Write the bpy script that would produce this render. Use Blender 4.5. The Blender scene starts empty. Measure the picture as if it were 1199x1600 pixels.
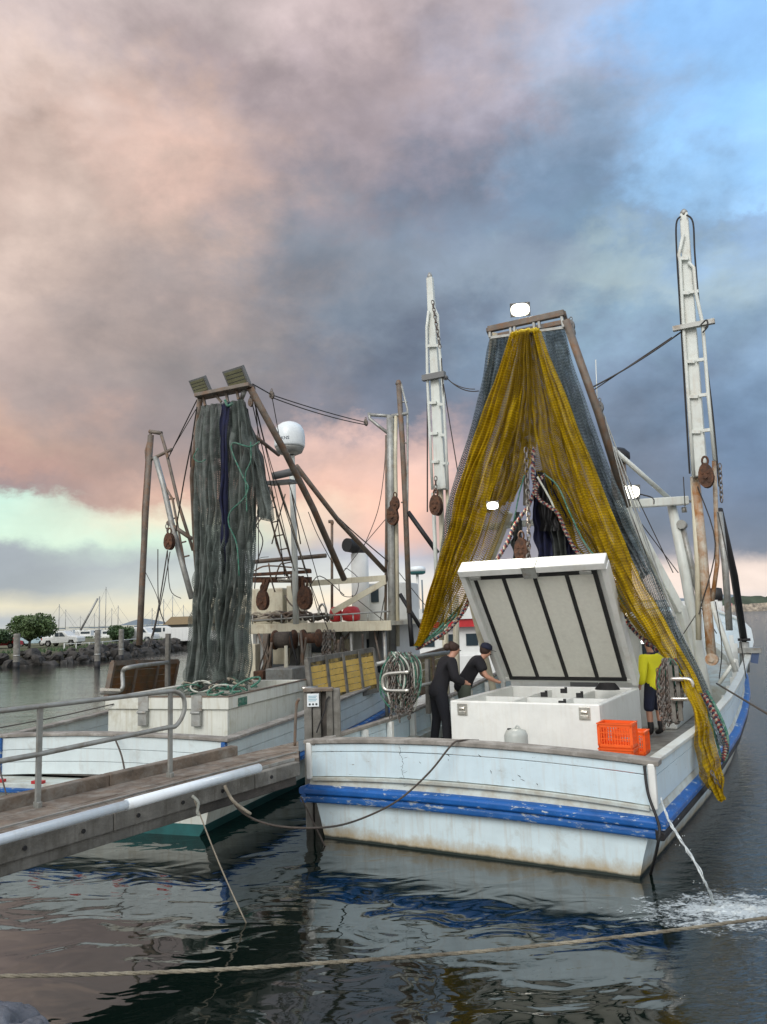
import bpy, bmesh, math, random
from mathutils import Vector, Matrix, noise
random.seed(7)
V = Vector
scene = bpy.context.scene
COL = scene.collection
rad = math.radians

# ------------------------------------------------------------------ camera
FOC, ROLL, CAMH = 1230.0, math.atan(0.0314), 3.2
PITCH = math.atan(163 / FOC)
cam_data = bpy.data.cameras.new('camera')
cam = bpy.data.objects.new('camera', cam_data)
COL.objects.link(cam)
cam_data.sensor_fit = 'VERTICAL'
cam_data.sensor_height = 32.0
cam_data.sensor_width = 24.0
cam_data.lens = FOC / 1600 * 32.0
cam_data.clip_start = 0.1
cam_data.clip_end = 9000
cam.matrix_world = Matrix.Translation((0, 0, CAMH)) @ Matrix.Rotation(rad(90) + PITCH, 4, 'X') @ Matrix.Rotation(-ROLL, 4, 'Z')
scene.camera = cam
scene.render.resolution_x = 767
scene.render.resolution_y = 1024
scene.render.engine = 'CYCLES'
scene.cycles.transparent_max_bounces = 20
scene.cycles.max_bounces = 6
scene.view_settings.view_transform = 'Standard'
scene.view_settings.look = 'None'
scene.view_settings.gamma = 1
scene.view_settings.exposure = 0.0
scene.view_settings.use_curve_mapping = False

def ray(px, py):
    dx, dy = px - 599.5, py - 800
    c, s = math.cos(ROLL), math.sin(ROLL)
    x = dx * c - dy * s; y = dy * c + dx * s
    cp, sp = math.cos(PITCH), math.sin(PITCH)
    return V((x, FOC * cp + y * sp, FOC * sp - y * cp)) / FOC
CP = V((0, 0, CAMH))

# ------------------------------------------------------------------ node helpers
def srgb(c):
    r = []
    for x in c[:3]:
        x = x / 255
        r.append(x / 12.92 if x <= .04045 else ((x + .055) / 1.055) ** 2.4)
    return (r[0], r[1], r[2], 1)

class NT:
    def __init__(s, tree): s.t = tree; s.n = tree.nodes; s.l = tree.links
    def new(s, typ, **kw):
        n = s.n.new(typ)
        for k, v in kw.items(): setattr(n, k, v)
        return n
    def put(s, sock, val):
        if hasattr(val, 'is_output') or isinstance(val, bpy.types.NodeSocket): s.l.new(val, sock)
        else: sock.default_value = val
    def math(s, op, a, b=0.0, c=0.0, clamp=False):
        n = s.new('ShaderNodeMath', operation=op, use_clamp=clamp)
        s.put(n.inputs[0], a); s.put(n.inputs[1], b); s.put(n.inputs[2], c)
        return n.outputs[0]
    def vmath(s, op, a, b=(0, 0, 0)):
        n = s.new('ShaderNodeVectorMath', operation=op)
        s.put(n.inputs[0], a); s.put(n.inputs[1], b)
        return n.outputs[0]
    def noise(s, vec, scale=5, detail=4, rough=.5, dist=0, out=0):
        n = s.new('ShaderNodeTexNoise')
        s.put(n.inputs['Vector'], vec)
        n.inputs['Scale'].default_value = scale; n.inputs['Detail'].default_value = detail
        n.inputs['Roughness'].default_value = rough; n.inputs['Distortion'].default_value = dist
        return n.outputs[out]
    def ramp(s, fac, stops, interp='LINEAR'):
        n = s.new('ShaderNodeValToRGB'); r = n.color_ramp; r.interpolation = interp
        while len(r.elements) < len(stops): r.elements.new(1.0)
        while len(r.elements) > len(stops): r.elements.remove(r.elements[-1])
        for e, (p, c) in zip(r.elements, sorted(stops, key=lambda q: q[0])):
            e.position = p; e.color = c if isinstance(c, tuple) else (c, c, c, 1)
        s.put(n.inputs[0], fac)
        return n.outputs[0]
    def mix(s, fac, a, b, mode='MIX'):
        n = s.new('ShaderNodeMix', data_type='RGBA', blend_type=mode)
        s.put(n.inputs[0], fac); s.put(n.inputs[6], a); s.put(n.inputs[7], b)
        return n.outputs[2]
    def mapr(s, v, a, b, c=0.0, d=1.0, interp='LINEAR'):
        n = s.new('ShaderNodeMapRange', interpolation_type=interp)
        s.put(n.inputs[0], v)
        for i, x in enumerate((a, b, c, d)): n.inputs[i + 1].default_value = x
        return n.outputs[0]
    def scale(s, vec, sc):
        n = s.new('ShaderNodeMapping'); s.put(n.inputs[0], vec); n.inputs['Scale'].default_value = sc
        return n.outputs[0]

# ------------------------------------------------------------------ sky
SKY = {   # photograph column -> height : colour of the evening sky in that direction
 0:    [(0,196,180,178),(110,204,184,176),(230,190,168,158),(330,194,174,164),(450,176,158,150),(600,166,148,142),(690,190,158,142),(735,182,146,134),(768,150,130,130),(788,196,228,214),(840,206,230,212),(862,154,160,170),(915,152,160,170),(945,212,206,186),(965,162,170,180),(990,196,196,192)],
 300:  [(0,184,170,170),(90,172,156,158),(180,192,168,160),(260,206,176,164),(350,182,160,150),(450,156,142,138),(560,136,128,126),(660,140,127,125),(735,166,140,130),(785,204,166,148),(812,228,220,196),(850,202,224,206),(880,172,180,184),(915,196,202,200),(950,222,214,190),(980,186,190,192)],
 600:  [(0,184,168,170),(100,168,154,158),(190,160,148,154),(280,140,134,142),(370,128,134,146),(470,116,126,140),(570,98,106,122),(655,104,108,122),(700,196,164,156),(740,216,178,164),(800,222,176,156),(850,216,174,160),(880,172,172,186),(915,206,208,208),(945,232,216,198),(975,190,190,194)],
 800:  [(0,176,166,174),(100,160,156,170),(180,146,142,156),(270,118,126,144),(350,118,132,152),(430,128,142,160),(500,128,142,158),(580,108,124,144),(660,112,118,134),(740,118,116,132),(830,116,114,130),(870,140,134,146),(900,220,204,200),(935,232,216,206),(960,196,196,202)],
 960:  [(0,156,164,186),(90,146,162,186),(170,132,152,178),(270,116,138,164),(350,118,142,166),(410,142,162,174),(480,150,168,176),(560,124,148,168),(640,112,128,150),(740,106,114,132),(830,102,108,124),(875,128,128,142),(900,234,214,206),(935,230,216,210),(960,196,196,202)],
 1199: [(0,134,178,228),(150,142,190,238),(290,150,192,234),(325,134,164,200),(420,138,162,186),(520,126,150,176),(620,114,138,166),(720,100,120,148),(800,94,108,134),(855,104,112,134),(880,222,204,198),(920,226,210,204),(950,190,190,200)],
}
world = bpy.data.worlds.new('World')
scene.world = world
world.use_nodes = True
w = NT(world.node_tree)
w.n.clear()
tc = w.new('ShaderNodeTexCoord').outputs['Generated']
dirn = w.vmath('NORMALIZE', tc)
sep = w.new('ShaderNodeSeparateXYZ'); w.put(sep.inputs[0], dirn)
az = w.math('MULTIPLY', w.math('ARCTAN2', sep.outputs[0], sep.outputs[1]), 57.2958)
el = w.math('MULTIPLY', w.math('ARCSINE', sep.outputs[2]), 57.2958)
cl = w.scale(dirn, (1, 1, 1.35))
wn = w.noise(cl, 2.6, 7, .56, .25, out=1)
wsep = w.new('ShaderNodeSeparateXYZ'); w.put(wsep.inputs[0], wn)
wn2 = w.noise(w.vmath('ADD', w.scale(dirn, (1, 1, 1.5)), (5.1, 2.2, .7)), 9.0, 9, .62, .15, out=1)
wsep2 = w.new('ShaderNodeSeparateXYZ'); w.put(wsep2.inputs[0], wn2)
hz = w.mapr(el, 2.0, 20.0, .12, 1.0)
def warp(a, o, big, small):
    t = w.math('MULTIPLY', w.math('SUBTRACT', wsep.outputs[o], .5), big)
    t2 = w.math('MULTIPLY', w.math('SUBTRACT', wsep2.outputs[o], .5), small)
    return w.math('ADD', a, w.math('MULTIPLY', w.math('ADD', t, t2), hz))
azw = warp(az, 0, 22, 17)
elw = warp(el, 1, 17, 14)
hcol = None; prev = None
sky_cols = []
for X in sorted(SKY):
    stops = []
    r0 = None
    for (y, *c) in SKY[X]:
        d = ray(X, y).normalized()
        e = math.degrees(math.asin(d.z)); a = math.degrees(math.atan2(d.x, d.y))
        if y > 400 and y < 700: r0 = a
        stops.append((max(0.0, min(1.0, (e + 5) / 60)), srgb(c)))
    sky_cols.append((r0, w.ramp(w.math('DIVIDE', w.math('ADD', elw, 5.0), 60.0, clamp=True), stops)))
c = sky_cols[0][1]
for i in range(1, len(sky_cols)):
    f = w.mapr(azw, sky_cols[i-1][0], sky_cols[i][0], interp='SMOOTHSTEP')
    c = w.mix(f, c, sky_cols[i][1])
# round to the back the cloud deck thins to the pale evening overcast the photograph's light implies
backf = w.mapr(w.math('ABSOLUTE', az), 50, 110, 0, 1, 'SMOOTHSTEP')
backc = w.ramp(w.math('DIVIDE', w.math('ADD', elw, 5.0), 60.0, clamp=True),
               [(0, srgb((214, 216, 220))), (.25, srgb((236, 232, 230))), (.6, srgb((222, 226, 234))), (1, srgb((200, 208, 224)))])
c = w.mix(backf, c, backc)
# billows: light and dark cloud relief
b1 = w.noise(w.vmath('ADD', cl, (1.3, 4.2, 2.0)), 6.5, 10, .56, .25)
b2 = w.noise(w.vmath('ADD', w.scale(dirn, (1, 1, 1.6)), (3.3, .2, 7.0)), 2.2, 5, .5, .2)
# side-lit relief of the billows: the same cloud noise sampled a little way towards the light and subtracted
def relief(vec, sc, det, eps):
    a_ = w.noise(vec, sc, det, .55, .1); b_ = w.noise(w.vmath('ADD', vec, eps), sc, det, .55, .1)
    return w.math('SUBTRACT', a_, b_)
cl3 = w.vmath('ADD', w.scale(dirn, (1, 1, 1.5)), (9.2, 1.1, 3.3))
r1 = relief(cl3, 4.2, 7, (.022, -.01, -.03)); r2 = relief(cl3, 11.0, 6, (.009, -.004, -.012))
relm = w.mapr(w.noise(w.vmath('ADD', dirn, (4, 4, 4)), 2.4, 4, .5), .40, .62, .25, 1.0, 'SMOOTHSTEP')
rel = w.math('MULTIPLY', relm, w.math('ADD', w.mapr(r1, -.12, .12, -.17, .17), w.mapr(r2, -.12, .12, -.05, .05)))
bil = w.math('ADD', w.mapr(b1, .34, .68, -.13, .2), w.mapr(b2, .3, .7, -.12, .12))
bil = w.math('MULTIPLY', w.math('ADD', bil, rel), w.mapr(el, 0, 12, .45, 1))
c = w.mix(1.0, c, w.math('ADD', 1.0, bil), 'MULTIPLY')
c = w.mix(1.0, c, (1.02, 1.01, .975, 1), 'MULTIPLY')
nish = w.new('ShaderNodeTexSky', sky_type='NISHITA')
nish.sun_disc = False; nish.sun_elevation = rad(38); nish.sun_rotation = rad(205)
bgn = w.new('ShaderNodeBackground'); w.put(bgn.inputs[0], nish.outputs[0]); bgn.inputs[1].default_value = .012
bgc = w.new('ShaderNodeBackground'); w.put(bgc.inputs[0], c); bgc.inputs[1].default_value = 1.17
add = w.new('ShaderNodeAddShader'); w.l.new(bgn.outputs[0], add.inputs[0]); w.l.new(bgc.outputs[0], add.inputs[1])
wo = w.new('ShaderNodeOutputWorld'); w.l.new(add.outputs[0], wo.inputs[0])

sun_d = bpy.data.lights.new('sun', 'SUN'); sun_d.energy = 2.0; sun_d.angle = rad(35); sun_d.color = (1, .95, .9)
sun = bpy.data.objects.new('sun', sun_d); COL.objects.link(sun)
sd = V((-.42, -.9, .78)).normalized()          # towards the bright sky behind the viewer
sun.rotation_euler = sd.to_track_quat('Z', 'Y').to_euler()

# ------------------------------------------------------------------ mesh helpers
class Fr:
    def __init__(s, o, ang, z=0):
        a = rad(ang); s.o = V((o[0], o[1], z)); s.f = V((math.sin(a), math.cos(a), 0)); s.r = V((math.cos(a), -math.sin(a), 0)); s.a = a
    def W(s, p): return s.o + s.r * p[0] + s.f * p[1] + V((0, 0, p[2]))
    def L(s, p): d = p - s.o; return V((d.dot(s.r), d.dot(s.f), d.z))
    def v(s, px, py, v): r = ray(px, py); return s.L(CP + r * ((v - (CP - s.o).dot(s.f)) / r.dot(s.f)))
    def u(s, px, py, u): r = ray(px, py); return s.L(CP + r * ((u - (CP - s.o).dot(s.r)) / r.dot(s.r)))
    def z(s, px, py, z): r = ray(px, py); return s.L(CP + r * ((z - CAMH + s.o.z) / r.z))
RB = Fr((0.95, 11.0), 29.5)
LB = Fr((-4.65, 13.3), 17)
JT = Fr((-1.67, 9.9), 32)
WD = Fr((0, 0), 0)

class MB:
    def __init__(s): s.v = []; s.f = []; s.sm = []; s.uv = None
    def quad(s, *p, sm=False):
        n = len(s.v); s.v += [V(q) for q in p]; s.f.append(tuple(range(n, n + len(p)))); s.sm.append(sm); return s
    def boxm(s, M, sz):
        n = len(s.v); x, y, z = sz[0] / 2, sz[1] / 2, sz[2] / 2
        for a in (-x, x):
            for b in (-y, y):
                for c_ in (-z, z): s.v.append(M @ V((a, b, c_)))
        for q in ((0, 1, 3, 2), (4, 6, 7, 5), (0, 4, 5, 1), (2, 3, 7, 6), (0, 2, 6, 4), (1, 5, 7, 3)):
            s.f.append(tuple(n + i for i in q)); s.sm.append(False)
        return s
    def box(s, c_, sz, rz=0, rx=0, ry=0):
        M = Matrix.Translation(c_) @ Matrix.Rotation(rz, 4, 'Z') @ Matrix.Rotation(ry, 4, 'Y') @ Matrix.Rotation(rx, 4, 'X')
        return s.boxm(M, sz)
    def bb(s, a, b):
        a = V(a); b = V(b); return s.box((a + b) / 2, tuple(abs(x) for x in (b - a)))
    def bar(s, p, q, w_, h=None, up=(0, 0, 1), taper=1):
        p = V(p); q = V(q); h = h or w_
        z = (q - p); L = z.length
        if L < 1e-5: return s
        z.normalize(); x = V(up).cross(z)
        if x.length < .05: x = V((1, 0, 0)).cross(z)
        x.normalize(); y = z.cross(x)
        n = len(s.v)
        for (o, k) in ((p, 1), (q, taper)):
            for a, b in ((-1, -1), (1, -1), (1, 1), (-1, 1)): s.v.append(o + x * (a * w_ / 2 * k) + y * (b * h / 2 * k))
        for f in ((3, 2, 1, 0), (4, 5, 6, 7), (0, 1, 5, 4), (1, 2, 6, 5), (2, 3, 7, 6), (3, 0, 4, 7)):
            s.f.append(tuple(n + i for i in f)); s.sm.append(False)
        return s
    def tube(s, pts, r, n=8, closed=False, cap=True):
        pts = [V(p) for p in pts]; m = len(pts)
        rs = r if isinstance(r, (list, tuple)) else [r] * m
        base = len(s.v); px_ = None
        for i, p in enumerate(pts):
            a = pts[i - 1] if (i > 0 or closed) else p
            b = pts[(i + 1) % m] if (i < m - 1 or closed) else p
            t = (b - a)
            if t.length < 1e-6: t = V((0, 0, 1))
            t.normalize()
            if px_ is None:
                px_ = t.orthogonal().normalized()
            else:
                px_ = (px_ - t * px_.dot(t))
                if px_.length < 1e-4: px_ = t.orthogonal()
                px_.normalize()
            y = t.cross(px_)
            for k in range(n):
                an = 2 * math.pi * k / n
                s.v.append(p + (px_ * math.cos(an) + y * math.sin(an)) * rs[i])
        for i in range(m - 1 if not closed else m):
            for k in range(n):
                a = base + i * n + k; b = base + i * n + (k + 1) % n
                c_ = base + ((i + 1) % m) * n + (k + 1) % n; d = base + ((i + 1) % m) * n + k
                s.f.append((a, b, c_, d)); s.sm.append(n > 4)
        if cap and not closed:
            s.f.append(tuple(base + k for k in reversed(range(n)))); s.sm.append(False)
            s.f.append(tuple(base + (m - 1) * n + k for k in range(n))); s.sm.append(False)
        return s
    def lathe(s, c_, prof, n=20, axis='Z', sm=True):
        c_ = V(c_); base = len(s.v)
        if isinstance(axis, str): ax = {'X': V((1, 0, 0)), 'Y': V((0, 1, 0)), 'Z': V((0, 0, 1))}[axis]
        else: ax = V(axis).normalized()
        e1 = ax.orthogonal().normalized(); e2 = ax.cross(e1)
        for r, h in prof:
            for k in range(n):
                an = 2 * math.pi * k / n
                s.v.append(c_ + (e1 * math.cos(an) + e2 * math.sin(an)) * max(r, 1e-4) + ax * h)
        for i in range(len(prof) - 1):
            for k in range(n):
                s.f.append((base + i * n + k, base + i * n + (k + 1) % n, base + (i + 1) * n + (k + 1) % n, base + (i + 1) * n + k)); s.sm.append(sm)
        s.f.append(tuple(base + k for k in reversed(range(n)))); s.sm.append(False)
        s.f.append(tuple(base + (len(prof) - 1) * n + k for k in range(n))); s.sm.append(False)
        return s
    def grid(s, P, uv=None, sm=True):
        n = len(s.v); m = len(P); k = len(P[0])
        for row in P: s.v += [V(p) for p in row]
        if uv is not None:
            s.uv = (s.uv or []) + [q for row in uv for q in row]
        for i in range(m - 1):
            for j in range(k - 1):
                s.f.append((n + i * k + j, n + i * k + j + 1, n + (i + 1) * k + j + 1, n + (i + 1) * k + j)); s.sm.append(sm)
        return s
    def sweep(s, pts, outs, prof, caps=True, sm=False):
        """profile (out, up) closed loop carried along pts"""
        base = len(s.v); m = len(prof)
        for p, o in zip(pts, outs):
            for a, b in prof: s.v.append(V(p) + V(o) * a + V((0, 0, b)))
        for i in range(len(pts) - 1):
            for k in range(m):
                s.f.append((base + i * m + k, base + i * m + (k + 1) % m, base + (i + 1) * m + (k + 1) % m, base + (i + 1) * m + k)); s.sm.append(sm)
        if caps:
            s.f.append(tuple(base + k for k in range(m))); s.sm.append(False)
            s.f.append(tuple(base + (len(pts) - 1) * m + k for k in reversed(range(m)))); s.sm.append(False)
        return s

def mesh_of(name, mb, off, mat_):
    me = bpy.data.meshes.new(name)
    me.from_pydata([tuple(p - off) for p in mb.v], [], mb.f)
    me.polygons.foreach_set('use_smooth', mb.sm)
    if mb.uv:
        ul = me.uv_layers.new(name='UVMap')
        for lp in me.loops: ul.data[lp.index].uv = mb.uv[lp.vertex_index]
    bm = bmesh.new(); bm.from_mesh(me); bmesh.ops.recalc_face_normals(bm, faces=bm.faces); bm.to_mesh(me); bm.free()
    if mat_: me.materials.append(mat_)
    me.update()
    return me

ORG = {}
def tag(o, label=None, cat=None, group=None, kind=None):
    if label: o['label'] = label
    if cat: o['category'] = cat
    if group: o['group'] = group
    if kind: o['kind'] = kind
    return o
def frame_matrix(fr, loc):
    return Matrix.Translation(fr.W(V(loc))) @ Matrix.Rotation(-fr.a, 4, 'Z')
def thing(name, label, cat, fr=WD, loc=(0, 0, 0), group=None):
    o = bpy.data.objects.new(name, None); COL.objects.link(o); o.empty_display_size = .2
    o.matrix_world = frame_matrix(fr, loc); ORG[o.name] = V(loc)
    return tag(o, label, cat, group)
def part(name, mb, m, parent, label=None, kind=None, bevel=0, off=None):
    """mb is in the frame coordinates of the thing that parent belongs to"""
    org = ORG[parent.name]
    me = mesh_of(name, mb, org, m)
    o = bpy.data.objects.new(name, me); COL.objects.link(o); o.parent = parent
    ORG[o.name] = org
    if bevel:
        b = o.modifiers.new('bevel', 'BEVEL'); b.width = bevel; b.segments = 2; b.limit_method = 'ANGLE'
    if label: o['label'] = label
    if kind: o['kind'] = kind
    return o
def solo(name, mb, m, label, cat, fr=WD, loc=(0, 0, 0), group=None, kind=None, bevel=0):
    me = mesh_of(name, mb, V(loc), m)
    o = bpy.data.objects.new(name, me); COL.objects.link(o)
    o.matrix_world = frame_matrix(fr, loc); ORG[o.name] = V(loc)
    if bevel:
        b = o.modifiers.new('bevel', 'BEVEL'); b.width = bevel; b.segments = 2; b.limit_method = 'ANGLE'
    return tag(o, label, cat, group, kind)
def smoothline(pts, n=6, closed=False):
    pts = [V(p) for p in pts]; out = []; m = len(pts)
    if m < 3: return pts
    rng = range(m) if closed else range(m - 1)
    for i in rng:
        p1, p2 = pts[i], pts[(i + 1) % m]
        p0 = pts[i - 1] if (i > 0 or closed) else p1
        p3 = pts[(i + 2) % m] if (i < m - 2 or closed) else p2
        for k in range(n):
            t = k / n
            out.append(.5 * ((2 * p1) + (p2 - p0) * t + (2 * p0 - 5 * p1 + 4 * p2 - p3) * t * t + (3 * p1 - p0 - 3 * p2 + p3) * t ** 3))
    if not closed: out.append(pts[-1])
    return out
def sag(p, q, d, n=12):
    p = V(p); q = V(q)
    return [p.lerp(q, i / n) - V((0, 0, d * 4 * (i / n) * (1 - i / n))) for i in range(n + 1)]
def resample(pts, step):
    pts = [V(p) for p in pts]; out = [pts[0]]; acc = 0
    for a, b in zip(pts, pts[1:]):
        L = (b - a).length
        while acc + L >= step and L > 1e-6:
            t = (step - acc) / L; a = a.lerp(b, t); out.append(a.copy()); L = (b - a).length; acc = 0
        acc += L
    return out
def chain(mb, pts, size=.035, r=.007, n=5):
    pts = resample(pts, size * 1.45)
    for i, (a, b) in enumerate(zip(pts, pts[1:])):
        t = (b - a).normalized(); s1 = t.orthogonal().normalized()
        if i % 2: s1 = t.cross(s1)
        c_ = (a + b) / 2; ring = []
        for k in range(8):
            an = 2 * math.pi * k / 8
            ring.append(c_ + t * (math.cos(an) * size) + s1 * (math.sin(an) * size * .55))
        mb.tube(ring, r, n=4, closed=True)
    return mb

# ------------------------------------------------------------------ materials
MATS = {}
def mat(name, col, rough=.5, metal=0., var=.12, sc=3, dirt=None, damt=.35, dsc=2.5, streak=None, samt=.3, bump=.15, bsc=40, wl=None, chips=None, camt=.5, emit=None, spec=.5, trans=0):
    if name in MATS: return MATS[name]
    m = bpy.data.materials.new(name); m.use_nodes = True
    t = NT(m.node_tree); b = t.n['Principled BSDF']
    col = tuple(col[:3]) + (1,)
    co = t.new('ShaderNodeTexCoord').outputs['Object']
    n1 = t.noise(co, sc, 5, .6)
    base = t.mix(1.0, col, t.ramp(n1, [(.25, 1 - var * 1.6), (.75, 1 + var)]), 'MULTIPLY')
    if streak is not None:
        st = t.noise(t.scale(co, (9, 9, .7)), 1.6, 5, .65)
        f = t.math('MULTIPLY', t.ramp(st, [(.5, 0.), (.68, 1.)]), samt)
        base = t.mix(f, base, tuple(streak) + (1,))
    if dirt is not None:
        dn = t.noise(t.vmath('ADD', co, (3.1, 7.7, 1.9)), dsc, 8, .68, .3)
        f = t.ramp(dn, [(max(0, .62 - damt * .45), 0.), (min(1, .74 - damt * .2), 1.)])
        base = t.mix(t.math('MULTIPLY', f, min(1, .45 + damt)), base, tuple(dirt) + (1,))
    if chips is not None:
        cn = t.noise(t.scale(co, (1, 1, 4.5)), 4.2, 12, .78, .15)
        f = t.ramp(cn, [(.60 - camt * .15, 0.), (.615 - camt * .15, 1.)])
        base = t.mix(f, base, tuple(chips) + (1,))
    if wl is not None:       # scum and rust stain along the waterline
        sp = t.new('ShaderNodeSeparateXYZ'); t.put(sp.inputs[0], co)
        wn_ = t.noise(t.scale(co, (1, 1, .8)), 5, 6, .7)
        hgt = t.math('ADD', sp.outputs[2], t.math('MULTIPLY', wn_, -.34))
        f = t.mapr(hgt, -.12, .04, .85, 0.)
        base = t.mix(f, base, tuple(wl) + (1,))
        f2 = t.mapr(t.math('ADD', sp.outputs[2], t.math('MULTIPLY', wn_, -.05)), .0, .03, 1., 0.)
        base = t.mix(f2, base, (.02, .03, .025, 1))
    t.put(b.inputs['Base Color'], base)
    rn = t.mapr(n1, .2, .8, max(.02, rough - .1), min(1, rough + .12))
    t.put(b.inputs['Roughness'], rn)
    b.inputs['Metallic'].default_value = metal
    b.inputs['Specular IOR Level'].default_value = spec
    if bump:
        bp = t.new('ShaderNodeBump'); bp.inputs['Strength'].default_value = bump; bp.inputs['Distance'].default_value = .02
        t.put(bp.inputs['Height'], t.noise(co, bsc, 5, .65)); t.put(b.inputs['Normal'], bp.outputs[0])
    if emit:
        b.inputs['Emission Color'].default_value = tuple(emit[:3]) + (1,); b.inputs['Emission Strength'].default_value = emit[3]
    MATS[name] = m
    return m
M_hull = mat('hull_paint', (.60, .73, .77), .38, var=.06, dirt=(.40, .42, .38), damt=.16, streak=(.42, .33, .22), samt=.28, wl=(.38, .29, .15), bump=.12, bsc=9)
M_bulw = mat('bulwark_paint', (.60, .74, .80), .36, var=.05, dirt=(.45, .50, .49), damt=.14, streak=(.50, .44, .36), samt=.22, bump=.12, bsc=8, chips=(.25, .26, .24), camt=-.22)
M_shelf = mat('weathered_shelf', (.50, .56, .53), .6, var=.15, dirt=(.34, .30, .22), damt=.4, dsc=3)
M_blue = mat('blue_rail_paint', (.006, .10, .36), .38, var=.2, chips=(.50, .55, .56), camt=.12, bump=.35, bsc=14)
M_blue2 = mat('worn_blue_paint', (.006, .09, .31), .5, var=.2, chips=(.30, .34, .36), camt=.30, bump=.4, bsc=14)
M_cap = mat('grey_timber_cap', (.24, .225, .20), .8, var=.25, sc=6, dirt=(.46, .45, .42), damt=.25, bump=.5, bsc=30)
M_black = mat('black_rubber', (.012, .012, .013), .6, var=.2)
M_deck = mat('deck_paint', (.30, .29, .25), .75, var=.25, dirt=(.13, .11, .09), damt=.4)
M_white = mat('white_gelcoat', (.74, .76, .73), .35, var=.06, dirt=(.56, .54, .47), damt=.12, dsc=1.6, streak=(.52, .46, .36), samt=.16, bump=.12, bsc=6, chips=(.30, .29, .26), camt=-.42)
M_cream = mat('cream_paint', (.58, .55, .42), .45, var=.1, dirt=(.33, .25, .15), damt=.2, streak=(.30, .18, .08), samt=.3)
M_lid = mat('lid_liner', (.74, .74, .66), .5, var=.05, sc=14, dirt=(.58, .57, .50), damt=.12, bump=.2, bsc=60)
M_alu = mat('white_boom_paint', (.62, .66, .62), .4, var=.08, dirt=(.40, .36, .28), damt=.15, streak=(.35, .20, .08), samt=.2)
M_rusty = mat('rusty_white_paint', (.52, .50, .42), .55, var=.15, dirt=(.30, .13, .035), damt=.6, dsc=4, streak=(.36, .16, .04), samt=.8)
M_rust = mat('rusted_iron', (.13, .06, .032), .85, var=.4, sc=12, dirt=(.035, .025, .02), damt=.4, dsc=9, bump=.6)
M_brown = mat('weathered_steel_pipe', (.17, .145, .12), .6, metal=.2, var=.3, sc=5, dirt=(.20, .10, .045), damt=.35, dsc=5, bump=.3)
M_galv = mat('galvanised_steel', (.36, .37, .35), .5, metal=.5, var=.2, sc=7, dirt=(.20, .15, .10), damt=.25, dsc=5)
M_stain = mat('stainless_tube', (.62, .60, .54), .28, metal=.9, var=.1)
M_rail = mat('galvanised_handrail', (.30, .31, .29), .55, metal=.45, var=.2, dirt=(.20, .18, .15), damt=.35, dsc=6)
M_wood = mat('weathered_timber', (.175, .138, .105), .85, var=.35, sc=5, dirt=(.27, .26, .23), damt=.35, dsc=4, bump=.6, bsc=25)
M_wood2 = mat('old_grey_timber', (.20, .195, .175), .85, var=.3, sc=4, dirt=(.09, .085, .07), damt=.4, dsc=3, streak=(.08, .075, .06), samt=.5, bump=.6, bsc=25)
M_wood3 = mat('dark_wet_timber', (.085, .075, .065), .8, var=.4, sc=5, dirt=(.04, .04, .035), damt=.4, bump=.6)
M_yel = mat('yellow_board_paint', (.74, .50, .12), .6, var=.15, dirt=(.055, .04, .02), damt=.1, dsc=9, streak=(.45, .33, .14), samt=.4)
M_pvc = mat('pvc_pipe', (.74, .81, .85), .35, var=.04, dirt=(.45, .44, .40), damt=.15, streak=(.5, .48, .44), samt=.2)
M_orange = mat('orange_plastic', (.86, .115, .012), .42, var=.08, bump=.05)
M_can = mat('cloudy_plastic', (.42, .45, .42), .35, var=.1, dirt=(.30, .30, .26), damt=.2)
M_navy = mat('navy_netting_cloth', (.008, .011, .045), .85, var=.5, sc=12, bump=.6, bsc=90)
M_char = mat('charcoal_netting_cloth', (.05, .058, .055), .85, var=.4, sc=12, bump=.6, bsc=90)
M_rope = mat('beige_rope', (.34, .30, .23), .85, var=.25, sc=20, bump=.7, bsc=80)
M_ropeD = mat('dark_rope', (.085, .07, .058), .85, var=.3, sc=20, bump=.7, bsc=80)
M_ropeG = mat('green_rope', (.035, .16, .11), .8, var=.4, sc=15, bump=.6, bsc=90, dirt=(.30, .33, .28), damt=.3, dsc=20)
M_ropeW = mat('pale_rope', (.48, .50, .44), .8, var=.25, sc=15, bump=.6, bsc=90)
M_ropeR = mat('red_braided_rope', (.20, .018, .014), .8, var=.4, sc=15, bump=.6, bsc=90, dirt=(.30, .26, .24), damt=.25, dsc=26)
M_ropeB = mat('blue_black_rope', (.02, .03, .06), .8, var=.4, sc=15, bump=.6, bsc=90)
M_chain = mat('galvanised_chain', (.20, .20, .19), .55, metal=.6, var=.4, dirt=(.10, .06, .04), damt=.5, dsc=12)
M_wire = mat('steel_wire_rope', (.055, .05, .046), .6, metal=.3, var=.2)
M_wireL = mat('pale_wire_rope', (.42, .44, .42), .5, metal=.2, var=.2)
M_radome = mat('radome_gloss', (.72, .78, .80), .25, var=.02)
M_glass = mat('window_glass', (.03, .045, .055), .08, var=.1, bump=0)
M_red = mat('red_paint', (.48, .025, .03), .45, var=.15)
M_lens = mat('lamp_lens', (.9, .9, .8), .2, emit=(1, .95, .78, 5))
M_lensoff = mat('unlit_lamp_lens', (.17, .17, .10), .25, var=.2)
M_grey = mat('grey_housing', (.16, .165, .165), .5, var=.1)
M_hw = mat('white_building_paint', (.66, .68, .66), .6, var=.05)
M_skin = mat('skin', (.47, .25, .17), .5, var=.08, bump=.1)
M_hair = mat('dark_brown_hair', (.035, .016, .010), .6, var=.3, bump=.6, bsc=120)
M_blk = mat('black_cloth', (.010, .010, .014), .85, var=.3, bump=.4)
M_navyc = mat('navy_work_cloth', (.012, .016, .04), .85, var=.3, bump=.4)
M_hivis = mat('hi_vis_yellow_cloth', (.82, .78, .02), .75, var=.08, bump=.3)
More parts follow.
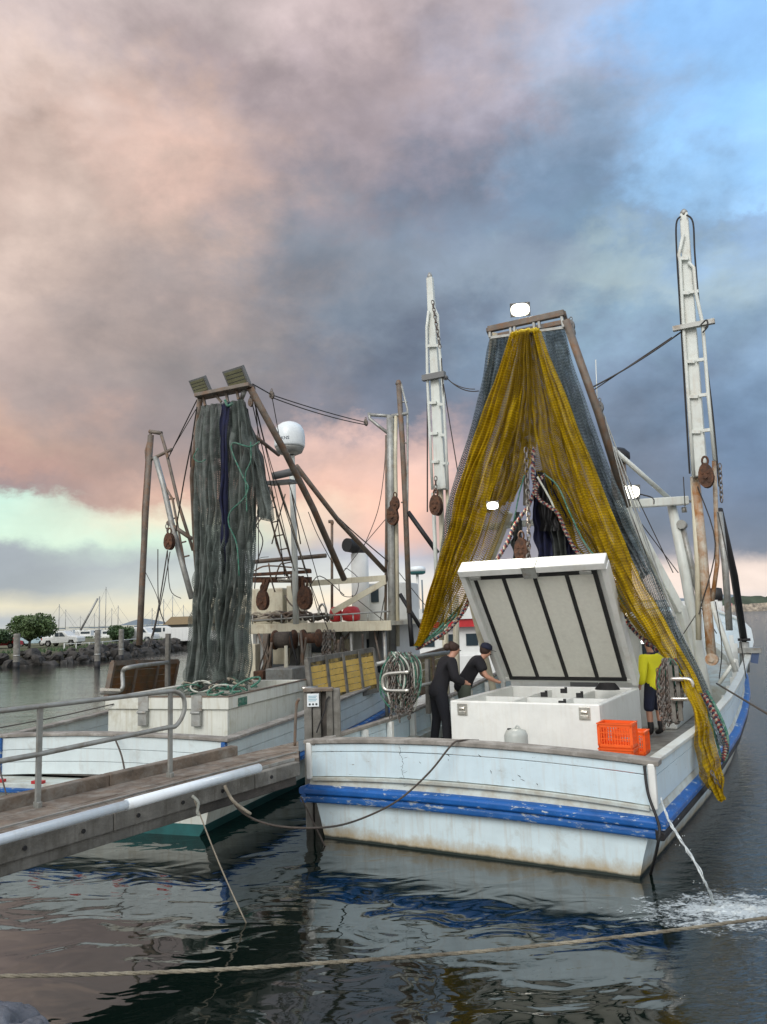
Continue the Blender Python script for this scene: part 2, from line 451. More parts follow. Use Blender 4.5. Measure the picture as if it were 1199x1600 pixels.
M_teal = mat('teal_antifoul', (.01, .10, .10), .6, var=.3)
M_foam = mat('white_water', (.62, .68, .68), .3, var=.3, sc=14, bump=.9, bsc=60)
M_leaf = mat('tree_leaves', (.075, .12, .04), .6, var=.5, sc=1.2, bump=0)
M_leaf2 = mat('shrub_leaves', (.05, .095, .035), .6, var=.4, sc=1.2, bump=0)
M_grass = mat('bank_grass', (.085, .10, .040), .9, var=.4, sc=.5, dirt=(.17, .15, .11), damt=.4, dsc=.3)
M_rock = mat('bank_rock', (.085, .078, .07), .85, var=.5, sc=1.5, dirt=(.02, .02, .018), damt=.55, bump=.8, bsc=6)
M_hill = mat('haze_tinted_hill', (.16, .20, .23), 1, var=.08, sc=.004, bump=0)  # blue-grey of the distance haze is mixed into the hill colour
M_farwood = mat('far_trees', (.05, .07, .045), 1, var=.4, sc=.08, bump=0)
M_sand = mat('breakwater_rock', (.36, .31, .24), 1, var=.5, sc=.6, dirt=(.10, .09, .08), damt=.4, dsc=.5, bump=0)

def net_mat(name, col, col2, freq=24, thr=.42, tint=.35, dens=.0, rows=15, ribd=.62):
    m = bpy.data.materials.new(name); m.use_nodes = True
    t = NT(m.node_tree); b = t.n['Principled BSDF']; out = t.n['Material Output']
    uv = t.new('ShaderNodeUVMap').outputs[0]
    wob = t.noise(uv, 3, 3, .5, out=1)
    uvw = t.vmath('ADD', uv, t.vmath('MULTIPLY', t.vmath('SUBTRACT', wob, (.5, .5, .5)), (.06, .06, 0)))
    sp = t.new('ShaderNodeSeparateXYZ'); t.put(sp.inputs[0], uvw)
    a = t.math('ADD', sp.outputs[0], sp.outputs[1]); d = t.math('SUBTRACT', sp.outputs[0], sp.outputs[1])
    def band(x): return t.math('ABSOLUTE', t.math('SUBTRACT', t.math('FRACT', t.math('MULTIPLY', x, freq)), .5))
    mn = t.math('MINIMUM', band(a), band(d))
    big = t.noise(uv, 1.4, 4, .6)
    th = t.math('ADD', thr * .5, t.mapr(big, .3, .7, -.04, .04))
    al = t.math('LESS_THAN', mn, th)
    al = t.math('MAXIMUM', al, dens)
    co = t.noise(uv, 5, 6, .65)
    c_ = t.mix(t.ramp(co, [(.3, 0.), (.7, 1.)]), tuple(col) + (1,), tuple(col2) + (1,))
    rib = t.math('ABSOLUTE', t.math('SUBTRACT', t.math('FRACT', t.math('ADD', t.math('MULTIPLY', sp.outputs[1], rows), t.math('MULTIPLY', t.noise(uv, 2.0, 3), 1.5))), .5))
    c_ = t.mix(1.0, c_, t.mapr(rib, .05, .4, ribd, 1.12), 'MULTIPLY')
    c_ = t.mix(t.ramp(t.noise(t.vmath('ADD', uv, (7, 3, 0)), 2.2, 6, .7), [(.45, 0.), (.7, 1.)]), c_, t.mix(1.0, c_, (.45, .43, .40, 1), 'MULTIPLY'))
    t.put(b.inputs['Base Color'], c_); b.inputs['Roughness'].default_value = .95; b.inputs['Specular IOR Level'].default_value = .08
    tl = t.new('ShaderNodeBsdfTranslucent'); t.put(tl.inputs[0], c_)
    mx = t.new('ShaderNodeMixShader'); mx.inputs[0].default_value = tint
    t.l.new(b.outputs[0], mx.inputs[1]); t.l.new(tl.outputs[0], mx.inputs[2])
    tr = t.new('ShaderNodeBsdfTransparent')
    ms = t.new('ShaderNodeMixShader'); t.put(ms.inputs[0], al); t.l.new(tr.outputs[0], ms.inputs[1]); t.l.new(mx.outputs[0], ms.inputs[2])
    t.l.new(ms.outputs[0], out.inputs[0])
    return m
N_yel = net_mat('yellow_net', (.68, .47, .014), (.44, .29, .010), 25, .58, rows=19, ribd=.7)
N_yel2 = net_mat('loose_yellow_net', (.46, .32, .03), (.27, .18, .025), 24, .40, rows=22, ribd=.8)
N_blu = net_mat('blue_grey_net', (.21, .26, .28), (.11, .15, .165), 22, .50)
N_grn = net_mat('grey_green_net', (.30, .335, .315), (.15, .175, .16), 26, .58, rows=34, ribd=.8)
N_grn2 = net_mat('loose_green_net', (.24, .28, .26), (.12, .15, .135), 26, .40, rows=30, ribd=.8)

# ------------------------------------------------------------------ water
def water_material():
    m = bpy.data.materials.new('harbour_water'); m.use_nodes = True
    t = NT(m.node_tree); b = t.n['Principled BSDF']
    co = t.new('ShaderNodeTexCoord').outputs['Object']
    sp = t.new('ShaderNodeSeparateXYZ'); t.put(sp.inputs[0], co)
    dist = t.math('SQRT', t.math('ADD', t.math('MULTIPLY', sp.outputs[0], sp.outputs[0]), t.math('MULTIPLY', sp.outputs[1], sp.outputs[1])))
    b.inputs['Base Color'].default_value = (.003, .008, .006, 1)
    b.inputs['IOR'].default_value = 2.05
    b.inputs['Roughness'].default_value = .03
    calm = t.noise(t.scale(co, (1, 1.5, 1)), 1.3, 2, .45, .8)
    mid = t.noise(t.scale(co, (1, 1.7, 1)), 4.0, 3, .5, .6)
    fine = t.noise(t.scale(co, (1, 2.2, 1)), 11.0, 4, .6, .3)
    # ruffled water off the starboard side where the hose splashes, slick water between the hulls
    ruf = t.mapr(t.math('ADD', t.math('SUBTRACT', sp.outputs[0], t.math('MULTIPLY', sp.outputs[1], .22)), t.math('MULTIPLY', t.noise(co, .6, 3), 1.5)), 1.2, 2.6, 0, 1, 'SMOOTHSTEP')
    far = t.mapr(sp.outputs[1], 14, 24, 0, 1, 'SMOOTHSTEP')
    lee = t.mapr(t.math('SUBTRACT', sp.outputs[0], t.math('MULTIPLY', sp.outputs[1], .1)), -4, 4, .30, .42)
    ruf = t.math('MAXIMUM', ruf, t.math('MULTIPLY', far, lee))
    h = t.math('ADD', t.math('MULTIPLY', calm, t.mapr(far, 0, 1, .022, .006)), t.math('MULTIPLY', mid, t.math('ADD', .0012, t.math('MULTIPLY', ruf, .020))))
    h = t.math('ADD', h, t.math('MULTIPLY', fine, t.math('ADD', .0001, t.math('MULTIPLY', ruf, .010))))
    swell = t.noise(t.scale(co, (.10, .35, 1)), 1.6, 4, .55)
    h = t.math('ADD', h, t.math('MULTIPLY', swell, t.math('MULTIPLY', far, .035)))
    bp = t.new('ShaderNodeBump'); bp.inputs['Strength'].default_value = 1.0; bp.inputs['Distance'].default_value = 1.0
    t.put(bp.inputs['Height'], h)
    t.put(b.inputs['Normal'], bp.outputs[0])
    t.put(b.inputs['Roughness'], t.mapr(dist, 20, 300, .03, .08))
    return m
M_water = water_material()
mb = MB(); mb.quad((-4000, -60, 0), (4000, -60, 0), (4000, 7000, 0), (-4000, 7000, 0))
solo('water', mb, M_water, 'dark rippled harbour water', None, kind='structure')

# ================================================================== RIGHT TRAWLER
trawler = thing('fishing_trawler', 'large white trawler on the right with blue rub rail, white twin booms and yellow nets', 'fishing boat', RB)
def lerpt(tab, x):
    if x <= tab[0][0]: return tab[0][1]
    for (a, b), (c_, d) in zip(tab, tab[1:]):
        if x <= c_: return b + (d - b) * (x - a) / (c_ - a)
    return tab[-1][1]
def hull_funcs(hw, sh, rz):
    def dirout(v, side):
        e = .05; d = (lerpt(hw, v + e) - lerpt(hw, v - e)) / (2 * e)
        o = V((side, -side * 0 - d, 0)); return V((side * 1.0, -d, 0)).normalized()
    return dirout
HWr = [(0, 2.50), (2, 2.59), (4, 2.68), (6, 2.72), (8, 2.68), (10, 2.58), (12, 2.38), (13.5, 2.1), (15, 1.6), (16.3, .95), (17.2, .3), (17.5, .02)]
SHr = [(0, 1.37), (3, 1.40), (6, 1.55), (9, 1.85), (12, 2.3), (15, 2.85), (17.5, 3.3)]
RZr = [(0, .60), (3, .66), (6, .80), (9, 1.02), (12, 1.35), (15, 1.8), (17.5, 2.2)]
do = hull_funcs(HWr, SHr, RZr)
FLr = [(0, 0), (3, .01), (6, .02), (9, .10), (12, .30), (15, .55), (16.5, .5), (17.5, .1)]
VS = [0, .5, 1, 2, 3, 4, 5, 6, 7, 8, 9, 10, 11, 12, 12.8, 13.5, 14.2, 15, 15.7, 16.3, 16.8, 17.2, 17.5]
def side_path(v0, v1, side, zf, inset=0., hw=HWr, d=do):
    vs = [v0] + [x for x in VS if v0 < x < v1] + [v1]
    return [V((side * (lerpt(hw, x) - inset), x, zf(x))) for x in vs], [d(x, side) for x in vs]
def build_hull(root, hw, sh, rz, d, wlfac, mats, vmax, camber=.10):
    # lower hull: keel line, waterline, chine, under the rail
    mb = MB(); rows = []
    vs = [x for x in VS if x <= vmax]
    for x in vs:
        H = lerpt(hw, x); bowf = max(0, (x - 10) / (vmax - 10)) ** 1.5
        prof = []
        for side in (-1, 1):
            pts = [(side * H * (.75 - .6 * bowf), -.5), (side * H * (wlfac - .55 * bowf * .8), -.02), (side * H * (wlfac + .03 - .35 * bowf * .8), lerpt(rz, x) * .45), (side * H * (1 - .02), lerpt(rz, x) + .08)]
            prof += pts if side > 0 else list(reversed(pts))
        rows.append([V((a, x + (0.0 if b > .3 else .0), b)) for a, b in prof])
    mb.grid(rows, sm=False)
    # transom, crowned panel
    n = len(mb.v); tr = rows[0]
    mb.quad(*tr)
    part('hull', mb, mats[0], root)
# transom helper: points across the stern with camber
def stern_path(hwid, z, camber, inset=0, n=10, curve=.0):
    ps = []; os_ = []
    for i in range(n + 1):
        k = -1 + 2 * i / n
        ps.append(V((k * hwid, inset - curve * (1 - k * k), z + camber * (1 - k * k)))); os_.append(V((0, -1, 0)))
    return ps, os_
build_hull(trawler, HWr, SHr, RZr, do, .90, (M_hull,), 17.5)
# sloping weathered shelf between rail and bulwark
mb = MB()
for side in (-1, 1):
    p, o = side_path(0, 17.4, side, lambda x: lerpt(RZr, x) + .06)
    mb.sweep(p, o, [(-.25, .18), (-.25, 0), (.03, 0), (.03, .05), (-.03, .22), (-.25, .22)])
p, o = stern_path(2.5, .66, .05, n=12)
mb.sweep(p, o, [(-.25, .16), (-.25, 0), (.04, 0), (.04, .03), (-.02, .20), (-.25, .20)])
part('covering_board', mb, M_shelf, trawler, bevel=.008)
# blue rub rail in two strakes
for nm, z0, h, out, mt in (('rub_rail', .09, .115, .13, M_blue), ('rub_rail', -.025, .112, .112, M_blue2)):
    mb = MB(); pr = [(0, z0), (out * .8, z0), (out, z0 + .02), (out, z0 + h - .03), (out * .75, z0 + h), (0, z0 + h + .02)]
    p, o = stern_path(2.53, .52, .05, n=14)
    pl = [V((-2.53 - .0, 0, .52))]
    mb.sweep(p, o, pr)
    part(nm, mb, mt, trawler, label='chipped blue rub rail across the stern', bevel=.012)
    for side in (-1, 1):
        mb = MB(); p, o = side_path(-.12, 17.45, side, lambda x: lerpt(RZr, x) - .08)
        mb.sweep(p, o, pr)
        part(nm, mb, mt if nm == 'rub_rail' and z0 > 0 else (M_black if side > 0 else M_blue2), trawler, label='side rub rail running to the bow', bevel=.012)
# bulwark boards (outside skin planks) and inside lining
def zt(x): return lerpt(SHr, x)
zb = lambda x: lerpt(RZr, x) + .24
for side in (-1, 1):
    for k, (f0, f1) in enumerate(((0, .72), (.735, 1.))):
        mb = MB(); p, o = side_path(.02, 17.4, side, lambda x: 0)
        base = []
        for pt, oo in zip(p, o):
            a = zb(pt.y); b = zt(pt.y) - .06; base.append((a + (b - a) * f0, a + (b - a) * f1))
        n0 = len(mb.v)
        for pt, oo, (a, b) in zip(p, o, base):
            fa_ = lerpt(FLr, pt.y)
            for (q, z_) in ((fa_ * f0, a), (fa_ * f1, b), (fa_ * f1 - .05, b), (fa_ * f0 - .05, a)): mb.v.append(V((pt.x, pt.y, 0)) + oo * q + V((0, 0, z_)))
        for i in range(len(p) - 1):
            for j in range(4):
                mb.f.append((n0 + i * 4 + j, n0 + i * 4 + (j + 1) % 4, n0 + (i + 1) * 4 + (j + 1) % 4, n0 + (i + 1) * 4 + j)); mb.sm.append(False)
        part('bulwark_plank', mb, M_bulw, trawler)
for (z0, z1) in ((.86, 1.205), (1.217, 1.32)):
    mb = MB(); p, o = stern_path(2.49, 0, .095, n=12)
    mb.sweep(p, o, [(0, z0), (0.012, z0), (.012, z1), (0, z1), (-.045, z1), (-.045, z0)])
    part('bulwark_plank', mb, M_bulw, trawler, bevel=.004)
mb = MB(); rs_ = random.Random(5)
def scuff(mb, px, py, dx, dy, w_):
    a = RB.v(px, py, -.0145); b = RB.v(px + dx, py + dy, -.0145); mb.bar((a.x, -.0145, a.z), (b.x, -.0145, b.z), w_, .003, up=(1, 0, .01)) if False else mb.tube([(a.x, -.0125, a.z), ((a.x + b.x) / 2 + rs_.uniform(-.01, .01), -.0125, (a.z + b.z) / 2), (b.x, -.0125, b.z)], [w_ * .3, w_, w_ * .2], 5)
for q_ in ((698, 1178, 5, 4, .006), (747, 1179, 5, 4, .006), (766, 1203, 2, 6, .005), (809, 1211, 5, 4, .006), (813, 1217, 8, 4, .004), (838, 1224, 2, 3, .006), (800, 1218, 4, 2, .004), (655, 1190, 3, 3, .004), (700, 1186, 0, 3, .004)): scuff(mb, *q_)
x0, y0 = 624, 1166
for k in range(22):
    x1 = x0 + rs_.uniform(-1.0, 2.2); y1 = y0 + rs_.uniform(1.5, 4); scuff(mb, x0, y0, x1 - x0, y1 - y0, .003)
    if k % 2: scuff(mb, x1, y1, rs_.uniform(-9, 9), rs_.uniform(-5, 1), .002)
    x0, y0 = x1, y1
part('scuff_marks', mb, M_black, trawler, kind='stuff')
mb = MB(); p, o = stern_path(2.44, .80, .09, n=12); mb.sweep(p, o, [(-.05, 0), (.045, 0), (.045, .055), (-.05, .055)]); part('ledge_strip', mb, M_shelf, trawler, bevel=.01)
# corner posts
for side in (-1, 1):
    mb = MB(); mb.box((side * 2.49, .0, 1.09), (.09, .11, .54)); part('corner_post', mb, M_white, trawler, bevel=.02)
# timber cap rails
mb = MB(); p, o = stern_path(2.58, 1.325, .10, n=12); mb.sweep(p, o, [(.05, 0), (.05, .06), (-.17, .065), (-.17, 0)]); part('cap_rail', mb, M_cap, trawler, label='bare grey cap rail across the stern', bevel=.01)
for side in (-1, 1):
    mb = MB(); p, o = side_path(-.03, 17.4, side, lambda x: zt(x) - .055); p = [q_ + o_ * lerpt(FLr, q_.y) for q_, o_ in zip(p, o)]; mb.sweep(p, o, [(.025, 0), (.025, .05), (-.11, .055), (-.11, 0)]); part('cap_rail', mb, M_cap if side < 0 else M_alu, trawler, bevel=.01)
# inside frames of the bulwark
for side in (-1, 1):
    for i in range(14):
        x = .6 + i * .95
        h = zt(x) - .06
        mb = MB(); mb.bb((side * (lerpt(HWr, x) - .06), x - .04, .74), (side * (lerpt(HWr, x) - .16), x + .04, h)); part('bulwark_frame', mb, M_white, trawler)
# decks
mb = MB(); vs = [x for x in VS if x <= 10]
mb.grid([[V((-lerpt(HWr, x) + .04, x + .02, .72)), V((lerpt(HWr, x) - .04, x + .02, .72))] for x in vs], sm=False); part('deck', mb, M_deck, trawler)
mb = MB(); vs = [x for x in VS if x >= 10]
mb.grid([[V((-lerpt(HWr, x) + .04, x, 1.35 + (x - 10) * .1)), V((lerpt(HWr, x) - .04, x, 1.35 + (x - 10) * .1))] for x in vs], sm=False)
mb.quad((-2.4, 10, .72), (2.4, 10, .72), (2.4, 10, 1.35), (-2.4, 10, 1.35)); part('foredeck', mb, M_shelf, trawler)
mb = MB()
for x in (-1.9, 2.1):
    mb.bb((x - .03, 2.0, .735), (x + .03, 7.0, .80))
part('deck_batten', mb, M_alu, trawler)
# wheelhouse
mb = MB(); mb.bb((-2.0, 7.2, .72), (1.55, 12.0, 3.0)); wh = part('wheelhouse', mb, M_white, trawler, bevel=.04)
mb = MB(); mb.bb((-2.2, 6.7, 3.0), (1.75, 12.3, 3.12)); part('wheelhouse_roof', mb, M_white, trawler, bevel=.02)
for i, (a, b) in enumerate(((-1.85, -1.45), (-1.3, -.95), (.2, .7), (.95, 1.4))):
    mb = MB(); mb.bb((a, 7.17, 1.75), (b, 7.2, 2.65)); wf = part('window', mb, M_glass, wh)
    mb = MB()
    for (p_, q_) in (((a, 1.75), (b, 1.75)), ((a, 2.65), (b, 2.65)), ((a, 1.75), (a, 2.65)), ((b, 1.75), (b, 2.65))): mb.bar((p_[0], 7.16, p_[1]), (q_[0], 7.16, q_[1]), .05, .05)
    part('window_frame', mb, M_alu, wf if False else wh)
for v_ in (8.2, 9.6, 10.8):
    mb = MB(); mb.bb((1.55, v_ - .4, 1.8), (1.575, v_ + .4, 2.5)); part('window', mb, M_glass, wh)
mb = MB(); mb.bb((-.6, 7.15, .75), (.0, 7.2, 2.6)); dr = part('door', mb, M_grey, wh)
# posts under the wheelhouse awning and the gallows beside it
for px, top in ((697, 935), (714, 930)):
    a = RB.v(px, 1050, 6.6); b = RB.v(px - 2, top, 6.6)
    mb = MB(); mb.tube([V((a.x, a.y, .72)), a, b], .075, 10); part('awning_post', mb, M_cream, trawler)
# ---- gantry over the stern
GV = 4.15
def g(px, py, v=GV): return RB.v(px, py, v)
mb = MB()
mb.bar(g(763, 515), g(882, 489), .10, .12); mb.bar(g(768, 527, GV + .7), g(884, 503, GV + .7), .08, .10)
part('gantry_head', mb, M_brown, trawler, bevel=.01)
mb = MB(); mb.bar(g(763, 515), g(768, 527, GV + .7), .08, .08); part('head_crossbar', mb, M_brown, trawler, bevel=.01)
mb = MB(); mb.bar(g(881, 489), g(885, 503, GV + .7), .08, .08); part('head_crossbar', mb, M_brown, trawler, bevel=.01)
for a, b in (((766, 514), (766, 528)), ((798, 508), (799, 527)), ((804, 506), (805, 522)), ((834, 500), (836, 522)), ((842, 498), (844, 514)), ((877, 490), (881, 512))):
    mb = MB(); mb.bar(g(*a), g(*b), .07, .05); part('net_hanger', mb, M_galv, trawler, bevel=.008)
mb = MB(); mb.bar(g(767, 528), g(881, 512), .05, .05); part('hanger_bar', mb, M_galv, trawler)
foot = RB.v(1062, 955, 6.1)
mb = MB(); mb.tube([g(884, 500), RB.v(935, 645, 4.6), RB.v(980, 792, 5.3)], .075, 10); part('gantry_leg', mb, M_brown, trawler, label='dark starboard gantry leg')
mb = MB(); mb.bar(RB.v(974, 790, 5.3), foot, .20, .17); part('gantry_leg', mb, M_alu, trawler, label='white lower starboard gantry leg', bevel=.02)
mb = MB(); mb.bar(foot + V((0, 0, .1)), V((foot.x + .35, foot.y + .6, .72)), .2, .17); part('gantry_leg', mb, M_alu, trawler, bevel=.02)
mb = MB(); mb.tube([g(772, 520, GV + .3), RB.v(755, 700, 4.9), RB.v(722, 880, 6.0), V((-2.1, 6.6, 1.2)), V((-2.1, 6.7, .72))], .075, 10); part('gantry_leg', mb, M_cream, trawler, label='port gantry leg behind the net')
# leg that shows inside the net on the port side and the cross beam with the lamp
mb = MB(); mb.bar(RB.v(796, 800, 5.6), RB.v(762, 885, 5.9), .14, .14); part('stay_leg', mb, M_cream, trawler, bevel=.02)
mb = MB(); mb.bar(RB.v(738, 826, 5.7), RB.v(920, 808, 5.7), .11, .14); part('cross_beam', mb, M_alu, trawler, bevel=.02)
mb = MB(); mb.bar(RB.v(824, 690, 5.0), RB.v(822, 790, 5.0), .09, .09); part('centre_strut', mb, M_galv, trawler)
# starboard gallows: horizontal arm, post, prop
GP = 6.3
mb = MB(); mb.bar(RB.v(962, 789, GP - .7), RB.v(1075, 782, GP), .16, .17); part('gallows_arm', mb, M_alu, trawler, bevel=.02)
mb = MB(); mb.tube([RB.v(1050, 790, GP), RB.v(1072, 900, GP), RB.v(1096, 1040, GP), RB.v(1108, 1100, GP)], [.09, .105, .10, .09], 12); part('gallows_post', mb, M_alu, trawler)
mb = MB(); mb.tube([RB.v(1066, 822, GP), RB.v(1080, 880, GP), RB.v(1095, 940, GP)], .06, 10); mb.lathe(RB.v(1066, 820, GP) + V((0, .12, 0)), [(.09, 0), (.09, -.24)], 14, 'Y'); part('hydraulic_ram', mb, M_galv, trawler)
mb = MB(); mb.tube([RB.v(954, 698, GP - 1.2), RB.v(1046, 779, GP)], .05, 8); part('gallows_brace', mb, M_alu, trawler)
mb = MB(); mb.lathe(RB.v(1080, 783, GP) + V((-.1, 0, 0)), [(.03, 0), (.03, .3)], 8, 'X'); mb.lathe(RB.v(1069, 792, GP) + V((0, 0, -.06)), [(.05, -.05), (.05, .05)], 8); part('arm_pin', mb, M_galv, trawler)
# exhaust stack
a = RB.v(966, 790, 7.6); b = RB.v(966, 722, 7.6)
mb = MB(); mb.tube([V((a.x, a.y, 3.1)), b], .17, 14); ex = part('exhaust_stack', mb, M_brown, trawler)
mb = MB(); mb.lathe(b, [(.10, -.02), (.21, .03), (.25, .12), (.22, .24), (.10, .32)], 16, (.3, -.3, 1)); part('exhaust_cap', mb, M_black, ex)
# whip aerial
mb = MB(); mb.tube([RB.v(934, 640, 8), RB.v(931, 562, 8)], .012, 6); part('whip_aerial', mb, M_alu, trawler)
# ---- stowed twin booms
def boom(v, main, left, right, rungs, base, labels):
    mb = MB()
    mb.bar(RB.v(*main[1], v), RB.v(*main[0], v), .27, .2, up=(0, 1, 0), taper=.55); b_ = part('boom_spar', mb, M_alu, trawler, label=labels, bevel=.015)
    for side in (left, right):
        mb = MB(); pts = [RB.v(*p, v - .12) for p in side]; mb.tube(pts, .034, 8); part('boom_rail', mb, M_alu, trawler)
    for r_ in rungs:
        mb = MB(); mb.bar(RB.v(*r_[0], v - .12), RB.v(*r_[1], v - .12), .05, .06); part('boom_rung', mb, M_alu, trawler)
    return b_
BV = 5.6
boom(BV, ((1069, 334), (1094, 745)), ((1068, 366), (1061, 398), (1063, 408), (1068, 505), (1077, 640), (1084, 745)), ((1076, 410), (1084, 418), (1087, 455), (1098, 505), (1107, 620), (1117, 720)),
     [((x, y), (x + 14, y)) for x, y in ((1062, 404), (1064, 458), (1066, 511), (1072, 565), (1077, 620), (1081, 675))] + [((x, y), (x + 16, y - 2)) for x, y in ((1076, 457), (1083, 510), (1089, 563), (1093, 618), (1098, 673))], None, 'tall starboard boom stowed upright')
mb = MB(); mb.lathe(RB.v(1069, 334, BV), [(.06, -.05), (.07, .04), (.03, .09)], 10); part('boom_tip', mb, M_galv, trawler)
boom(BV, ((672, 434), (691, 765)), ((670, 486), (667, 512), (668, 590), (672, 680), (676, 765)), ((677, 478), (684, 492), (687, 545), (692, 600), (697, 690), (700, 765)),
     [((x, y), (x + 12, y - 1)) for x, y in ((667, 541), (668, 586), (670, 630), (672, 678), (674, 722))] + [((x, y), (x + 9, y)) for x, y in ((679, 540), (683, 588), (686, 632), (689, 680), (692, 724))], None, 'port boom stowed upright left of the nets')
mb = MB(); mb.lathe(RB.v(672, 434, BV), [(.05, -.05), (.06, .05), (.03, .12)], 10); part('boom_tip', mb, M_galv, trawler)
mb = MB(); mb.box(RB.v(678, 588, BV - .15), (.55, .12, .13)); mb.lathe(RB.v(665, 589, BV - .15), [(.06, 0), (.06, .14)], 10, 'Y'); mb.lathe(RB.v(693, 588, BV - .15), [(.06, 0), (.06, .14)], 10, 'Y'); part('boom_clamp', mb, M_grey, trawler)
mb = MB(); mb.box(RB.v(1084, 508, BV - .15), (.75, .1, .09)); mb.lathe(RB.v(1100, 506, BV - .15), [(.07, 0), (.07, .14)], 10, 'Y'); part('boom_clamp', mb, M_galv, trawler)
# lower arms of the booms
for pts, r_, mt, lb in ((((1086, 745), (1098, 860), (1106, 960), (1113, 1032)), .085, M_rusty, 'rust streaked boom heel'), (((1116, 720), (1119, 800), (1121, 880), (1113, 940)), .04, M_rusty, None), (((1083, 745), (1090, 880), (1092, 1000)), .05, M_cream, None),
                    (((1124, 800), (1133, 880), (1140, 985)), .06, M_galv, None), (((1112, 940), (1150, 1050)), .05, M_alu, None), (((1150, 1030), (1124, 1068)), .035, M_alu, None)):
    mb = MB(); mb.tube([RB.v(*p, BV + .1) for p in pts], r_, 10); part('boom_arm', mb, mt, trawler, label=lb)
mb = MB(); c_ = RB.v(1113, 1030, BV + .1); mb.lathe(c_ + V((0, -.12, 0)), [(.11, 0), (.11, .2)], 14, 'Y'); mb.lathe(c_ + V((0, -.15, 0)), [(.05, 0), (.05, .05)], 10, 'Y'); part('heel_pin', mb, M_rusty, trawler)
for pts, r_, mt in ((((689, 765), (691, 850), (690, 1000)), .06, M_cream), (((699, 765), (702, 850), (704, 960)), .04, M_cream), (((677, 770), (680, 850), (684, 950)), .045, M_alu)):
    mb = MB(); mb.tube([RB.v(*p, BV + .1) for p in pts], r_, 10); part('boom_arm', mb, mt, trawler)
mb = MB(); mb.tube([RB.v(1124, 796, 8), RB.v(1148, 900, 9), RB.v(1163, 1000, 10.5)], .075, 10); mb.lathe(RB.v(1163, 1000, 10.5), [(.14, -.02), (.14, .04)], 12); part('black_stay_pole', mb, M_black, trawler)
mb = MB(); mb.tube([RB.v(1163, 1003, 10.5), RB.v(1164, 1050, 10.5)], .11, 10); mb.box(RB.v(1172, 1016, 10.5), (.5, .3, .12)); part('boom_crutch', mb, M_galv, trawler)
mb = MB(); mb.box(RB.v(1180, 1026, 10.4), (.16, .03, .30), ry=.2); part('blue_rag', mb, mat('blue_rag_cloth', (.08, .12, .22), .8), trawler)
# blocks on the booms
def block(root, fr, px, py, v, s=1., mt=M_rust):
    c_ = fr.v(px, py, v); mb = MB()
    for dy in (-.075, -.012, .05):      # cheek plates, pointed ovals
        out = []
        for k in range(16):
            a = 2 * math.pi * k / 16; out.append((math.cos(a) * .115 * s, math.sin(a) * .20 * s + .03 * s * abs(math.sin(a))))
        n0 = len(mb.v); mb.v += [c_ + V((x, dy * s, z)) for x, z in out] + [c_ + V((x, (dy + .022) * s, z)) for x, z in out]
        mb.f.append(tuple(n0 + k for k in range(16))); mb.sm.append(False); mb.f.append(tuple(n0 + 16 + k for k in reversed(range(16)))); mb.sm.append(False)
        for k in range(16): mb.f.append((n0 + k, n0 + (k + 1) % 16, n0 + 16 + (k + 1) % 16, n0 + 16 + k)); mb.sm.append(False)
        if dy < -.05:
            for k in range(4):
                mb.lathe(c_ + V((.045 * s * (1 if k % 2 else -1), dy * s - .004, .07 * s * (1 if k < 2 else -1))), [(.022 * s, 0), (.022 * s, -.012)], 8, 'Y')
    for dy in (-.05, .012): mb.lathe(c_ + V((0, dy * s, 0)), [(.12 * s, 0), (.095 * s, .015 * s), (.095 * s, .02 * s), (.12 * s, .035 * s)], 18, 'Y')
    mb.lathe(c_ + V((0, -.11 * s, 0)), [(.035 * s, 0), (.035 * s, .2 * s)], 8, 'Y')
    ring = [c_ + V((math.cos(a) * .045 * s, 0, .27 * s + math.sin(a) * .07 * s)) for a in [k * math.pi / 6 for k in range(12)]]
    mb.tube(ring, .018 * s, 6, closed=True)
    return part('pulley_block', mb, mt, root)
block(trawler, RB, 1104, 746, BV - .25, 1.15, M_rust); block(trawler, RB, 682, 792, BV - .25, 1.15, M_rust)
block(trawler, RB, 816, 862, 3.7, 1.1, M_rust)
mb = MB(); chain(mb, [RB.v(681, 745, BV - .25), RB.v(681, 776, BV - .25)], .06, .012); chain(mb, [RB.v(1125, 725, BV - .3), RB.v(1128, 785, BV - .3)], .06, .012); chain(mb, [RB.v(676, 470, BV - .3), RB.v(688, 545, BV - .3)], .06, .012); part('shackle_chain', mb, M_chain, trawler, kind='stuff')
mb = MB(); chain(mb, [RB.v(822, 700, 3.9), RB.v(826, 800, 3.75), RB.v(826, 883, 3.62)], .07, .014); part('lid_chain', mb, M_chain, trawler, kind='stuff')
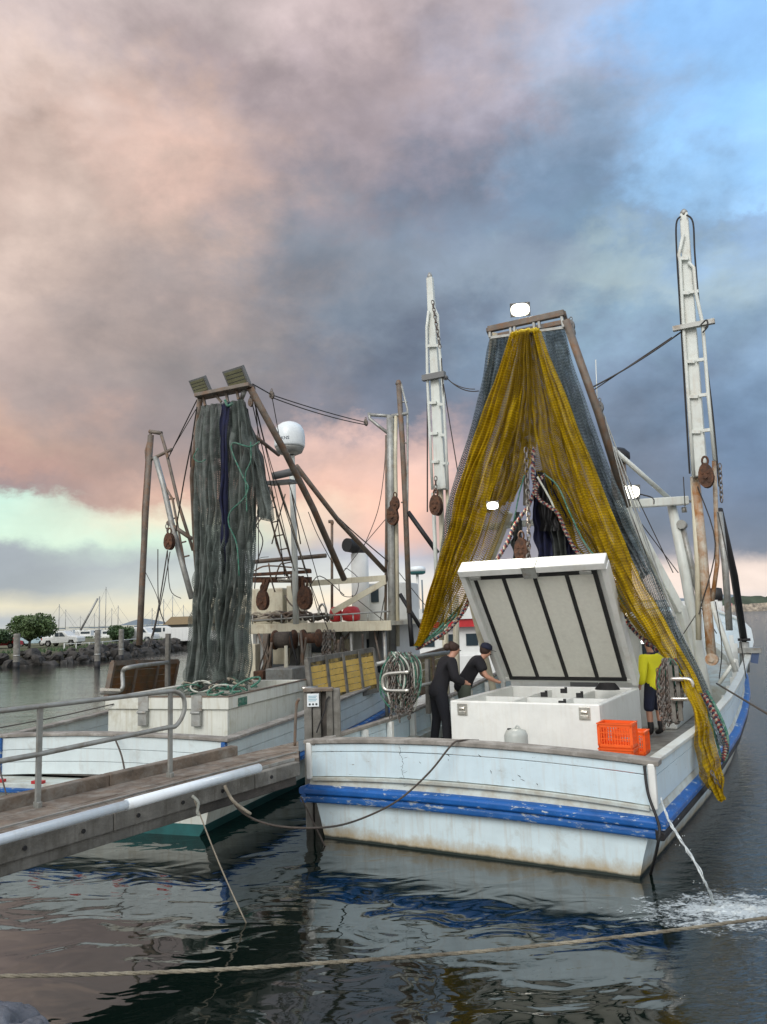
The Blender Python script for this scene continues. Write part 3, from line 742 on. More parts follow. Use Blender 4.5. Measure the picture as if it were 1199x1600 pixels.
# rigging
def wires(root, fr, name, lst, mt):
    for w_ in lst:
        r_, d_, pts = w_[0], w_[1], w_[2:]
        P = [fr.v(*p) for p in pts]
        if len(P) == 2: P = sag(P[0], P[1], d_, 10) if d_ else P
        else: P = smoothline(P, 5)
        mb = MB(); mb.tube(P, r_, 5, cap=False); part(name, mb, mt, root)
wires(trawler, RB, 'rigging_wire', [
    (.012, .10, (700, 592, BV), (748, 611, GV)), (.010, .05, (704, 596, BV), (742, 608, GV)),
    (.016, .05, (1064, 519, BV), (922, 607, 4.8)), (.012, .0, (1050, 527, BV), (924, 612, 4.8)),
    (.010, 0, (1068, 745, BV), (1071, 800, BV)), 
    (.012, 0, (693, 600, BV - .2), (716, 740, BV)), (.012, 0, (690, 560, BV - .2), (700, 760, BV)),
    (.010, 0, (930, 640, 5), (1052, 895, 6)), (.010, 0, (985, 800, 5), (1060, 1000, 5)), (.010, 0, (1000, 815, 6), (1060, 895, 7)),
    (.010, 0, (1122, 800, BV), (1142, 900, BV), (1166, 1060, 6)), (.012, 0, (1090, 760, BV), (1118, 850, BV), (1096, 945, BV), (1092, 960, BV)),
    (.010, 0, (1118, 940, BV), (1128, 1010, BV), (1124, 1060, 6.3)), (.010, 0, (1062, 1000, 6), (1098, 945, 6)), (.010, 0, (1096, 950, 6), (1120, 990, 6)),
], M_wire)
wires(trawler, RB, 'rigging_wire', [
    (.014, 0, (887, 520, 4.3), (940, 640, 4.8), (1000, 800, 5.2)), (.014, 0, (892, 520, 4.4), (955, 690, 5), (1035, 910, 5.5)), (.012, 0, (900, 560, 4.4), (935, 655, 4.8), (975, 790, 5.2)),
    (.014, 0, (960, 700, 4.8), (1010, 850, 5), (1075, 1010, 5)), (.012, 0, (945, 650, 4.8), (1000, 850, 5), (1068, 1020, 5)),
], M_wireL)
wires(trawler, RB, 'hydraulic_hose', [
    (.018, 0, (1064, 338, BV - .1), (1057, 350, BV - .1), (1058, 400, BV - .1), (1064, 500, BV - .1), (1072, 640, BV - .1), (1078, 740, BV - .1)),
    (.018, 0, (1073, 336, BV - .1), (1083, 348, BV - .1), (1086, 400, BV - .1), (1093, 480, BV - .1), (1103, 560, BV - .1), (1114, 650, BV - .1), (1124, 760, BV - .1)),
    (.016, 0, (668, 560, BV - .1), (668, 700, BV - .1), (668, 800, BV - .1)),
    (.014, 0, (1095, 508, BV - .2), (1104, 500, BV - .2), (1106, 510, BV - .2), (1098, 520, BV - .2)),
    (.014, 0, (1000, 772, 5.6), (1020, 778, 5.6), (1022, 788, 5.6)),
], M_black)
for p_ in ((893, 510, 4.3), (938, 637, 4.7), (894, 520, 4.3)):
    block(trawler, RB, *p_, .55, M_grey)
# stainless grab rails on the bulwarks
def grab(px0, py0, px1, py1, v, flip):
    a, b, c_, d = (px0, py0), (px1, py0 + (3 if flip else 0)), (px1, py1), (px0, py1)
    P = [RB.v(*q, v) for q in ((a, b, c_, d))]
    pts = [P[0], P[0].lerp(P[1], .7), P[1].lerp(P[0], .08) + (P[2] - P[1]) * .08, P[1].lerp(P[2], .3), P[1].lerp(P[2], .7), P[2].lerp(P[3], .08) + (P[1] - P[2]) * .08, P[3].lerp(P[2], .7), P[3]]
    mb = MB(); mb.tube(smoothline(pts, 4), .035, 10); part('grab_rail', mb, M_stain, trawler)
grab(1048, 1061, 1082, 1092, 3.1, False); grab(640, 1050, 599, 1079, 2.4, True)
mb = MB(); mb.tube([RB.v(588, 1038, 2.6), RB.v(620, 1030, 3), RB.v(703, 1019, 4.6)], .04, 8); part('side_rail', mb, M_galv, trawler)
mb = MB(); mb.tube([RB.v(655, 1072, 3.4), RB.v(700, 1061, 4.4)], .035, 8); part('side_rail', mb, M_galv, trawler)
for px, py, py2, v_ in ((612, 1030, 1110, 2.9), (640, 1028, 1115, 3.3), (668, 1030, 1115, 3.8)):
    mb = MB(); mb.bar(RB.v(px, py, v_), RB.v(px + 2, py2, v_), .08, .08); part('rail_post', mb, M_wood2, trawler)
for px, py, py2, v_ in ((1047, 1040, 1128, 3.2), (1057, 1040, 1126, 3.2), (1040, 1045, 1130, 3.3)):
    mb = MB(); mb.bar(RB.v(px, py, v_), RB.v(px + 8, py2, v_), .05, .06); part('rail_post', mb, M_wood2, trawler)
# lit floodlights
def flood(root, fr, px, py, v, s, tilt, power, lit=True, axis=(0, -1, -.45), lab=None):
    c_ = fr.v(px, py, v); ax = V(axis).normalized()
    R = ax.to_track_quat('Z', 'Y').to_matrix().to_4x4()
    T = Matrix.Translation(c_) @ R
    mb = MB(); mb.boxm(T @ Matrix.Translation((0, 0, -.05 * s)), (.5 * s, .34 * s, .10 * s))
    for k in range(-4, 5): mb.boxm(T @ Matrix.Translation((k * .05 * s, 0, -.12 * s)), (.01 * s, .3 * s, .07 * s))
    h = part('floodlight', mb, M_grey, root, label=lab, bevel=.01)
    mb = MB(); n_o = 24; oc = [(math.cos(k * 2 * math.pi / n_o), math.sin(k * 2 * math.pi / n_o)) for k in range(n_o)]
    for sc_, zz_ in ((1, -.002), (1, .012), (.75, .04), (.4, .055), (.02, .06)): mb.v += [T @ V((.23 * s * sc_ * abs(a) ** .75 * (1 if a > 0 else -1), .155 * s * sc_ * abs(b) ** .75 * (1 if b > 0 else -1), zz_ * s)) for a, b in oc]
    for r_ in range(4):
        for k in range(n_o): mb.f.append((r_ * n_o + k, r_ * n_o + (k + 1) % n_o, (r_ + 1) * n_o + (k + 1) % n_o, (r_ + 1) * n_o + k)); mb.sm.append(True)
    part('lamp_lens', mb, M_lens if lit else M_lensoff, h)
    mb = MB(); mb.boxm(T @ Matrix.Translation((0, .0, -.13 * s)), (.05 * s, .05 * s, .3 * s)); part('lamp_bracket', mb, M_galv, h)
    if lit:
        ld = bpy.data.lights.new('floodlight_beam', 'AREA'); ld.energy = power; ld.shape = 'DISK'; ld.size = .26 * s; ld.color = (1, .95, .80)
        lo = bpy.data.objects.new('floodlight_beam', ld); COL.objects.link(lo)
        lo.matrix_world = Matrix.Translation(fr.W(c_ + ax * .03)) @ Matrix.Rotation(-fr.a, 4, 'Z') @ (-ax).to_track_quat('Z', 'Y').to_matrix().to_4x4()
flood(trawler, RB, 813, 484, GV + .1, .78, 0, 330, lab='lit floodlight on top of the gantry', axis=(.35, -1, -.55))
flood(trawler, RB, 984, 769, 5.6, .82, 0, 170, lab='lit floodlight on the starboard gallows', axis=(.5, -1, -.35))
mb = MB(); mb.tube([RB.v(770, 789, 3.75), RB.v(790, 806, 5.6)], .02, 6); part('lamp_arm', mb, M_galv, trawler)
flood(trawler, RB, 770, 790, 3.7, .46, 0, 90, lab='lit floodlight shining through the port net', axis=(.3, -1, -.4))
flood(trawler, RB, 979, 960, 5.2, .22, 0, 10, lab='small lit lamp beside the raised lid', axis=(.4, -1, -.2))
# ---- freezer box with raised lid
def in_box(a, b): 
    mb = MB(); mb.bb(a, b); return mb
fz = thing('freezer_box', 'big white freezer box on the aft deck with divided bins and its lid raised', 'freezer box', RB, (0, 4, .73))
X0, X1, Y0, Y1, Z1 = -1.36, 1.22, 2.6, 5.5, 1.72
T_ = .11
part('box_wall', in_box((X0, Y0, .73), (X1, Y0 + T_, Z1)), M_white, fz, bevel=.02)
part('box_wall', in_box((X0, Y1 - T_, .73), (X1, Y1, Z1)), M_white, fz, bevel=.02)
part('box_wall', in_box((X0, Y0 + T_, .73), (X0 + T_, Y1 - T_, Z1 - .002)), M_white, fz, bevel=.02)
part('box_wall', in_box((X1 - T_, Y0 + T_, .73), (X1, Y1 - T_, Z1 - .002)), M_white, fz, bevel=.02)
part('box_floor', in_box((X0 + T_, Y0 + T_, .74), (X1 - T_, Y1 - T_, .85)), M_white, fz)
part('divider', in_box((X0 + T_, 3.95, .85), (X1 - T_, 4.03, Z1 - .06)), M_white, fz)
for x in (-.50, .36):
    part('divider', in_box((x, Y0 + T_, .85), (x + .05, 3.95, Z1 - .06)), M_white, fz); part('divider', in_box((x, 4.03, .85), (x + .05, Y1 - T_, Z1 - .06)), M_white, fz)
for x in (-1.13, .98):
    mb = MB(); mb.bb((x - .09, Y0 - .02, 1.48), (x + .09, Y0 - .004, 1.68)); mb.lathe((x - .05, Y0 - .03, 1.6), [(.03, 0), (.03, .1)], 8, 'X'); mb.bb((x - .06, Y0 - .04, 1.5), (x + .06, Y0 - .02, 1.55)); part('latch_plate', mb, M_stain, fz, bevel=.006)
for x, y in ((-.1, 4.0), (.62, 2.75), (.05, 4.7), (.55, 4.0)):
    mb = MB(); mb.bb((x - .1, y - .02, Z1 - .05), (x + .02, y + .02, Z1 + .03)); mb.lathe((x, y, Z1 + .02), [(.025, 0), (.025, .04)], 8); part('hinge_stop', mb, M_black, fz)
mb = MB()
for k in range(6):
    R_ = .14 - k * .01; mb.tube([V((.75 + math.cos(a) * R_ * 1.6, 5.0 + math.sin(a) * R_, Z1 + .012 + k * .02)) for a in [j * math.pi / 8 for j in range(16)]], .012, 5, closed=True)
solo('coiled_hose', mb, M_black, 'small coil of black hose on the far corner of the freezer box', 'hose', RB, (.75, 5.0, Z1))
# lid frame of reference
lo_ = V((-.11, 5.33, 1.84)); ll = V((0, 3.5 - 5.33, 4.03 - 1.84)); LL = ll.length; ly = ll.normalized(); lx = V((1, 0, 0)); lz = lx.cross(ly)   # normal
LM = Matrix(((lx.x, ly.x, lz.x, lo_.x), (lx.y, ly.y, lz.y, lo_.y), (lx.z, ly.z, lz.z, lo_.z), (0, 0, 0, 1)))
# inner face must look towards the stern and down
inn = -1 if (lz.y > 0 or lz.z > 0) else 1
def lidbox(x0, x1, y0, y1, z0, z1):
    mb = MB(); mb.boxm(LM @ Matrix.Translation(((x0 + x1) / 2, (y0 + y1) / 2, inn * (z0 + z1) / 2)), (x1 - x0, y1 - y0, abs(z1 - z0))); return mb
WL = 1.36
lid = part('lid', lidbox(-WL, WL, -.02, LL + .02, -.17, -.02), M_white, fz, label='raised lid standing open over the freezer box', bevel=.02)
for a, b, c_, d in ((-WL, WL, -.04, .06), (-WL, WL, LL - .10, LL + .04)):
    part('lid_flange', lidbox(a, b, c_, d, -.17, .13 if c_ > 0 else .0), M_white, lid, bevel=.015)
for a, b in ((-WL - .012, -WL + .10), (WL - .10, WL + .012)): part('lid_flange', lidbox(a, b, .0, LL - .10, -.165, .10), M_white, lid, bevel=.015)
cols_ = [-WL + .24, -.56, .03, .62, WL - .24]
for i in range(4):
    part('liner_panel', lidbox(cols_[i] + .035, cols_[i + 1] - .035, .12, LL - .26, -.02, .015), M_lid, lid, bevel=.006)
for x in cols_: part('black_seal', lidbox(x - .035, x + .035, .05, LL - .19, -.02, .026), M_black, lid)
part('black_seal', lidbox(-WL + .2, WL - .2, LL - .255, LL - .18, -.018, .03), M_black, lid)
part('black_seal', lidbox(-WL + .2, WL - .2, .04, .11, -.018, .03), M_black, lid)
part('lifting_plate', lidbox(-.12, .14, LL - .20, LL + .05, -.1, .145), M_galv, lid, bevel=.005)
for x in (-1.05, 1.0): part('catch', lidbox(x - .1, x + .1, LL - .17, LL - .11, .1, .145), M_galv, lid)
# jerrycan
jc = thing('jerrycan', 'cloudy plastic drum with black cap between the freezer box and the stern rail', 'drum', RB, (0, 1.6, .73))
q = RB.v(807, 1158, 1.6); q2 = RB.v(806, 1138, 1.6); s_ = .19
mb = MB(); mb.lathe((q.x, q.y, .74), [(.17, 0), (.18, .03), (.18, q2.z - .74 - .10), (.15, q2.z - .74 - .03), (.06, q2.z - .74)], 20); part('drum_body', mb, M_can, jc)
mb = MB(); mb.lathe((q.x - .09, q.y - .03, q2.z - .04), [(.035, 0), (.035, .04)], 10); part('cap', mb, M_black, jc)
mb = MB(); mb.tube(smoothline([(q.x - .02, q.y, q2.z - .01), (q.x + .03, q.y, q2.z + .04), (q.x + .09, q.y, q2.z - .03)], 4), .014, 6); part('handle', mb, M_can, jc)
# crates
def crate_mb(parts_into):
    W_, D_, H_ = .46, .34, .34
    shell = MB(); 
    shell.bb((-W_/2, -D_/2, 0), (W_/2, D_/2, .02))
    for z_ in (.0, H_ - .055):
        for a, b in (((-W_/2, -D_/2), (W_/2, -D_/2 + .018)), ((-W_/2, D_/2 - .018), (W_/2, D_/2)), ((-W_/2, -D_/2), (-W_/2 + .018, D_/2)), ((W_/2 - .018, -D_/2), (W_/2, D_/2))):
            shell.bb((a[0], a[1], z_), (b[0], b[1], z_ + .055))
    shell.bb((-W_/2 - .012, -D_/2 - .012, H_ - .02), (W_/2 + .012, -D_/2 + .02, H_)); shell.bb((-W_/2 - .012, D_/2 - .02, H_ - .02), (W_/2 + .012, D_/2 + .012, H_))
    shell.bb((-W_/2 - .012, -D_/2, H_ - .02), (-W_/2 + .02, D_/2, H_ - .001)); shell.bb((W_/2 - .02, -D_/2, H_ - .02), (W_/2 + .012, D_/2, H_ - .001))
    ribs = MB()
    n = 12
    for i in range(n + 1):
        x = -W_/2 + .01 + (W_ - .02) * i / n
        for y in (-D_/2 + .008, D_/2 - .008): ribs.box((x, y, H_/2), (.014 if i not in (0, n) else .04, .012, H_ - .06))
    for i in range(9):
        y = -D_/2 + .01 + (D_ - .02) * i / 8
        for x in (-W_/2 + .008, W_/2 - .008): ribs.box((x, y, H_/2), (.012, .014, H_ - .06))
    for z_ in (.13, .21):
        for y in (-D_/2 + .009, D_/2 - .009): ribs.box((0, y, z_), (W_, .010, .012))
        for x in (-W_/2 + .009, W_/2 - .009): ribs.box((x, 0, z_), (.010, D_, .012))
    return shell, ribs
def crate(loc, label):
    c_ = thing('crate', label, 'crate', RB, loc, 'orange plastic crates by the freezer box')
    sh_, rb_ = crate_mb(None)
    for m_ in (sh_, rb_): m_.v = [p + V(loc) for p in m_.v]
    part('crate_shell', sh_, M_orange, c_); part('slatted_sides', rb_, M_orange, c_)
    mb = MB(); mb.bb((-.18 + loc[0], -.12 + loc[1], .02 + loc[2]), (.18 + loc[0], .12 + loc[1], .25 + loc[2])); 
    return c_
cb = RB.v(967, 1172, 1.35)
zc = RB.v(967, 1167, 1.35).z
crate((cb.x, 1.35, zc - .34), 'lower orange crate of the front stack, mostly behind the stern rail')
crate((cb.x, 1.35, zc), 'upper orange crate standing on another at the front right of the freezer box')
cc = RB.z(1003, 1172, .74); crate((1.73, 2.35, RB.v(1000, 1141, 2.35).z - .34), 'single orange crate behind the front stack at the starboard bulwark')

# ================================================================== NETS
def net(name, label, L, Rr, nm, fr, pleats=5, amp=.12, seed=1, nx=70, ny=110, lat=.04, mt=None, ragged=0, kind_=None, group=None, bulge=0, edge=.05):
    Ls = smoothline(L, 8); Rs = smoothline(Rr, 8)
    def at(P, t):
        x = t * (len(P) - 1); i = min(int(x), len(P) - 2); return P[i].lerp(P[i + 1], x - i)
    rows = []; uvs = []; rnd = random.Random(seed); ph = [rnd.uniform(0, 6.28) for _ in range(6)]
    arc = 0; pc = None
    for j in range(ny + 1):
        t = j / ny; a = at(Ls, t); b = at(Rs, t); wv = b - a; wl_ = wv.length; cc_ = (a + b) / 2
        if pc is not None: arc += (cc_ - pc).length
        pc = cc_
        row = []; uvr = []
        for i in range(nx + 1):
            s_ = i / nx
            s2 = s_ + .02 * math.sin(2 * math.pi * (s_ * 3 + t * 1.3) + ph[0])
            p = a + wv * min(1, max(0, s2))
            fold = math.sin(2 * math.pi * pleats * s_ + ph[1] + 1.1 * math.sin(t * 4 + ph[2])) + .25 * math.sin(2 * math.pi * pleats * 2.3 * s_ + ph[3] + t * 5)
            nz = noise.noise(V((s_ * 6 + seed * 9, t * 5, seed))) * 1.3
            if edge: a_j = V((noise.noise(V((t * 9, seed * 3.3, 1))) * edge, 0, 0)); p = p + a_j * (1 - s_) - V((noise.noise(V((t * 8, seed * 2.1, 7))) * edge, 0, 0)) * s_
            fa = amp * (.35 + .65 * min(1, t * 3)) * (fold * .75 + nz * 1.3)
            p = p + V((0, fa - bulge * math.sin(math.pi * s_) , 0)) + V((lat * wl_ * .2 * math.cos(2 * math.pi * pleats * s_ + ph[4]), 0, 0))
            if ragged and j == ny: p += V((0, 0, -ragged * abs(noise.noise(V((s_ * 9, seed, 3))))))
            row.append(p); uvr.append((s_ * (.55 + pleats * .13), arc))
        rows.append(row); uvs.append(uvr)
    mb = MB(); mb.grid(rows, uvs)
    if isinstance(name, tuple): return part(name[0], mb, nm, name[1])
    return solo(name, mb, nm, label, 'net', fr, loc=tuple(rows[0][nx // 2]), group=group)
def pl(fr, *pts): return [fr.v(*p) for p in pts]
NV = 4.1
yn = thing('yellow_trawl_net', 'bright yellow trawl net draped from the gantry head like an open curtain', 'net', RB, tuple(RB.v(823, 520, NV - .1)))
# port side wing, thick outer roll, loose inner web
net(('net_wing', yn), '', pl(RB, (799, 521, NV), (772, 610, NV), (738, 705, NV), (703, 830, NV), (672, 930, NV), (650, 1008, 3.9)), pl(RB, (824, 517, NV), (818, 610, NV), (792, 705, NV), (742, 850, NV), (697, 945, NV), (656, 1010, 3.9)), N_yel, RB, 4, .09, 3)
net(('net_wing', yn), '', pl(RB, (799, 520, NV - .12), (762, 630, NV - .1), (726, 735, NV - .1), (700, 830, NV - .1), (668, 940, NV - .1), (650, 1008, 3.8)), pl(RB, (812, 518, NV - .12), (786, 630, NV - .1), (749, 735, NV - .1), (722, 830, NV - .1), (688, 940, NV - .1), (658, 1010, 3.8)), N_yel, RB, 3, .10, 5)
net(('net_wing', yn), '', pl(RB, (812, 519, NV - .2), (790, 640, NV), (758, 740, NV + .1), (738, 800, NV + .1), (700, 900, NV + .1), (662, 1000, NV)), pl(RB, (826, 516, NV - .2), (829, 620, NV), (822, 700, NV + .1), (806, 770, NV + .1), (775, 860, NV + .3), (728, 955, NV + .2)), N_yel2, RB, 6, .12, 8)
net(('net_wing', yn), '', pl(RB, (815, 518, NV + .1), (800, 620, NV + .15), (775, 720, NV + .3), (750, 810, NV + .4)), pl(RB, (830, 516, NV + .1), (834, 620, NV + .15), (836, 700, NV + .3), (800, 780, NV + .4)), N_yel, RB, 5, .12, 18)
# starboard side
net(('net_wing', yn), '', pl(RB, (832, 518, NV - .1), (862, 640, NV - .1), (893, 740, NV - .1), (935, 850, NV - .1), (975, 930, NV), (1022, 1010, 3.7), (1058, 1060, 3.2)), pl(RB, (846, 516, NV - .1), (884, 620, NV - .1), (928, 730, NV - .1), (975, 840, NV - .1), (1012, 918, NV), (1058, 1002, 3.6), (1096, 1085, 3.0)), N_yel, RB, 3, .10, 4)
net(('net_wing', yn), '', pl(RB, (824, 518, NV), (828, 640, NV), (832, 715, NV + .1), (860, 800, NV + .1), (905, 868, NV + .1), (950, 930, NV + .3), (1000, 990, 4.0)), pl(RB, (838, 516, NV), (868, 620, NV), (898, 720, NV), (940, 830, NV), (980, 905, NV), (1020, 975, 4.0), (1040, 1020, 3.8)), N_yel2, RB, 6, .12, 9)
net(('net_wing', yn), '', pl(RB, (826, 518, NV + .1), (832, 620, NV + .1), (842, 700, NV + .1), (880, 790, NV + .1), (930, 870, NV + .1)), pl(RB, (840, 516, NV + .1), (872, 620, NV + .1), (905, 720, NV + .1), (948, 820, NV + .1), (975, 880, NV + .1)), N_yel, RB, 5, .12, 19)
# tail over the bulwark
net(('net_tail', yn), '', pl(RB, (1058, 1050, 3.3), (1082, 1110, 2.6), (1088, 1170, 2.3), (1100, 1220, 2.2), (1126, 1252, 2.15)), pl(RB, (1092, 1075, 3.1), (1110, 1120, 2.6), (1122, 1170, 2.4), (1132, 1205, 2.3), (1134, 1248, 2.2)), N_yel, RB, 4, .09, 6)
net(('net_tail', yn), '', pl(RB, (1062, 1050, 3.2), (1086, 1110, 2.5), (1094, 1175, 2.2), (1108, 1225, 2.1), (1124, 1250, 2.05)), pl(RB, (1078, 1070, 3.0), (1102, 1120, 2.5), (1112, 1170, 2.3), (1118, 1205, 2.2), (1132, 1250, 2.1)), N_yel, RB, 2, .06, 16)
mb = MB(); mb.tube(smoothline(pl(RB, (801, 523, NV - .05), (810, 520, NV - .08), (826, 517, NV - .08), (843, 516, NV - .05)), 5), [.05 + .015 * math.sin(i * 2.1) for i in range(16)], 10); part('gathered_head', mb, mat('bunched_yellow_net', (.55, .40, .012), .8, var=.3, bump=1, bsc=60), yn)
# blue grey net behind
bn = thing('blue_grey_trawl_net', 'blue-grey trawl net hanging behind the yellow net on both sides', 'net', RB, tuple(RB.v(870, 515, NV + .3)))
net(('net_wing', bn), '', pl(RB, (766, 527, NV + .25), (748, 620, NV + .3), (716, 740, NV + .3), (690, 850, NV + .4), (676, 940, NV + .4), (655, 1000, NV)), pl(RB, (798, 524, NV + .25), (786, 620, NV + .3), (752, 740, NV + .3), (722, 850, NV + .4), (696, 940, NV + .4), (662, 1004, NV)), N_blu, RB, 4, .09, 21)
net(('net_wing', bn), '', pl(RB, (768, 527, NV + .35), (752, 620, NV + .4), (722, 740, NV + .4), (698, 850, NV + .5)), pl(RB, (796, 524, NV + .35), (782, 620, NV + .4), (746, 740, NV + .4), (716, 850, NV + .5)), N_blu, RB, 3, .09, 22)
net(('net_wing', bn), '', pl(RB, (846, 517, NV + .2), (868, 620, NV + .2), (905, 720, NV + .2), (950, 820, NV + .2), (1000, 905, NV + .1), (1045, 985, 3.9), (1090, 1080, 3.3)), pl(RB, (880, 512, NV + .2), (910, 610, NV + .2), (950, 720, NV + .2), (985, 810, NV + .2), (1022, 895, NV + .1), (1062, 985, 3.9), (1108, 1085, 3.3)), N_blu, RB, 4, .09, 23)
net(('net_wing', bn), '', pl(RB, (850, 517, NV + .3), (875, 620, NV + .3), (912, 720, NV + .3), (955, 820, NV + .3), (1006, 905, NV + .2)), pl(RB, (878, 513, NV + .3), (905, 610, NV + .3), (942, 720, NV + .3), (978, 810, NV + .3), (1018, 895, NV + .2)), N_blu, RB, 3, .09, 24)
net(('net_tail', bn), '', pl(RB, (1088, 1075, 3.3), (1108, 1120, 2.9), (1124, 1165, 2.6)), pl(RB, (1108, 1082, 3.3), (1128, 1125, 2.9), (1137, 1165, 2.6)), N_blu, RB, 3, .07, 25)
# dark codend bags in the middle
cd = thing('net_codend', 'navy and charcoal codend bags hanging behind the chain in the middle of the gantry', 'net bag', RB, tuple(RB.v(850, 760, 4.3)))
for k, (mt, a, b, sd_) in enumerate(((M_navy, ((836, 735), (833, 800), (838, 880)), ((850, 735), (862, 800), (868, 882)), 31), (M_char, ((850, 738), (856, 800), (866, 882)), ((856, 740), (880, 800), (892, 882)), 32), (M_navy, ((856, 745), (880, 805), (888, 882)), ((860, 748), (895, 815), (908, 882)), 33), (M_char, ((806, 800), (800, 840), (806, 884)), ((812, 800), (818, 840), (822, 884)), 34), (M_black, ((838, 738), (842, 780), (846, 830)), ((852, 738), (868, 780), (874, 830)), 35))):
    net(('codend_bag', cd), '', pl(RB, *[p + (4.35 - .05 * k,) for p in a]), pl(RB, *[p + (4.35 - .05 * k,) for p in b]), mt, RB, 3, .08, sd_, 24, 40)
# red and white ground ropes
def rope_thing(name, label, fr, runs, cat='rope', off=(0, 0, 0)):
    t = thing(name, label, cat, fr, off)
    for nm, r_, mt, pts in runs:
        mb = MB(); P = smoothline([fr.v(*p) for p in pts], 6)
        if nm == 'chain': chain(mb, P, r_, r_ * .22); part(nm, mb, mt, t, kind='stuff')
        else: mb.tube(P, r_, 7); part(nm, mb, mt, t)
    return t
def twist(pts, fr, amp, turns, ph):
    P = smoothline([fr.v(*p) for p in pts], 10); out = []
    for i, p in enumerate(P):
        a = ph + turns * 2 * math.pi * i / len(P); out.append(p + V((math.cos(a) * amp, math.sin(a) * amp, 0)))
    return out
def braid(t, fr, pts, r, turns):
    for ph, mt in ((0, M_ropeR), (math.pi * .67, M_ropeB), (math.pi * 1.33, M_rope)):
        mb = MB(); mb.tube(twist(pts, fr, r * .9, turns, ph), r, 6); part('rope_strand', mb, mt, t)
gr = thing('ground_rope', 'red and white braided ground rope hung over the middle of the gantry above the lid', 'rope', RB, tuple(RB.v(835, 760, 3.8)))
braid(gr, RB, ((834, 700, 4.0), (833, 740, 3.9), (836, 762, 3.85), (826, 790, 3.85), (805, 820, 3.85), (792, 850, 3.8), (772, 882, 3.7)), .026, 26)
braid(gr, RB, ((850, 742, 3.9), (838, 765, 3.8), (845, 782, 3.8), (870, 800, 3.8), (884, 830, 3.8), (900, 860, 3.8), (918, 882, 3.7)), .024, 26)
mb = MB(); mb.tube(smoothline(pl(RB, (820, 742, 3.95), (812, 770, 3.9), (806, 800, 3.9), (796, 850, 3.9)), 5), .014, 6); mb.tube(smoothline(pl(RB, (850, 740, 3.9), (872, 760, 3.9), (890, 800, 3.9), (915, 850, 3.9), (945, 885, 3.9)), 5), .016, 6); part('green_line', mb, M_ropeG, gr)
mb = MB(); mb.tube(smoothline(pl(RB, (840, 745, 3.8), (860, 780, 3.8), (868, 800, 3.8)), 5), .02, 6); part('pale_line', mb, M_ropeW, gr)
gl = thing('ground_rope', 'red and white ground rope sagging under the port end of the yellow net', 'rope', RB, tuple(RB.v(700, 980, 3.9)))
braid(gl, RB, ((735, 930, 4.4), (725, 955, 4.2), (700, 985, 4.0), (672, 1003, 3.9), (652, 1014, 3.9)), .027, 22)
mb = MB(); mb.tube(smoothline(pl(RB, (722, 945, 4.4), (700, 968, 4.2), (675, 993, 4.0), (650, 1012, 3.9)), 5), .025, 6); mb.tube(smoothline(pl(RB, (718, 955, 4.3), (690, 985, 4.1), (658, 1008, 3.9)), 5), .02, 6); part('green_line', mb, M_ropeG, gl)
grr = thing('ground_rope', 'red and white ground rope sagging under the starboard net above the man in yellow', 'rope', RB, tuple(RB.v(990, 980, 4.4)))
braid(grr, RB, ((958, 905, 4.8), (968, 945, 4.8), (985, 978, 4.7), (1010, 1003, 4.5), (1040, 1025, 4.1)), .027, 22)
mb = MB(); mb.tube(smoothline(pl(RB, (962, 915, 4.8), (985, 965, 4.7), (1010, 992, 4.5), (1045, 1020, 4.1)), 5), .022, 6); part('green_line', mb, M_ropeG, grr)
ts = thing('chafing_rope_bunch', 'dark red and green ropes bunched beside the yellow net tail outside the starboard bulwark', 'rope', RB, tuple(RB.v(1120, 1120, 2.8)))
braid(ts, RB, ((1100, 1085, 3.2), (1116, 1115, 2.9), (1130, 1150, 2.7), (1134, 1170, 2.6), (1128, 1188, 2.5)), .027, 22)
mb = MB(); mb.tube(smoothline(pl(RB, (1105, 1080, 3.2), (1124, 1115, 2.9), (1137, 1150, 2.7), (1136, 1180, 2.6), (1130, 1190, 2.5)), 5), .022, 6); mb.tube(smoothline(pl(RB, (1098, 1095, 3.2), (1112, 1130, 2.9), (1122, 1165, 2.7), (1128, 1185, 2.5)), 5), .02, 6); part('green_line', mb, M_ropeG, ts)
mb = MB(); chain(mb, smoothline(pl(RB, (1110, 1100, 3.1), (1126, 1135, 2.8), (1132, 1165, 2.6)), 5), .035, .008); part('chain', mb, M_chain, ts, kind='stuff')
mb = MB(); chain(mb, smoothline(pl(RB, (1112, 1205, 2.1), (1120, 1222, 2.1), (1126, 1230, 2.1)), 5), .04, .01); part('chain', mb, M_chain, ts, kind='stuff')
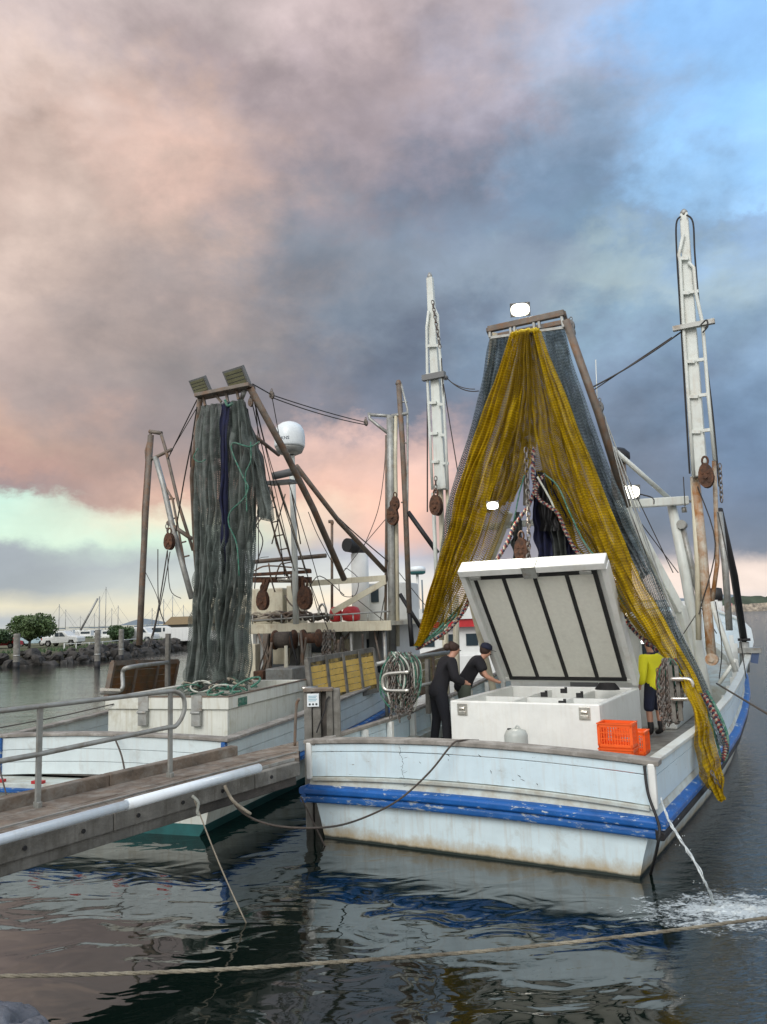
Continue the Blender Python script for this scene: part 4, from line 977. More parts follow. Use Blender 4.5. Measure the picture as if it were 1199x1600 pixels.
# rope and chain bundles on both quarter rails
def bundle(name, label, cx, top, bot, wpx, v, seed, ng, nc, colors):
    t = thing(name, label, 'rope bundle', RB, tuple(RB.v(cx, top, v))); rnd = random.Random(seed)
    for k in range(ng):
        w1 = rnd.uniform(.25, 1) * wpx; x0 = cx + rnd.uniform(-.35, .35) * wpx; b_ = bot - rnd.uniform(0, .45) * (bot - top)
        pts = [(x0, top + rnd.uniform(-2, 5), v), (x0 + w1 * .38, top + (b_ - top) * .25, v - rnd.uniform(-.05, .12)), (x0 + w1 * .45, top + (b_ - top) * .7, v - rnd.uniform(-.1, .1)), (x0 + w1 * .1, b_, v), (x0 - w1 * .42, top + (b_ - top) * .72, v + rnd.uniform(-.1, .1)), (x0 - w1 * .36, top + (b_ - top) * .3, v + rnd.uniform(-.05, .1)), (x0, top + rnd.uniform(-2, 5), v)]
        mb = MB(); mb.tube(smoothline([RB.v(*p) for p in pts], 5), rnd.choice((.013, .017, .02)), 6); part('rope_loop', mb, rnd.choice(colors), t)
    for k in range(nc):
        x0 = cx + rnd.uniform(-.4, .4) * wpx; mb = MB()
        if k % 2: P = [(x0, top, v - .08), (x0 + rnd.uniform(-8, 8), (top + bot) / 2, v - .1), (x0 + rnd.uniform(-8, 8), bot + rnd.uniform(-10, 18), v - .08)]
        else: P = [(x0 - wpx * .3, top + 15, v - .08), (x0 - wpx * .2, bot - 25, v - .1), (x0 + 3, bot - 3, v - .1), (x0 + wpx * .35, top + 40, v - .08)]
        chain(mb, smoothline([RB.v(*p) for p in P], 5), .042, .010); part('chain', mb, M_chain, t, kind='stuff')
    return t
bundle('rope_and_chain_bundle', 'green and pale ropes looped with chain over the port quarter rail', 630, 1020, 1116, 52, 2.5, 5, 30, 6, [M_ropeG, M_ropeG, M_ropeW, M_wire, M_ropeW])
bundle('rope_and_chain_bundle', 'chains and dark ropes hung over the starboard quarter rail behind the stern crates', 1048, 1030, 1132, 32, 3.3, 9, 18, 9, [M_ropeG, M_ropeD, M_ropeR, M_wire, M_ropeD])

# ================================================================== otter boards
def otter_board(label, fr, P0, P1, Q0, mt, mframe, ncol, nrow, rust=None, th=.07):
    """P0 lower-left, P1 lower-right, Q0 upper-left"""
    P0, P1, Q0 = V(P0), V(P1), V(Q0); ex_ = P1 - P0; ez = Q0 - P0; n = ex_.cross(ez).normalized()
    t = thing('otter_board', label, 'otter board', fr, tuple(P0))
    gap = .012
    for i in range(ncol):
        for j in range(nrow):
            a = P0 + ex_ * ((i + .5) / ncol) + ez * ((j + .5) / nrow)
            mb = MB(); rr = random.uniform(-.006, .006)
            w_ = ex_.length / ncol - .03; h_ = ez.length / nrow - gap
            X = ex_.normalized(); Z = ez.normalized(); Y = n
            Mx = Matrix(((X.x, Y.x, Z.x, a.x), (X.y, Y.y, Z.y, a.y), (X.z, Y.z, Z.z, a.z), (0, 0, 0, 1)))
            mb.boxm(Mx @ Matrix.Translation((0, rr, 0)), (w_, th * .6, h_)); part('plank', mb, mt if not (rust and (j == nrow - 1 or (j < 1 and i % 2))) else rust, t)
    for i in range(ncol + 1):
        a = P0 + ex_ * (i / ncol); mb = MB(); mb.bar(a - ez * .02, a + ez * 1.02, .075, th * 1.5, up=tuple(n)); part('upright', mb, mframe, t)
    for k in (0, 1):
        mb = MB(); mb.bar(P0 + ez * k - ex_ * .01, P1 + ez * k + ex_ * .01, .06, th * 1.5, up=(0, 0, 1)); part('shoe' if k == 0 else 'top_rail', mb, mframe, t)
    return t
M_yelw = mat('worn_yellow_board', (.50, .35, .09), .7, var=.2, dirt=(.03, .028, .018), damt=.75, dsc=6, bump=.4)
a = LB.v(486, 1102, 4.0); b = LB.v(590, 1088, 7.0)
otter_board('yellow planked otter board leaning on the starboard rail of the left trawler', LB, LB.v(488, 1104, 4.2), LB.v(590, 1078, 6.8), LB.v(480, 1032, 4.2), M_yel, M_wood2, 4, 7, M_yelw)
M_dkb = mat('dark_rotten_board', (.09, .075, .045), .85, var=.5, dirt=(.16, .07, .02), damt=.6, dsc=3, bump=.6)
otter_board('dark rusty otter board propped on the port rail of the left trawler', LB, LB.v(166, 1092, 3.0), LB.v(268, 1082, 5.6), LB.v(177, 1036, 3.0), M_dkb, M_brown, 3, 5, None)
M_gyb = mat('faded_board', (.26, .23, .13), .8, var=.35, dirt=(.12, .09, .05), damt=.4, bump=.5)
otter_board('faded timber otter board behind the rope bundle on the port rail of the right trawler', RB, RB.v(612, 1098, 3.3), RB.v(698, 1068, 5.2), RB.v(608, 1040, 3.3), M_gyb, M_brown, 4, 5, None)
# ================================================================== LEFT TRAWLER
lt = thing('fishing_trawler', 'smaller weathered trawler on the left with rusty gear, brown gantry and white radome', 'fishing boat', LB)
HWl = [(0, 2.16), (2, 2.22), (4, 2.3), (6, 2.36), (8, 2.4), (10, 2.3), (12, 1.9), (13.5, 1.2), (14.5, .4), (14.8, .03)]
SHl = [(0, 1.37), (3, 1.42), (6, 1.55), (9, 1.8), (12, 2.2), (14.8, 2.8)]
RZl = [(0, .66), (3, .70), (6, .82), (9, 1.0), (12, 1.3), (14.8, 1.8)]
dol = hull_funcs(HWl, SHl, RZl)
M_hull2 = mat('left_hull_paint', (.56, .60, .55), .45, var=.08, dirt=(.38, .36, .28), damt=.22, streak=(.36, .28, .18), samt=.35, bump=.12, bsc=9)
M_plank = mat('left_plank_paint', (.60, .69, .70), .42, var=.06, dirt=(.40, .42, .40), damt=.14, streak=(.5, .46, .4), samt=.2, bump=.15)
M_box2 = mat('fish_box_gelcoat', (.64, .66, .60), .38, var=.05, dirt=(.40, .38, .28), damt=.2, streak=(.40, .37, .26), samt=.45)
VSl = [0, 1, 2, 3, 4, 5, 6, 7, 8, 9, 10, 11, 12, 12.8, 13.5, 14.2, 14.6, 14.8]
def sidel(v0, v1, side, zf, inset=0.):
    vs = [v0] + [x for x in VSl if v0 < x < v1] + [v1]
    return [V((side * (lerpt(HWl, x) - inset), x, zf(x))) for x in vs], [dol(x, side) for x in vs]
mb = MB(); rows = []
for x in VSl:
    H = lerpt(HWl, x); bf = max(0, (x - 8) / 6.8) ** 1.5; pr = []
    for side in (-1, 1):
        pts = [(side * H * (.7 - .6 * bf), -.5), (side * H * (.93 - .5 * bf), .16), (side * H * .985, lerpt(RZl, x) + .02)]
        pr += pts if side > 0 else list(reversed(pts))
    rows.append([V((a, x - (.35 if x == 0 and abs(b) < 9 else 0), b)) for a, b in pr])
mb.grid(rows, sm=False); mb.quad(*rows[0]); part('hull', mb, M_hull2, lt)
mb = MB(); rows = []
for x in VSl:
    H = lerpt(HWl, x); bf = max(0, (x - 8) / 6.8) ** 1.5
    rows.append([V((a * H * (.935 - .5 * bf), x - (.357 if x == 0 else 0), b)) for a, b in ((-.78, -.5), (-1.0, .17), (1.0, .17), (.78, -.5))])
mb.grid(rows, sm=False); mb.quad(*rows[0]); part('antifouling', mb, M_teal, lt)
mb = MB()
mb.bb((-2.12, -.50, .62), (2.12, .05, .70)); part('stern_shelf', mb, M_shelf, lt, bevel=.01)
mb = MB(); mb.bb((-2.16, -.56, .56), (2.16, -.44, .63)); part('rub_rail', mb, M_blue2, lt, bevel=.012)
for side in (-1, 1):
    mb = MB(); p, o = sidel(-.4, 14.7, side, lambda x: lerpt(RZl, x) - .1); mb.sweep(p, o, [(0, 0), (.09, .01), (.09, .09), (0, .12)]); part('rub_rail', mb, M_blue2, lt)
for i in range(5):
    x = -1.75 + i * .78
    mb = MB(); mb.bb((x - .10, -.5, .702), (x + .10, -.4, .745)); part('red_chock', mb, M_red, lt)
# transom planks
for i in range(3):
    z0 = .72 + i * .205; mb = MB(); p, o = stern_path(2.12, 0, .06, n=8); mb.sweep(p, o, [(0, z0), (.012, z0), (.012, z0 + .197), (0, z0 + .197), (-.05, z0 + .197), (-.05, z0)]); part('transom_plank', mb, M_plank, lt, bevel=.003)
mb = MB(); p, o = stern_path(2.22, 1.335, .06, n=8); mb.sweep(p, o, [(.05, 0), (.05, .05), (-.14, .055), (-.14, 0)]); part('cap_rail', mb, M_cap, lt, bevel=.01)
for side in (-1, 1):
    mb = MB(); mb.box((side * 2.14, -.005, 1.03), (.075, .09, .60)); part('corner_post', mb, M_blue2, lt, label='blue painted stern corner post', bevel=.01)
    for k in range(3):
        mb = MB(); p, o = sidel(.06, 14.7, side, lambda x: 0); n0 = len(mb.v)
        for pt, oo in zip(p, o):
            a = lerpt(RZl, pt.y) + .03; b = lerpt(SHl, pt.y) - .05; z0 = a + (b - a) * (k / 3 + .005); z1 = a + (b - a) * ((k + 1) / 3 - .01)
            for (q, z_) in ((0, z0), (0, z1), (-.05, z1), (-.05, z0)): mb.v.append(V((pt.x, pt.y, 0)) + oo * q + V((0, 0, z_)))
        for i in range(len(p) - 1):
            for j in range(4): mb.f.append((n0 + i * 4 + j, n0 + i * 4 + (j + 1) % 4, n0 + (i + 1) * 4 + (j + 1) % 4, n0 + (i + 1) * 4 + j)); mb.sm.append(False)
        part('side_plank', mb, M_plank, lt)
    mb = MB(); p, o = sidel(-.02, 14.7, side, lambda x: lerpt(SHl, x) - .045); mb.sweep(p, o, [(.06, 0), (.06, .05), (-.14, .055), (-.14, 0)]); part('cap_rail', mb, M_cap, lt, bevel=.01)
mb = MB(); mb.grid([[V((-lerpt(HWl, x) + .04, x + .02, .74)), V((lerpt(HWl, x) - .04, x + .02, .74))] for x in VSl], sm=False); part('deck', mb, M_deck, lt)
# fish box
fb = thing('fish_box', 'white insulated fish box with two steel latches at the stern of the left trawler', 'fish box', LB, (.5, 2.3, .74))
A0, A1, B0, B1, ZT = -.62, 1.74, .85, 4.3, 1.93
for a, b in (((A0, B0, .74), (A1, B0 + .09, 1.72)), ((A0, B1 - .09, .74), (A1, B1, 1.72)), ((A0, B0 + .09, .74), (A0 + .09, B1 - .09, 1.719)), ((A1 - .09, B0 + .09, .74), (A1, B1 - .09, 1.719))):
    part('box_wall', in_box(a, b), M_box2, fb, bevel=.01)
for a, b in (((A0 - .04, B0 - .04, 1.725), (A1 + .04, B0 + .10, ZT)), ((A0 - .04, B1 - .1, 1.725), (A1 + .04, B1 + .04, ZT)), ((A0 - .04, B0 + .1, 1.726), (A0 + .1, B1 - .1, ZT - .001)), ((A1 - .1, B0 + .1, 1.726), (A1 + .04, B1 - .1, ZT - .001))):
    part('box_collar', in_box(a, b), M_box2, fb, bevel=.012)
for a, b in (((A0 - .05, B0 - .05, ZT), (A1 + .05, B0 + .02, ZT + .02)), ((A1 - .02, B0 + .02, ZT + .001), (A1 + .05, B1, ZT + .021))): part('edge_trim', in_box(a, b), M_brown, fb)
for x in (.13, 1.18):
    mb = MB(); mb.bb((x - .10, B0 - .056, 1.70), (x + .10, B0 - .042, ZT + .03)); part('latch_strap', mb, M_galv, fb)
    mb = MB(); mb.bb((x - .085, B0 - .09, 1.45), (x + .085, B0 - .01, 1.69)); mb.lathe((x - .09, B0 - .1, 1.68), [(.025, 0), (.025, .18)], 8, 'X'); part('latch', mb, M_galv, fb, bevel=.01)
mb = MB(); mb.bb((A1 + .03, B0 + .3, 1.74), (A1 + .052, B0 + .62, 1.88)); part('green_sticker', mb, M_ropeG, fb)
# net pile and hanging net
gy = 3.1
gn = thing('grey_green_trawl_net', 'long grey-green trawl net hanging from the left gantry down into the fish box', 'net', LB, tuple(LB.v(350, 630, gy)))
net(('net_fold', gn), '', pl(LB, (313, 636, gy), (304, 700, gy), (303, 800, gy), (304, 900, gy), (300, 1000, gy), (288, 1074, 3.0)), pl(LB, (338, 630, gy), (345, 700, gy), (348, 800, gy), (338, 900, gy), (326, 1000, gy), (318, 1078, 3.0)), N_grn, LB, 3, .12, 41, edge=.05)
net(('net_fold', gn), '', pl(LB, (316, 634, gy + .1), (308, 700, gy), (306, 800, gy), (308, 900, gy), (303, 1000, gy), (296, 1074, 3.0)), pl(LB, (345, 630, gy + .1), (340, 700, gy), (336, 800, gy), (330, 900, gy), (322, 1000, gy), (330, 1078, 3.0)), N_grn, LB, 2, .12, 42, edge=.05)
net(('net_fold', gn), '', pl(LB, (345, 630, gy - .1), (340, 720, gy), (343, 820, gy), (348, 900, gy), (340, 1000, gy), (338, 1076, 3.0)), pl(LB, (382, 624, gy - .1), (394, 700, gy), (398, 800, gy), (396, 900, gy), (393, 1000, gy), (385, 1078, 3.0)), N_grn2, LB, 5, .13, 43, edge=.08)
net(('net_fold', gn), '', pl(LB, (358, 628, gy - .05), (352, 720, gy), (350, 820, gy), (350, 920, gy), (345, 1000, gy), (340, 1076, 3.0)), pl(LB, (380, 624, gy - .05), (390, 690, gy), (392, 780, gy), (385, 870, gy), (370, 960, gy), (362, 1076, 3.0)), N_grn, LB, 3, .13, 44, edge=.06)
net(('net_fold', gn), '', pl(LB, (360, 627, gy + .1), (358, 700, gy), (356, 780, gy), (352, 860, gy)), pl(LB, (381, 624, gy + .1), (394, 690, gy), (398, 760, gy), (392, 860, gy)), N_grn, LB, 2, .12, 46, edge=.05)
net(('net_fold', gn), '', pl(LB, (378, 626, gy + .1), (386, 680, gy + .1), (395, 740, gy + .1), (402, 800, gy + .1), (408, 812, gy + .1)), pl(LB, (384, 628, gy + .1), (398, 680, gy + .1), (412, 735, gy + .1), (428, 800, gy + .1), (424, 815, gy + .1)), N_grn, LB, 2, .07, 45)
net(('net_fold', gn), '', pl(LB, (380, 630, gy + .2), (388, 690, gy + .2), (396, 745, gy + .2), (404, 808, gy + .2)), pl(LB, (388, 640, gy + .2), (402, 690, gy + .2), (416, 745, gy + .2), (426, 812, gy + .2)), M_char, LB, 2, .05, 47, 20, 40)
net(('navy_fold', gn), '', pl(LB, (345, 632, gy - .2), (344, 700, gy - .22), (343, 780, gy - .22), (346, 860, gy - .1), (344, 960, gy + .1)), pl(LB, (359, 628, gy - .2), (356, 700, gy - .22), (355, 780, gy - .22), (355, 860, gy - .1), (350, 960, gy + .1)), M_navy, LB, 2, .05, 48, 16, 60)
net(('net_fold', gn), '', pl(LB, (306, 780, gy + .25), (306, 880, gy + .25), (300, 980, gy + .2), (290, 1072, 3.1)), pl(LB, (398, 780, gy + .25), (395, 880, gy + .25), (392, 980, gy + .2), (388, 1074, 3.1)), N_grn2, LB, 4, .12, 61, edge=.12)
net(('net_fold', gn), '', pl(LB, (326, 820, gy - .15), (322, 900, gy - .15), (314, 1000, gy - .15), (306, 1072, 2.9)), pl(LB, (352, 820, gy - .15), (350, 900, gy - .15), (346, 1000, gy - .15), (350, 1074, 2.9)), N_grn2, LB, 3, .12, 62, edge=.15)
for pts, r_, mt in ((((310, 700), (303, 715), (312, 722), (322, 718)), .012, M_ropeG), (((406, 690), (390, 698), (365, 692), (363, 706), (380, 745), (388, 762), (380, 780), (360, 800), (358, 820), (370, 850), (374, 900)), .016, M_ropeG), (((392, 690), (392, 720), (384, 740), (385, 770), (386, 800)), .014, M_ropeG), (((352, 625), (356, 634), (364, 630)), .03, M_ropeG), (((400, 820), (411, 845), (402, 880), (398, 920)), .012, M_wire)):
    mb = MB(); mb.tube(smoothline([LB.v(a, b, gy - .25) for a, b in pts], 5), r_, 6); part('loose_line', mb, mt, gn)
rnd = random.Random(3)
for k in range(26):
    cx = rnd.uniform(292, 386); cy = rnd.uniform(1060, 1076); c_ = LB.v(cx, cy, 2.8 + rnd.uniform(-.5, .5)); c_.z = 1.86 + rnd.uniform(-.03, .16)
    R_ = rnd.uniform(.10, .28); a0 = rnd.uniform(0, 6); tl = rnd.uniform(-.5, .5)
    pts = [c_ + V((math.cos(a0 + a) * R_, math.sin(a0 + a) * R_ * .8, math.sin(a + k) * R_ * .45)) for a in [j * .8 for j in range(8)]]
    mb = MB(); mb.tube(smoothline(pts, 4), rnd.choice((.012, .018, .022)), 6); part('rope_coil', mb, rnd.choice((M_ropeG, M_ropeG, M_ropeW, M_wire, M_rope)), gn)
# gantry
def L(px, py, v): return LB.v(px, py, v)
mb = MB(); mb.bar(L(310, 620, gy), L(394, 603, gy), .34, .08, up=(0, 0, 1)); part('gantry_head', mb, M_brown, lt, bevel=.01)
for a, b in (((318, 620), (321, 634)), ((336, 616), (346, 628)), ((354, 613), (356, 628)), ((370, 610), (373, 624))):
    mb = MB(); mb.bar(L(*a, gy), L(*b, gy), .05, .05); part('net_hanger', mb, M_brown, lt)
mb = MB(); mb.tube([L(391, 606, gy), L(445, 705, 4.2), L(490, 795, 5.3), L(538, 905, 6.8)], .075, 10); part('gantry_leg', mb, M_brown, lt, label='long brown starboard gantry leg')
mb = MB(); mb.tube([L(313, 622, gy), L(301, 745, 4.0), L(306, 860, 5.0), L(318, 1000, 6.0)], .065, 10); part('gantry_leg', mb, M_brown, lt)
mb = MB(); mb.tube([L(382, 612, gy), L(376, 628, gy + .3)], .05, 8); part('gantry_stub', mb, M_galv, lt)
mb = MB(); mb.tube([L(394, 678, gy + .4), L(436, 711, 4.6)], .04, 8); part('gantry_brace', mb, M_brown, lt)
mb = MB(); mb.tube([L(463, 728, 5.0), L(530, 815, 6.5), L(602, 892, 8.0)], .06, 10); part('long_brace', mb, M_brown, lt)
mb = MB(); mb.tube([L(396, 878, 6.8), L(510, 868, 6.9)], .055, 8); part('gantry_brace', mb, M_brown, lt)
mb = MB(); mb.tube([L(402, 688, 4.4), L(398, 820, 5.6), L(404, 805, 5.8), L(384, 850, 5.4)], .03, 6); part('gantry_brace', mb, M_brown, lt)
for cx, cy, s in ((312, 605, 1.15), (369, 593, 1.4)):
    c_ = L(cx, cy, gy - .05); ax = V((-.30, -.80, -.50)).normalized(); Rm = Matrix.Translation(c_) @ ax.to_track_quat('Z', 'Y').to_matrix().to_4x4()
    mb = MB(); mb.boxm(Rm @ Matrix.Translation((0, 0, -.04)), (.44 * s, .34 * s, .07)); 
    for k in range(-4, 5): mb.boxm(Rm @ Matrix.Translation((k * .045, 0, -.10)), (.01, .28, .06))
    h = part('floodlight', mb, M_grey, lt, label='unlit floodlight on top of the left gantry', bevel=.008)
    for r_ in range(-2, 3):
        mb = MB(); mb.boxm(Rm @ Matrix.Translation((0, r_ * .058 * s, .002)), (.37 * s, .045 * s, .014)); part('lamp_lens', mb, M_lensoff, h)
# platform, ladder, mast and radome
mb = MB(); c_ = L(440, 754, 5.2); mb.box(c_, (.72, .7, .07), rx=.1); pf = part('platform', mb, M_grey, lt)
mb = MB(); mb.lathe(L(427, 744, 5.1), [(.09, 0), (.09, .55)], 12, (1, .1, .15)); part('horn', mb, M_grey, pf)
for x0, x1 in ((421, 475), (409, 448)):
    mb = MB(); mb.tube([L(x0, 760, 5.4), L(x1, 940 if x0 > 415 else 900, 6.8)], .024, 6); part('ladder_rail', mb, M_brown, lt)
for k in range(7):
    t_ = (k + .5) / 7; y = 760 + 150 * t_
    mb = MB(); mb.tube([L(421 + 54 * t_ * .85, y, 5.4 + 1.2 * t_), L(409 + 39 * t_ * 1.05, y + 3, 5.4 + 1.2 * t_)], .016, 6); part('ladder_rung', mb, M_brown, lt)
for a, b in (((417, 772), (432, 850)), ((425, 850), (446, 772)), ((432, 850), (452, 905)), ((395, 830), (430, 776)), ((456, 770), (470, 850))):
    mb = MB(); mb.tube([L(*a, 5.6), L(*b, 6.0)], .016, 6); part('tower_brace', mb, M_brown, lt)
mb = MB(); mb.tube([L(456, 712, 6.0), L(461, 880, 6.3), L(463, 975, 6.4)], .075, 12); part('radome_mast', mb, M_alu, lt)
c_ = L(453, 705, 6.0)
mb = MB(); mb.lathe(c_, [(.16, -.10), (.30, -.04), (.345, .06), (.35, .1)], 24); rb_ = part('radome_base', mb, M_galv, lt)
mb = MB(); mb.lathe(c_, [(.36, .09), (.375, .14), (.375, .38), (.35, .52), (.29, .63), (.19, .70), (.08, .735), (.01, .74)], 32); rd = part('radome', mb, M_radome, lt)
fc = bpy.data.curves.new('radome_mark', 'FONT'); fc.body = 'K\u0391'[:0] + 'KNS'; fc.size = .11; fc.extrude = .002
fo = bpy.data.objects.new('radome_mark', fc); dg = None
COL.objects.link(fo)
bpy.context.view_layer.update()
me = bpy.data.meshes.new_from_object(fo.evaluated_get(bpy.context.evaluated_depsgraph_get())); bpy.data.objects.remove(fo)
me.materials.append(mat('blue_lettering', (.03, .06, .12), .5))
fo = bpy.data.objects.new('lettering', me); COL.objects.link(fo); fo.parent = rd; ORG['lettering'] = ORG[rd.name]
org = ORG[rd.name]
for vtx in me.vertices:
    an = vtx.co.x / .38 - .15
    vtx.co = V((c_.x - org.x, c_.y - org.y, c_.z - org.z)) + V((math.sin(an) * .379, -math.cos(an) * .379, .22 + vtx.co.y))
# starboard side stowed boom
SV = 8.0
for pts, r_, mt, nm in ((((610, 650), (611, 760), (612, 900), (614, 1018)), .10, M_galv, 'boom_spar'), (((623, 597), (629, 690), (634, 800), (640, 958)), .07, M_brown, 'boom_spar'), (((604, 680), (604, 820), (602, 1010)), .035, M_brown, 'boom_rail'), (((627, 600), (637, 640), (637, 760), (636, 860)), .03, M_galv, 'boom_rail'),
                        (((619, 650), (618, 720), (620, 830), (622, 1010)), .05, M_cream, 'boom_spar'), (((577, 648), (610, 650)), .045, M_galv, 'boom_arm'), (((577, 645), (578, 654), (590, 664), (608, 678)), .045, M_galv, 'boom_arm'), (((612, 650), (638, 646)), .05, M_galv, 'boom_arm'), (((638, 800), (684, 864)), .06, M_black, 'black_stay'), (((625, 928), (657, 980)), .05, M_black, 'black_stay'), (((640, 958), (644, 1010)), .06, M_black, 'black_stay')):
    mb = MB(); mb.tube([L(*p, SV) for p in pts], r_, 10); part(nm, mb, mt, lt)
mb = MB(); mb.lathe(L(623, 600, SV), [(.05, -.05), (.09, 0), (.05, .1)], 10); part('boom_tip', mb, M_brown, lt)
for y in (628, 692, 738, 785): 
    mb = MB(); mb.tube([L(627, y, SV), L(637, y, SV)], .02, 6); part('boom_rung', mb, M_galv, lt)
for y in (728, 762, 830, 870, 905): 
    mb = MB(); mb.tube([L(603, y, SV), L(612, y, SV)], .02, 6); part('boom_rung', mb, M_brown, lt)
block(lt, LB, 614, 808, SV - .3, 1.25, M_rust); block(lt, LB, 618, 788, SV - .3, .9, M_rust)
# port side stowed boom
PV = 5.0
for pts, r_, mt, nm in ((((236, 680), (228, 800), (222, 920), (218, 1008)), .075, M_brown, 'boom_spar'), (((231, 700), (224, 800), (222, 900)), .035, M_rust, 'boom_spar'), (((234, 674), (253, 677)), .05, M_brown, 'boom_arm'), (((252, 678), (260, 705), (280, 790), (302, 860)), .04, M_brown, 'boom_rail'), (((243, 714), (256, 760), (268, 815), (285, 880), (300, 935)), .07, M_galv, 'boom_arm'),
                        (((236, 718), (269, 702)), .04, M_brown, 'boom_arm'), (((258, 760), (270, 780), (285, 860), (296, 930)), .028, M_brown, 'boom_rail'), (((262, 816), (300, 842)), .05, M_brown, 'boom_arm'), (((236, 676), (228, 705), (231, 740)), .03, M_brown, 'boom_rail')):
    mb = MB(); mb.tube([L(*p, PV) for p in pts], r_, 10); part(nm, mb, mt, lt)
for a, b in (((262, 780), (273, 779)), ((272, 810), (279, 808)), ((283, 848), (291, 846)), ((288, 870), (296, 868))):
    mb = MB(); mb.tube([L(*a, PV), L(*b, PV)], .02, 6); part('boom_rung', mb, M_brown, lt)
block(lt, LB, 265, 848, PV - .3, 1.0, M_rust)
mb = MB(); chain(mb, [L(261, 820, PV - .3), L(262, 836, PV - .3)], .06, .013); part('shackle_chain', mb, M_chain, lt, kind='stuff')
# rigging
wires(lt, LB, 'rigging_wire', [
    (.014, 0, (395, 600, 3.1), (425, 617, 3.8)), (.013, .03, (425, 617, 3.8), (572, 660, 7.6)), (.013, .06, (425, 621, 3.8), (574, 664, 7.6)), (.010, 0, (425, 618, 3.8), (440, 700, 5)),
    (.014, 0, (308, 625, 3.1), (262, 718, PV)), (.010, 0, (306, 640, 3.1), (266, 708, PV)), (.016, 0, (302, 680, 3.2), (288, 750, 4.2), (275, 830, 4.8)), (.014, 0, (308, 636, 3.1), (300, 690, 3.4), (298, 730, 3.6)),
    (.016, 0, (262, 860, 4.7), (246, 960, 4.2), (232, 1012, 4)), (.012, 0, (266, 862, 4.7), (256, 920, 4.5), (236, 1010, 4)), (.012, 0, (247, 858, 4.7), (248, 940, 4.7), (258, 975, 4.7)), (.010, 0, (262, 860, 4.6), (266, 920, 4.6), (283, 935, 4.6)), (.008, 0, (223, 885, PV), (245, 930, PV), (252, 960, PV)),
    (.012, 0, (392, 620, 3.3), (408, 690, 4), (430, 790, 5), (445, 900, 6.2)), (.010, 0, (396, 622, 3.3), (420, 720, 4.5), (450, 850, 5.8), (478, 960, 7)), (.010, 0, (398, 626, 3.3), (425, 730, 4.5), (466, 850, 6), (500, 965, 7.4)),
    (.010, 0, (430, 745, 5), (470, 870, 6), (515, 990, 7)), (.010, 0, (450, 750, 5.2), (490, 880, 6), (520, 990, 7.2)), (.010, 0, (482, 800, 6), (496, 835, 6), (520, 880, 6.4)), 
    (.016, 0, (465, 732, 5.2), (530, 810, 6.5), (610, 880, 8)), (.010, 0, (603, 690, SV), (600, 740, SV), (590, 800, SV), (566, 860, 8.5)), (.010, 0, (602, 812, SV), (570, 850, 8.5), (540, 890, 8)), (.010, 0, (540, 888, 8), (530, 910, 8), (535, 930, 8), (555, 930, 8), (560, 905, 8), (545, 890, 8), (540, 888, 8)),
    (.012, 0, (538, 930, 7.5), (500, 900, 7), (480, 925, 6.8)), (.010, 0, (612, 880, 8), (660, 940, 8.6), (690, 975, 9)), (.010, 0, (550, 930, 8), (600, 970, 8)), (.012, 0, (604, 840, SV), (606, 900, SV), (596, 960, SV), (590, 1000, SV)), 
    (.008, 0, (390, 905, 6.2), (402, 875, 6.2), (420, 870, 6.2)), (.012, 0, (410, 690, 4.6), (400, 700, 4.6), (402, 720, 4.6)),
], M_wire)
mb = MB(); mb.tube(smoothline([L(434, 752, 5.0), L(450, 800, 5.4), L(468, 860, 6), L(478, 895, 6.2)], 5), .018, 6); part('pale_halyard', mb, M_rope, lt)
for p_ in ((425, 618, 3.8), (392, 630, 3.2), (572, 661, 7.6)): block(lt, LB, *p_, .45, M_brown)
# wheelhouse with flat roof, deck gear under it
RV = 7.0
r0 = L(388, 982, RV); r1 = L(612, 976, RV); zr = 3.02
mb = MB(); mb.bb((r0.x, RV - .05, 2.86), (r1.x, RV + .03, 3.10)); rf = part('roof_fascia', mb, M_cream, lt, label='cream fascia board along the wheelhouse roof', bevel=.01)
mb = MB(); mb.bb((-2.2, RV + .03, 2.98), (r1.x, 12.5, 3.08)); part('wheelhouse_roof', mb, M_cream, lt)
mb = MB(); mb.bb((-2.0, 9.3, .74), (2.1, 12.4, 2.98)); wl2 = part('wheelhouse', mb, M_hw, lt)
for a, b in ((-1.6, -1.0), (-.2, .3), (1.3, 1.9)):
    mb = MB(); mb.bb((a, 9.26, 1.7), (b, 9.3, 2.6)); part('window', mb, M_glass, wl2)
mb = MB(); mb.bb((.5, 9.25, .8), (1.1, 9.3, 2.6)); part('door', mb, M_brown, wl2)
for px in (404, 484, 549, 601):
    a = L(px, 990, RV + .1); mb = MB(); mb.tube([(a.x, a.y, .74), (a.x, a.y, 2.9)], .045, 8); part('awning_post', mb, M_galv, lt)
mb = MB(); a = L(560, 1010, 8.6); mb.tube([(a.x, a.y, .74), (a.x, a.y, 2.9)], .22, 14); part('vent_trunk', mb, M_hw, lt)
mb = MB(); mb.tube([(a.x - .55, a.y, 1.2), (a.x - .55, a.y, 2.9)], .10, 10); part('vent_trunk', mb, M_galv, lt)
mb = MB(); a = L(420, 962, RV); b = L(610, 955, RV); mb.tube([L(395, 970, RV), b], .02, 6); part('roof_rail', mb, M_galv, lt)
for px in (395, 440, 490, 533, 552, 575, 606):
    a = L(px, 962, RV); mb = MB(); mb.tube([(a.x, RV, 3.08), (a.x, RV, a.z + .03)], .018, 6); part('rail_post', mb, M_galv, lt)
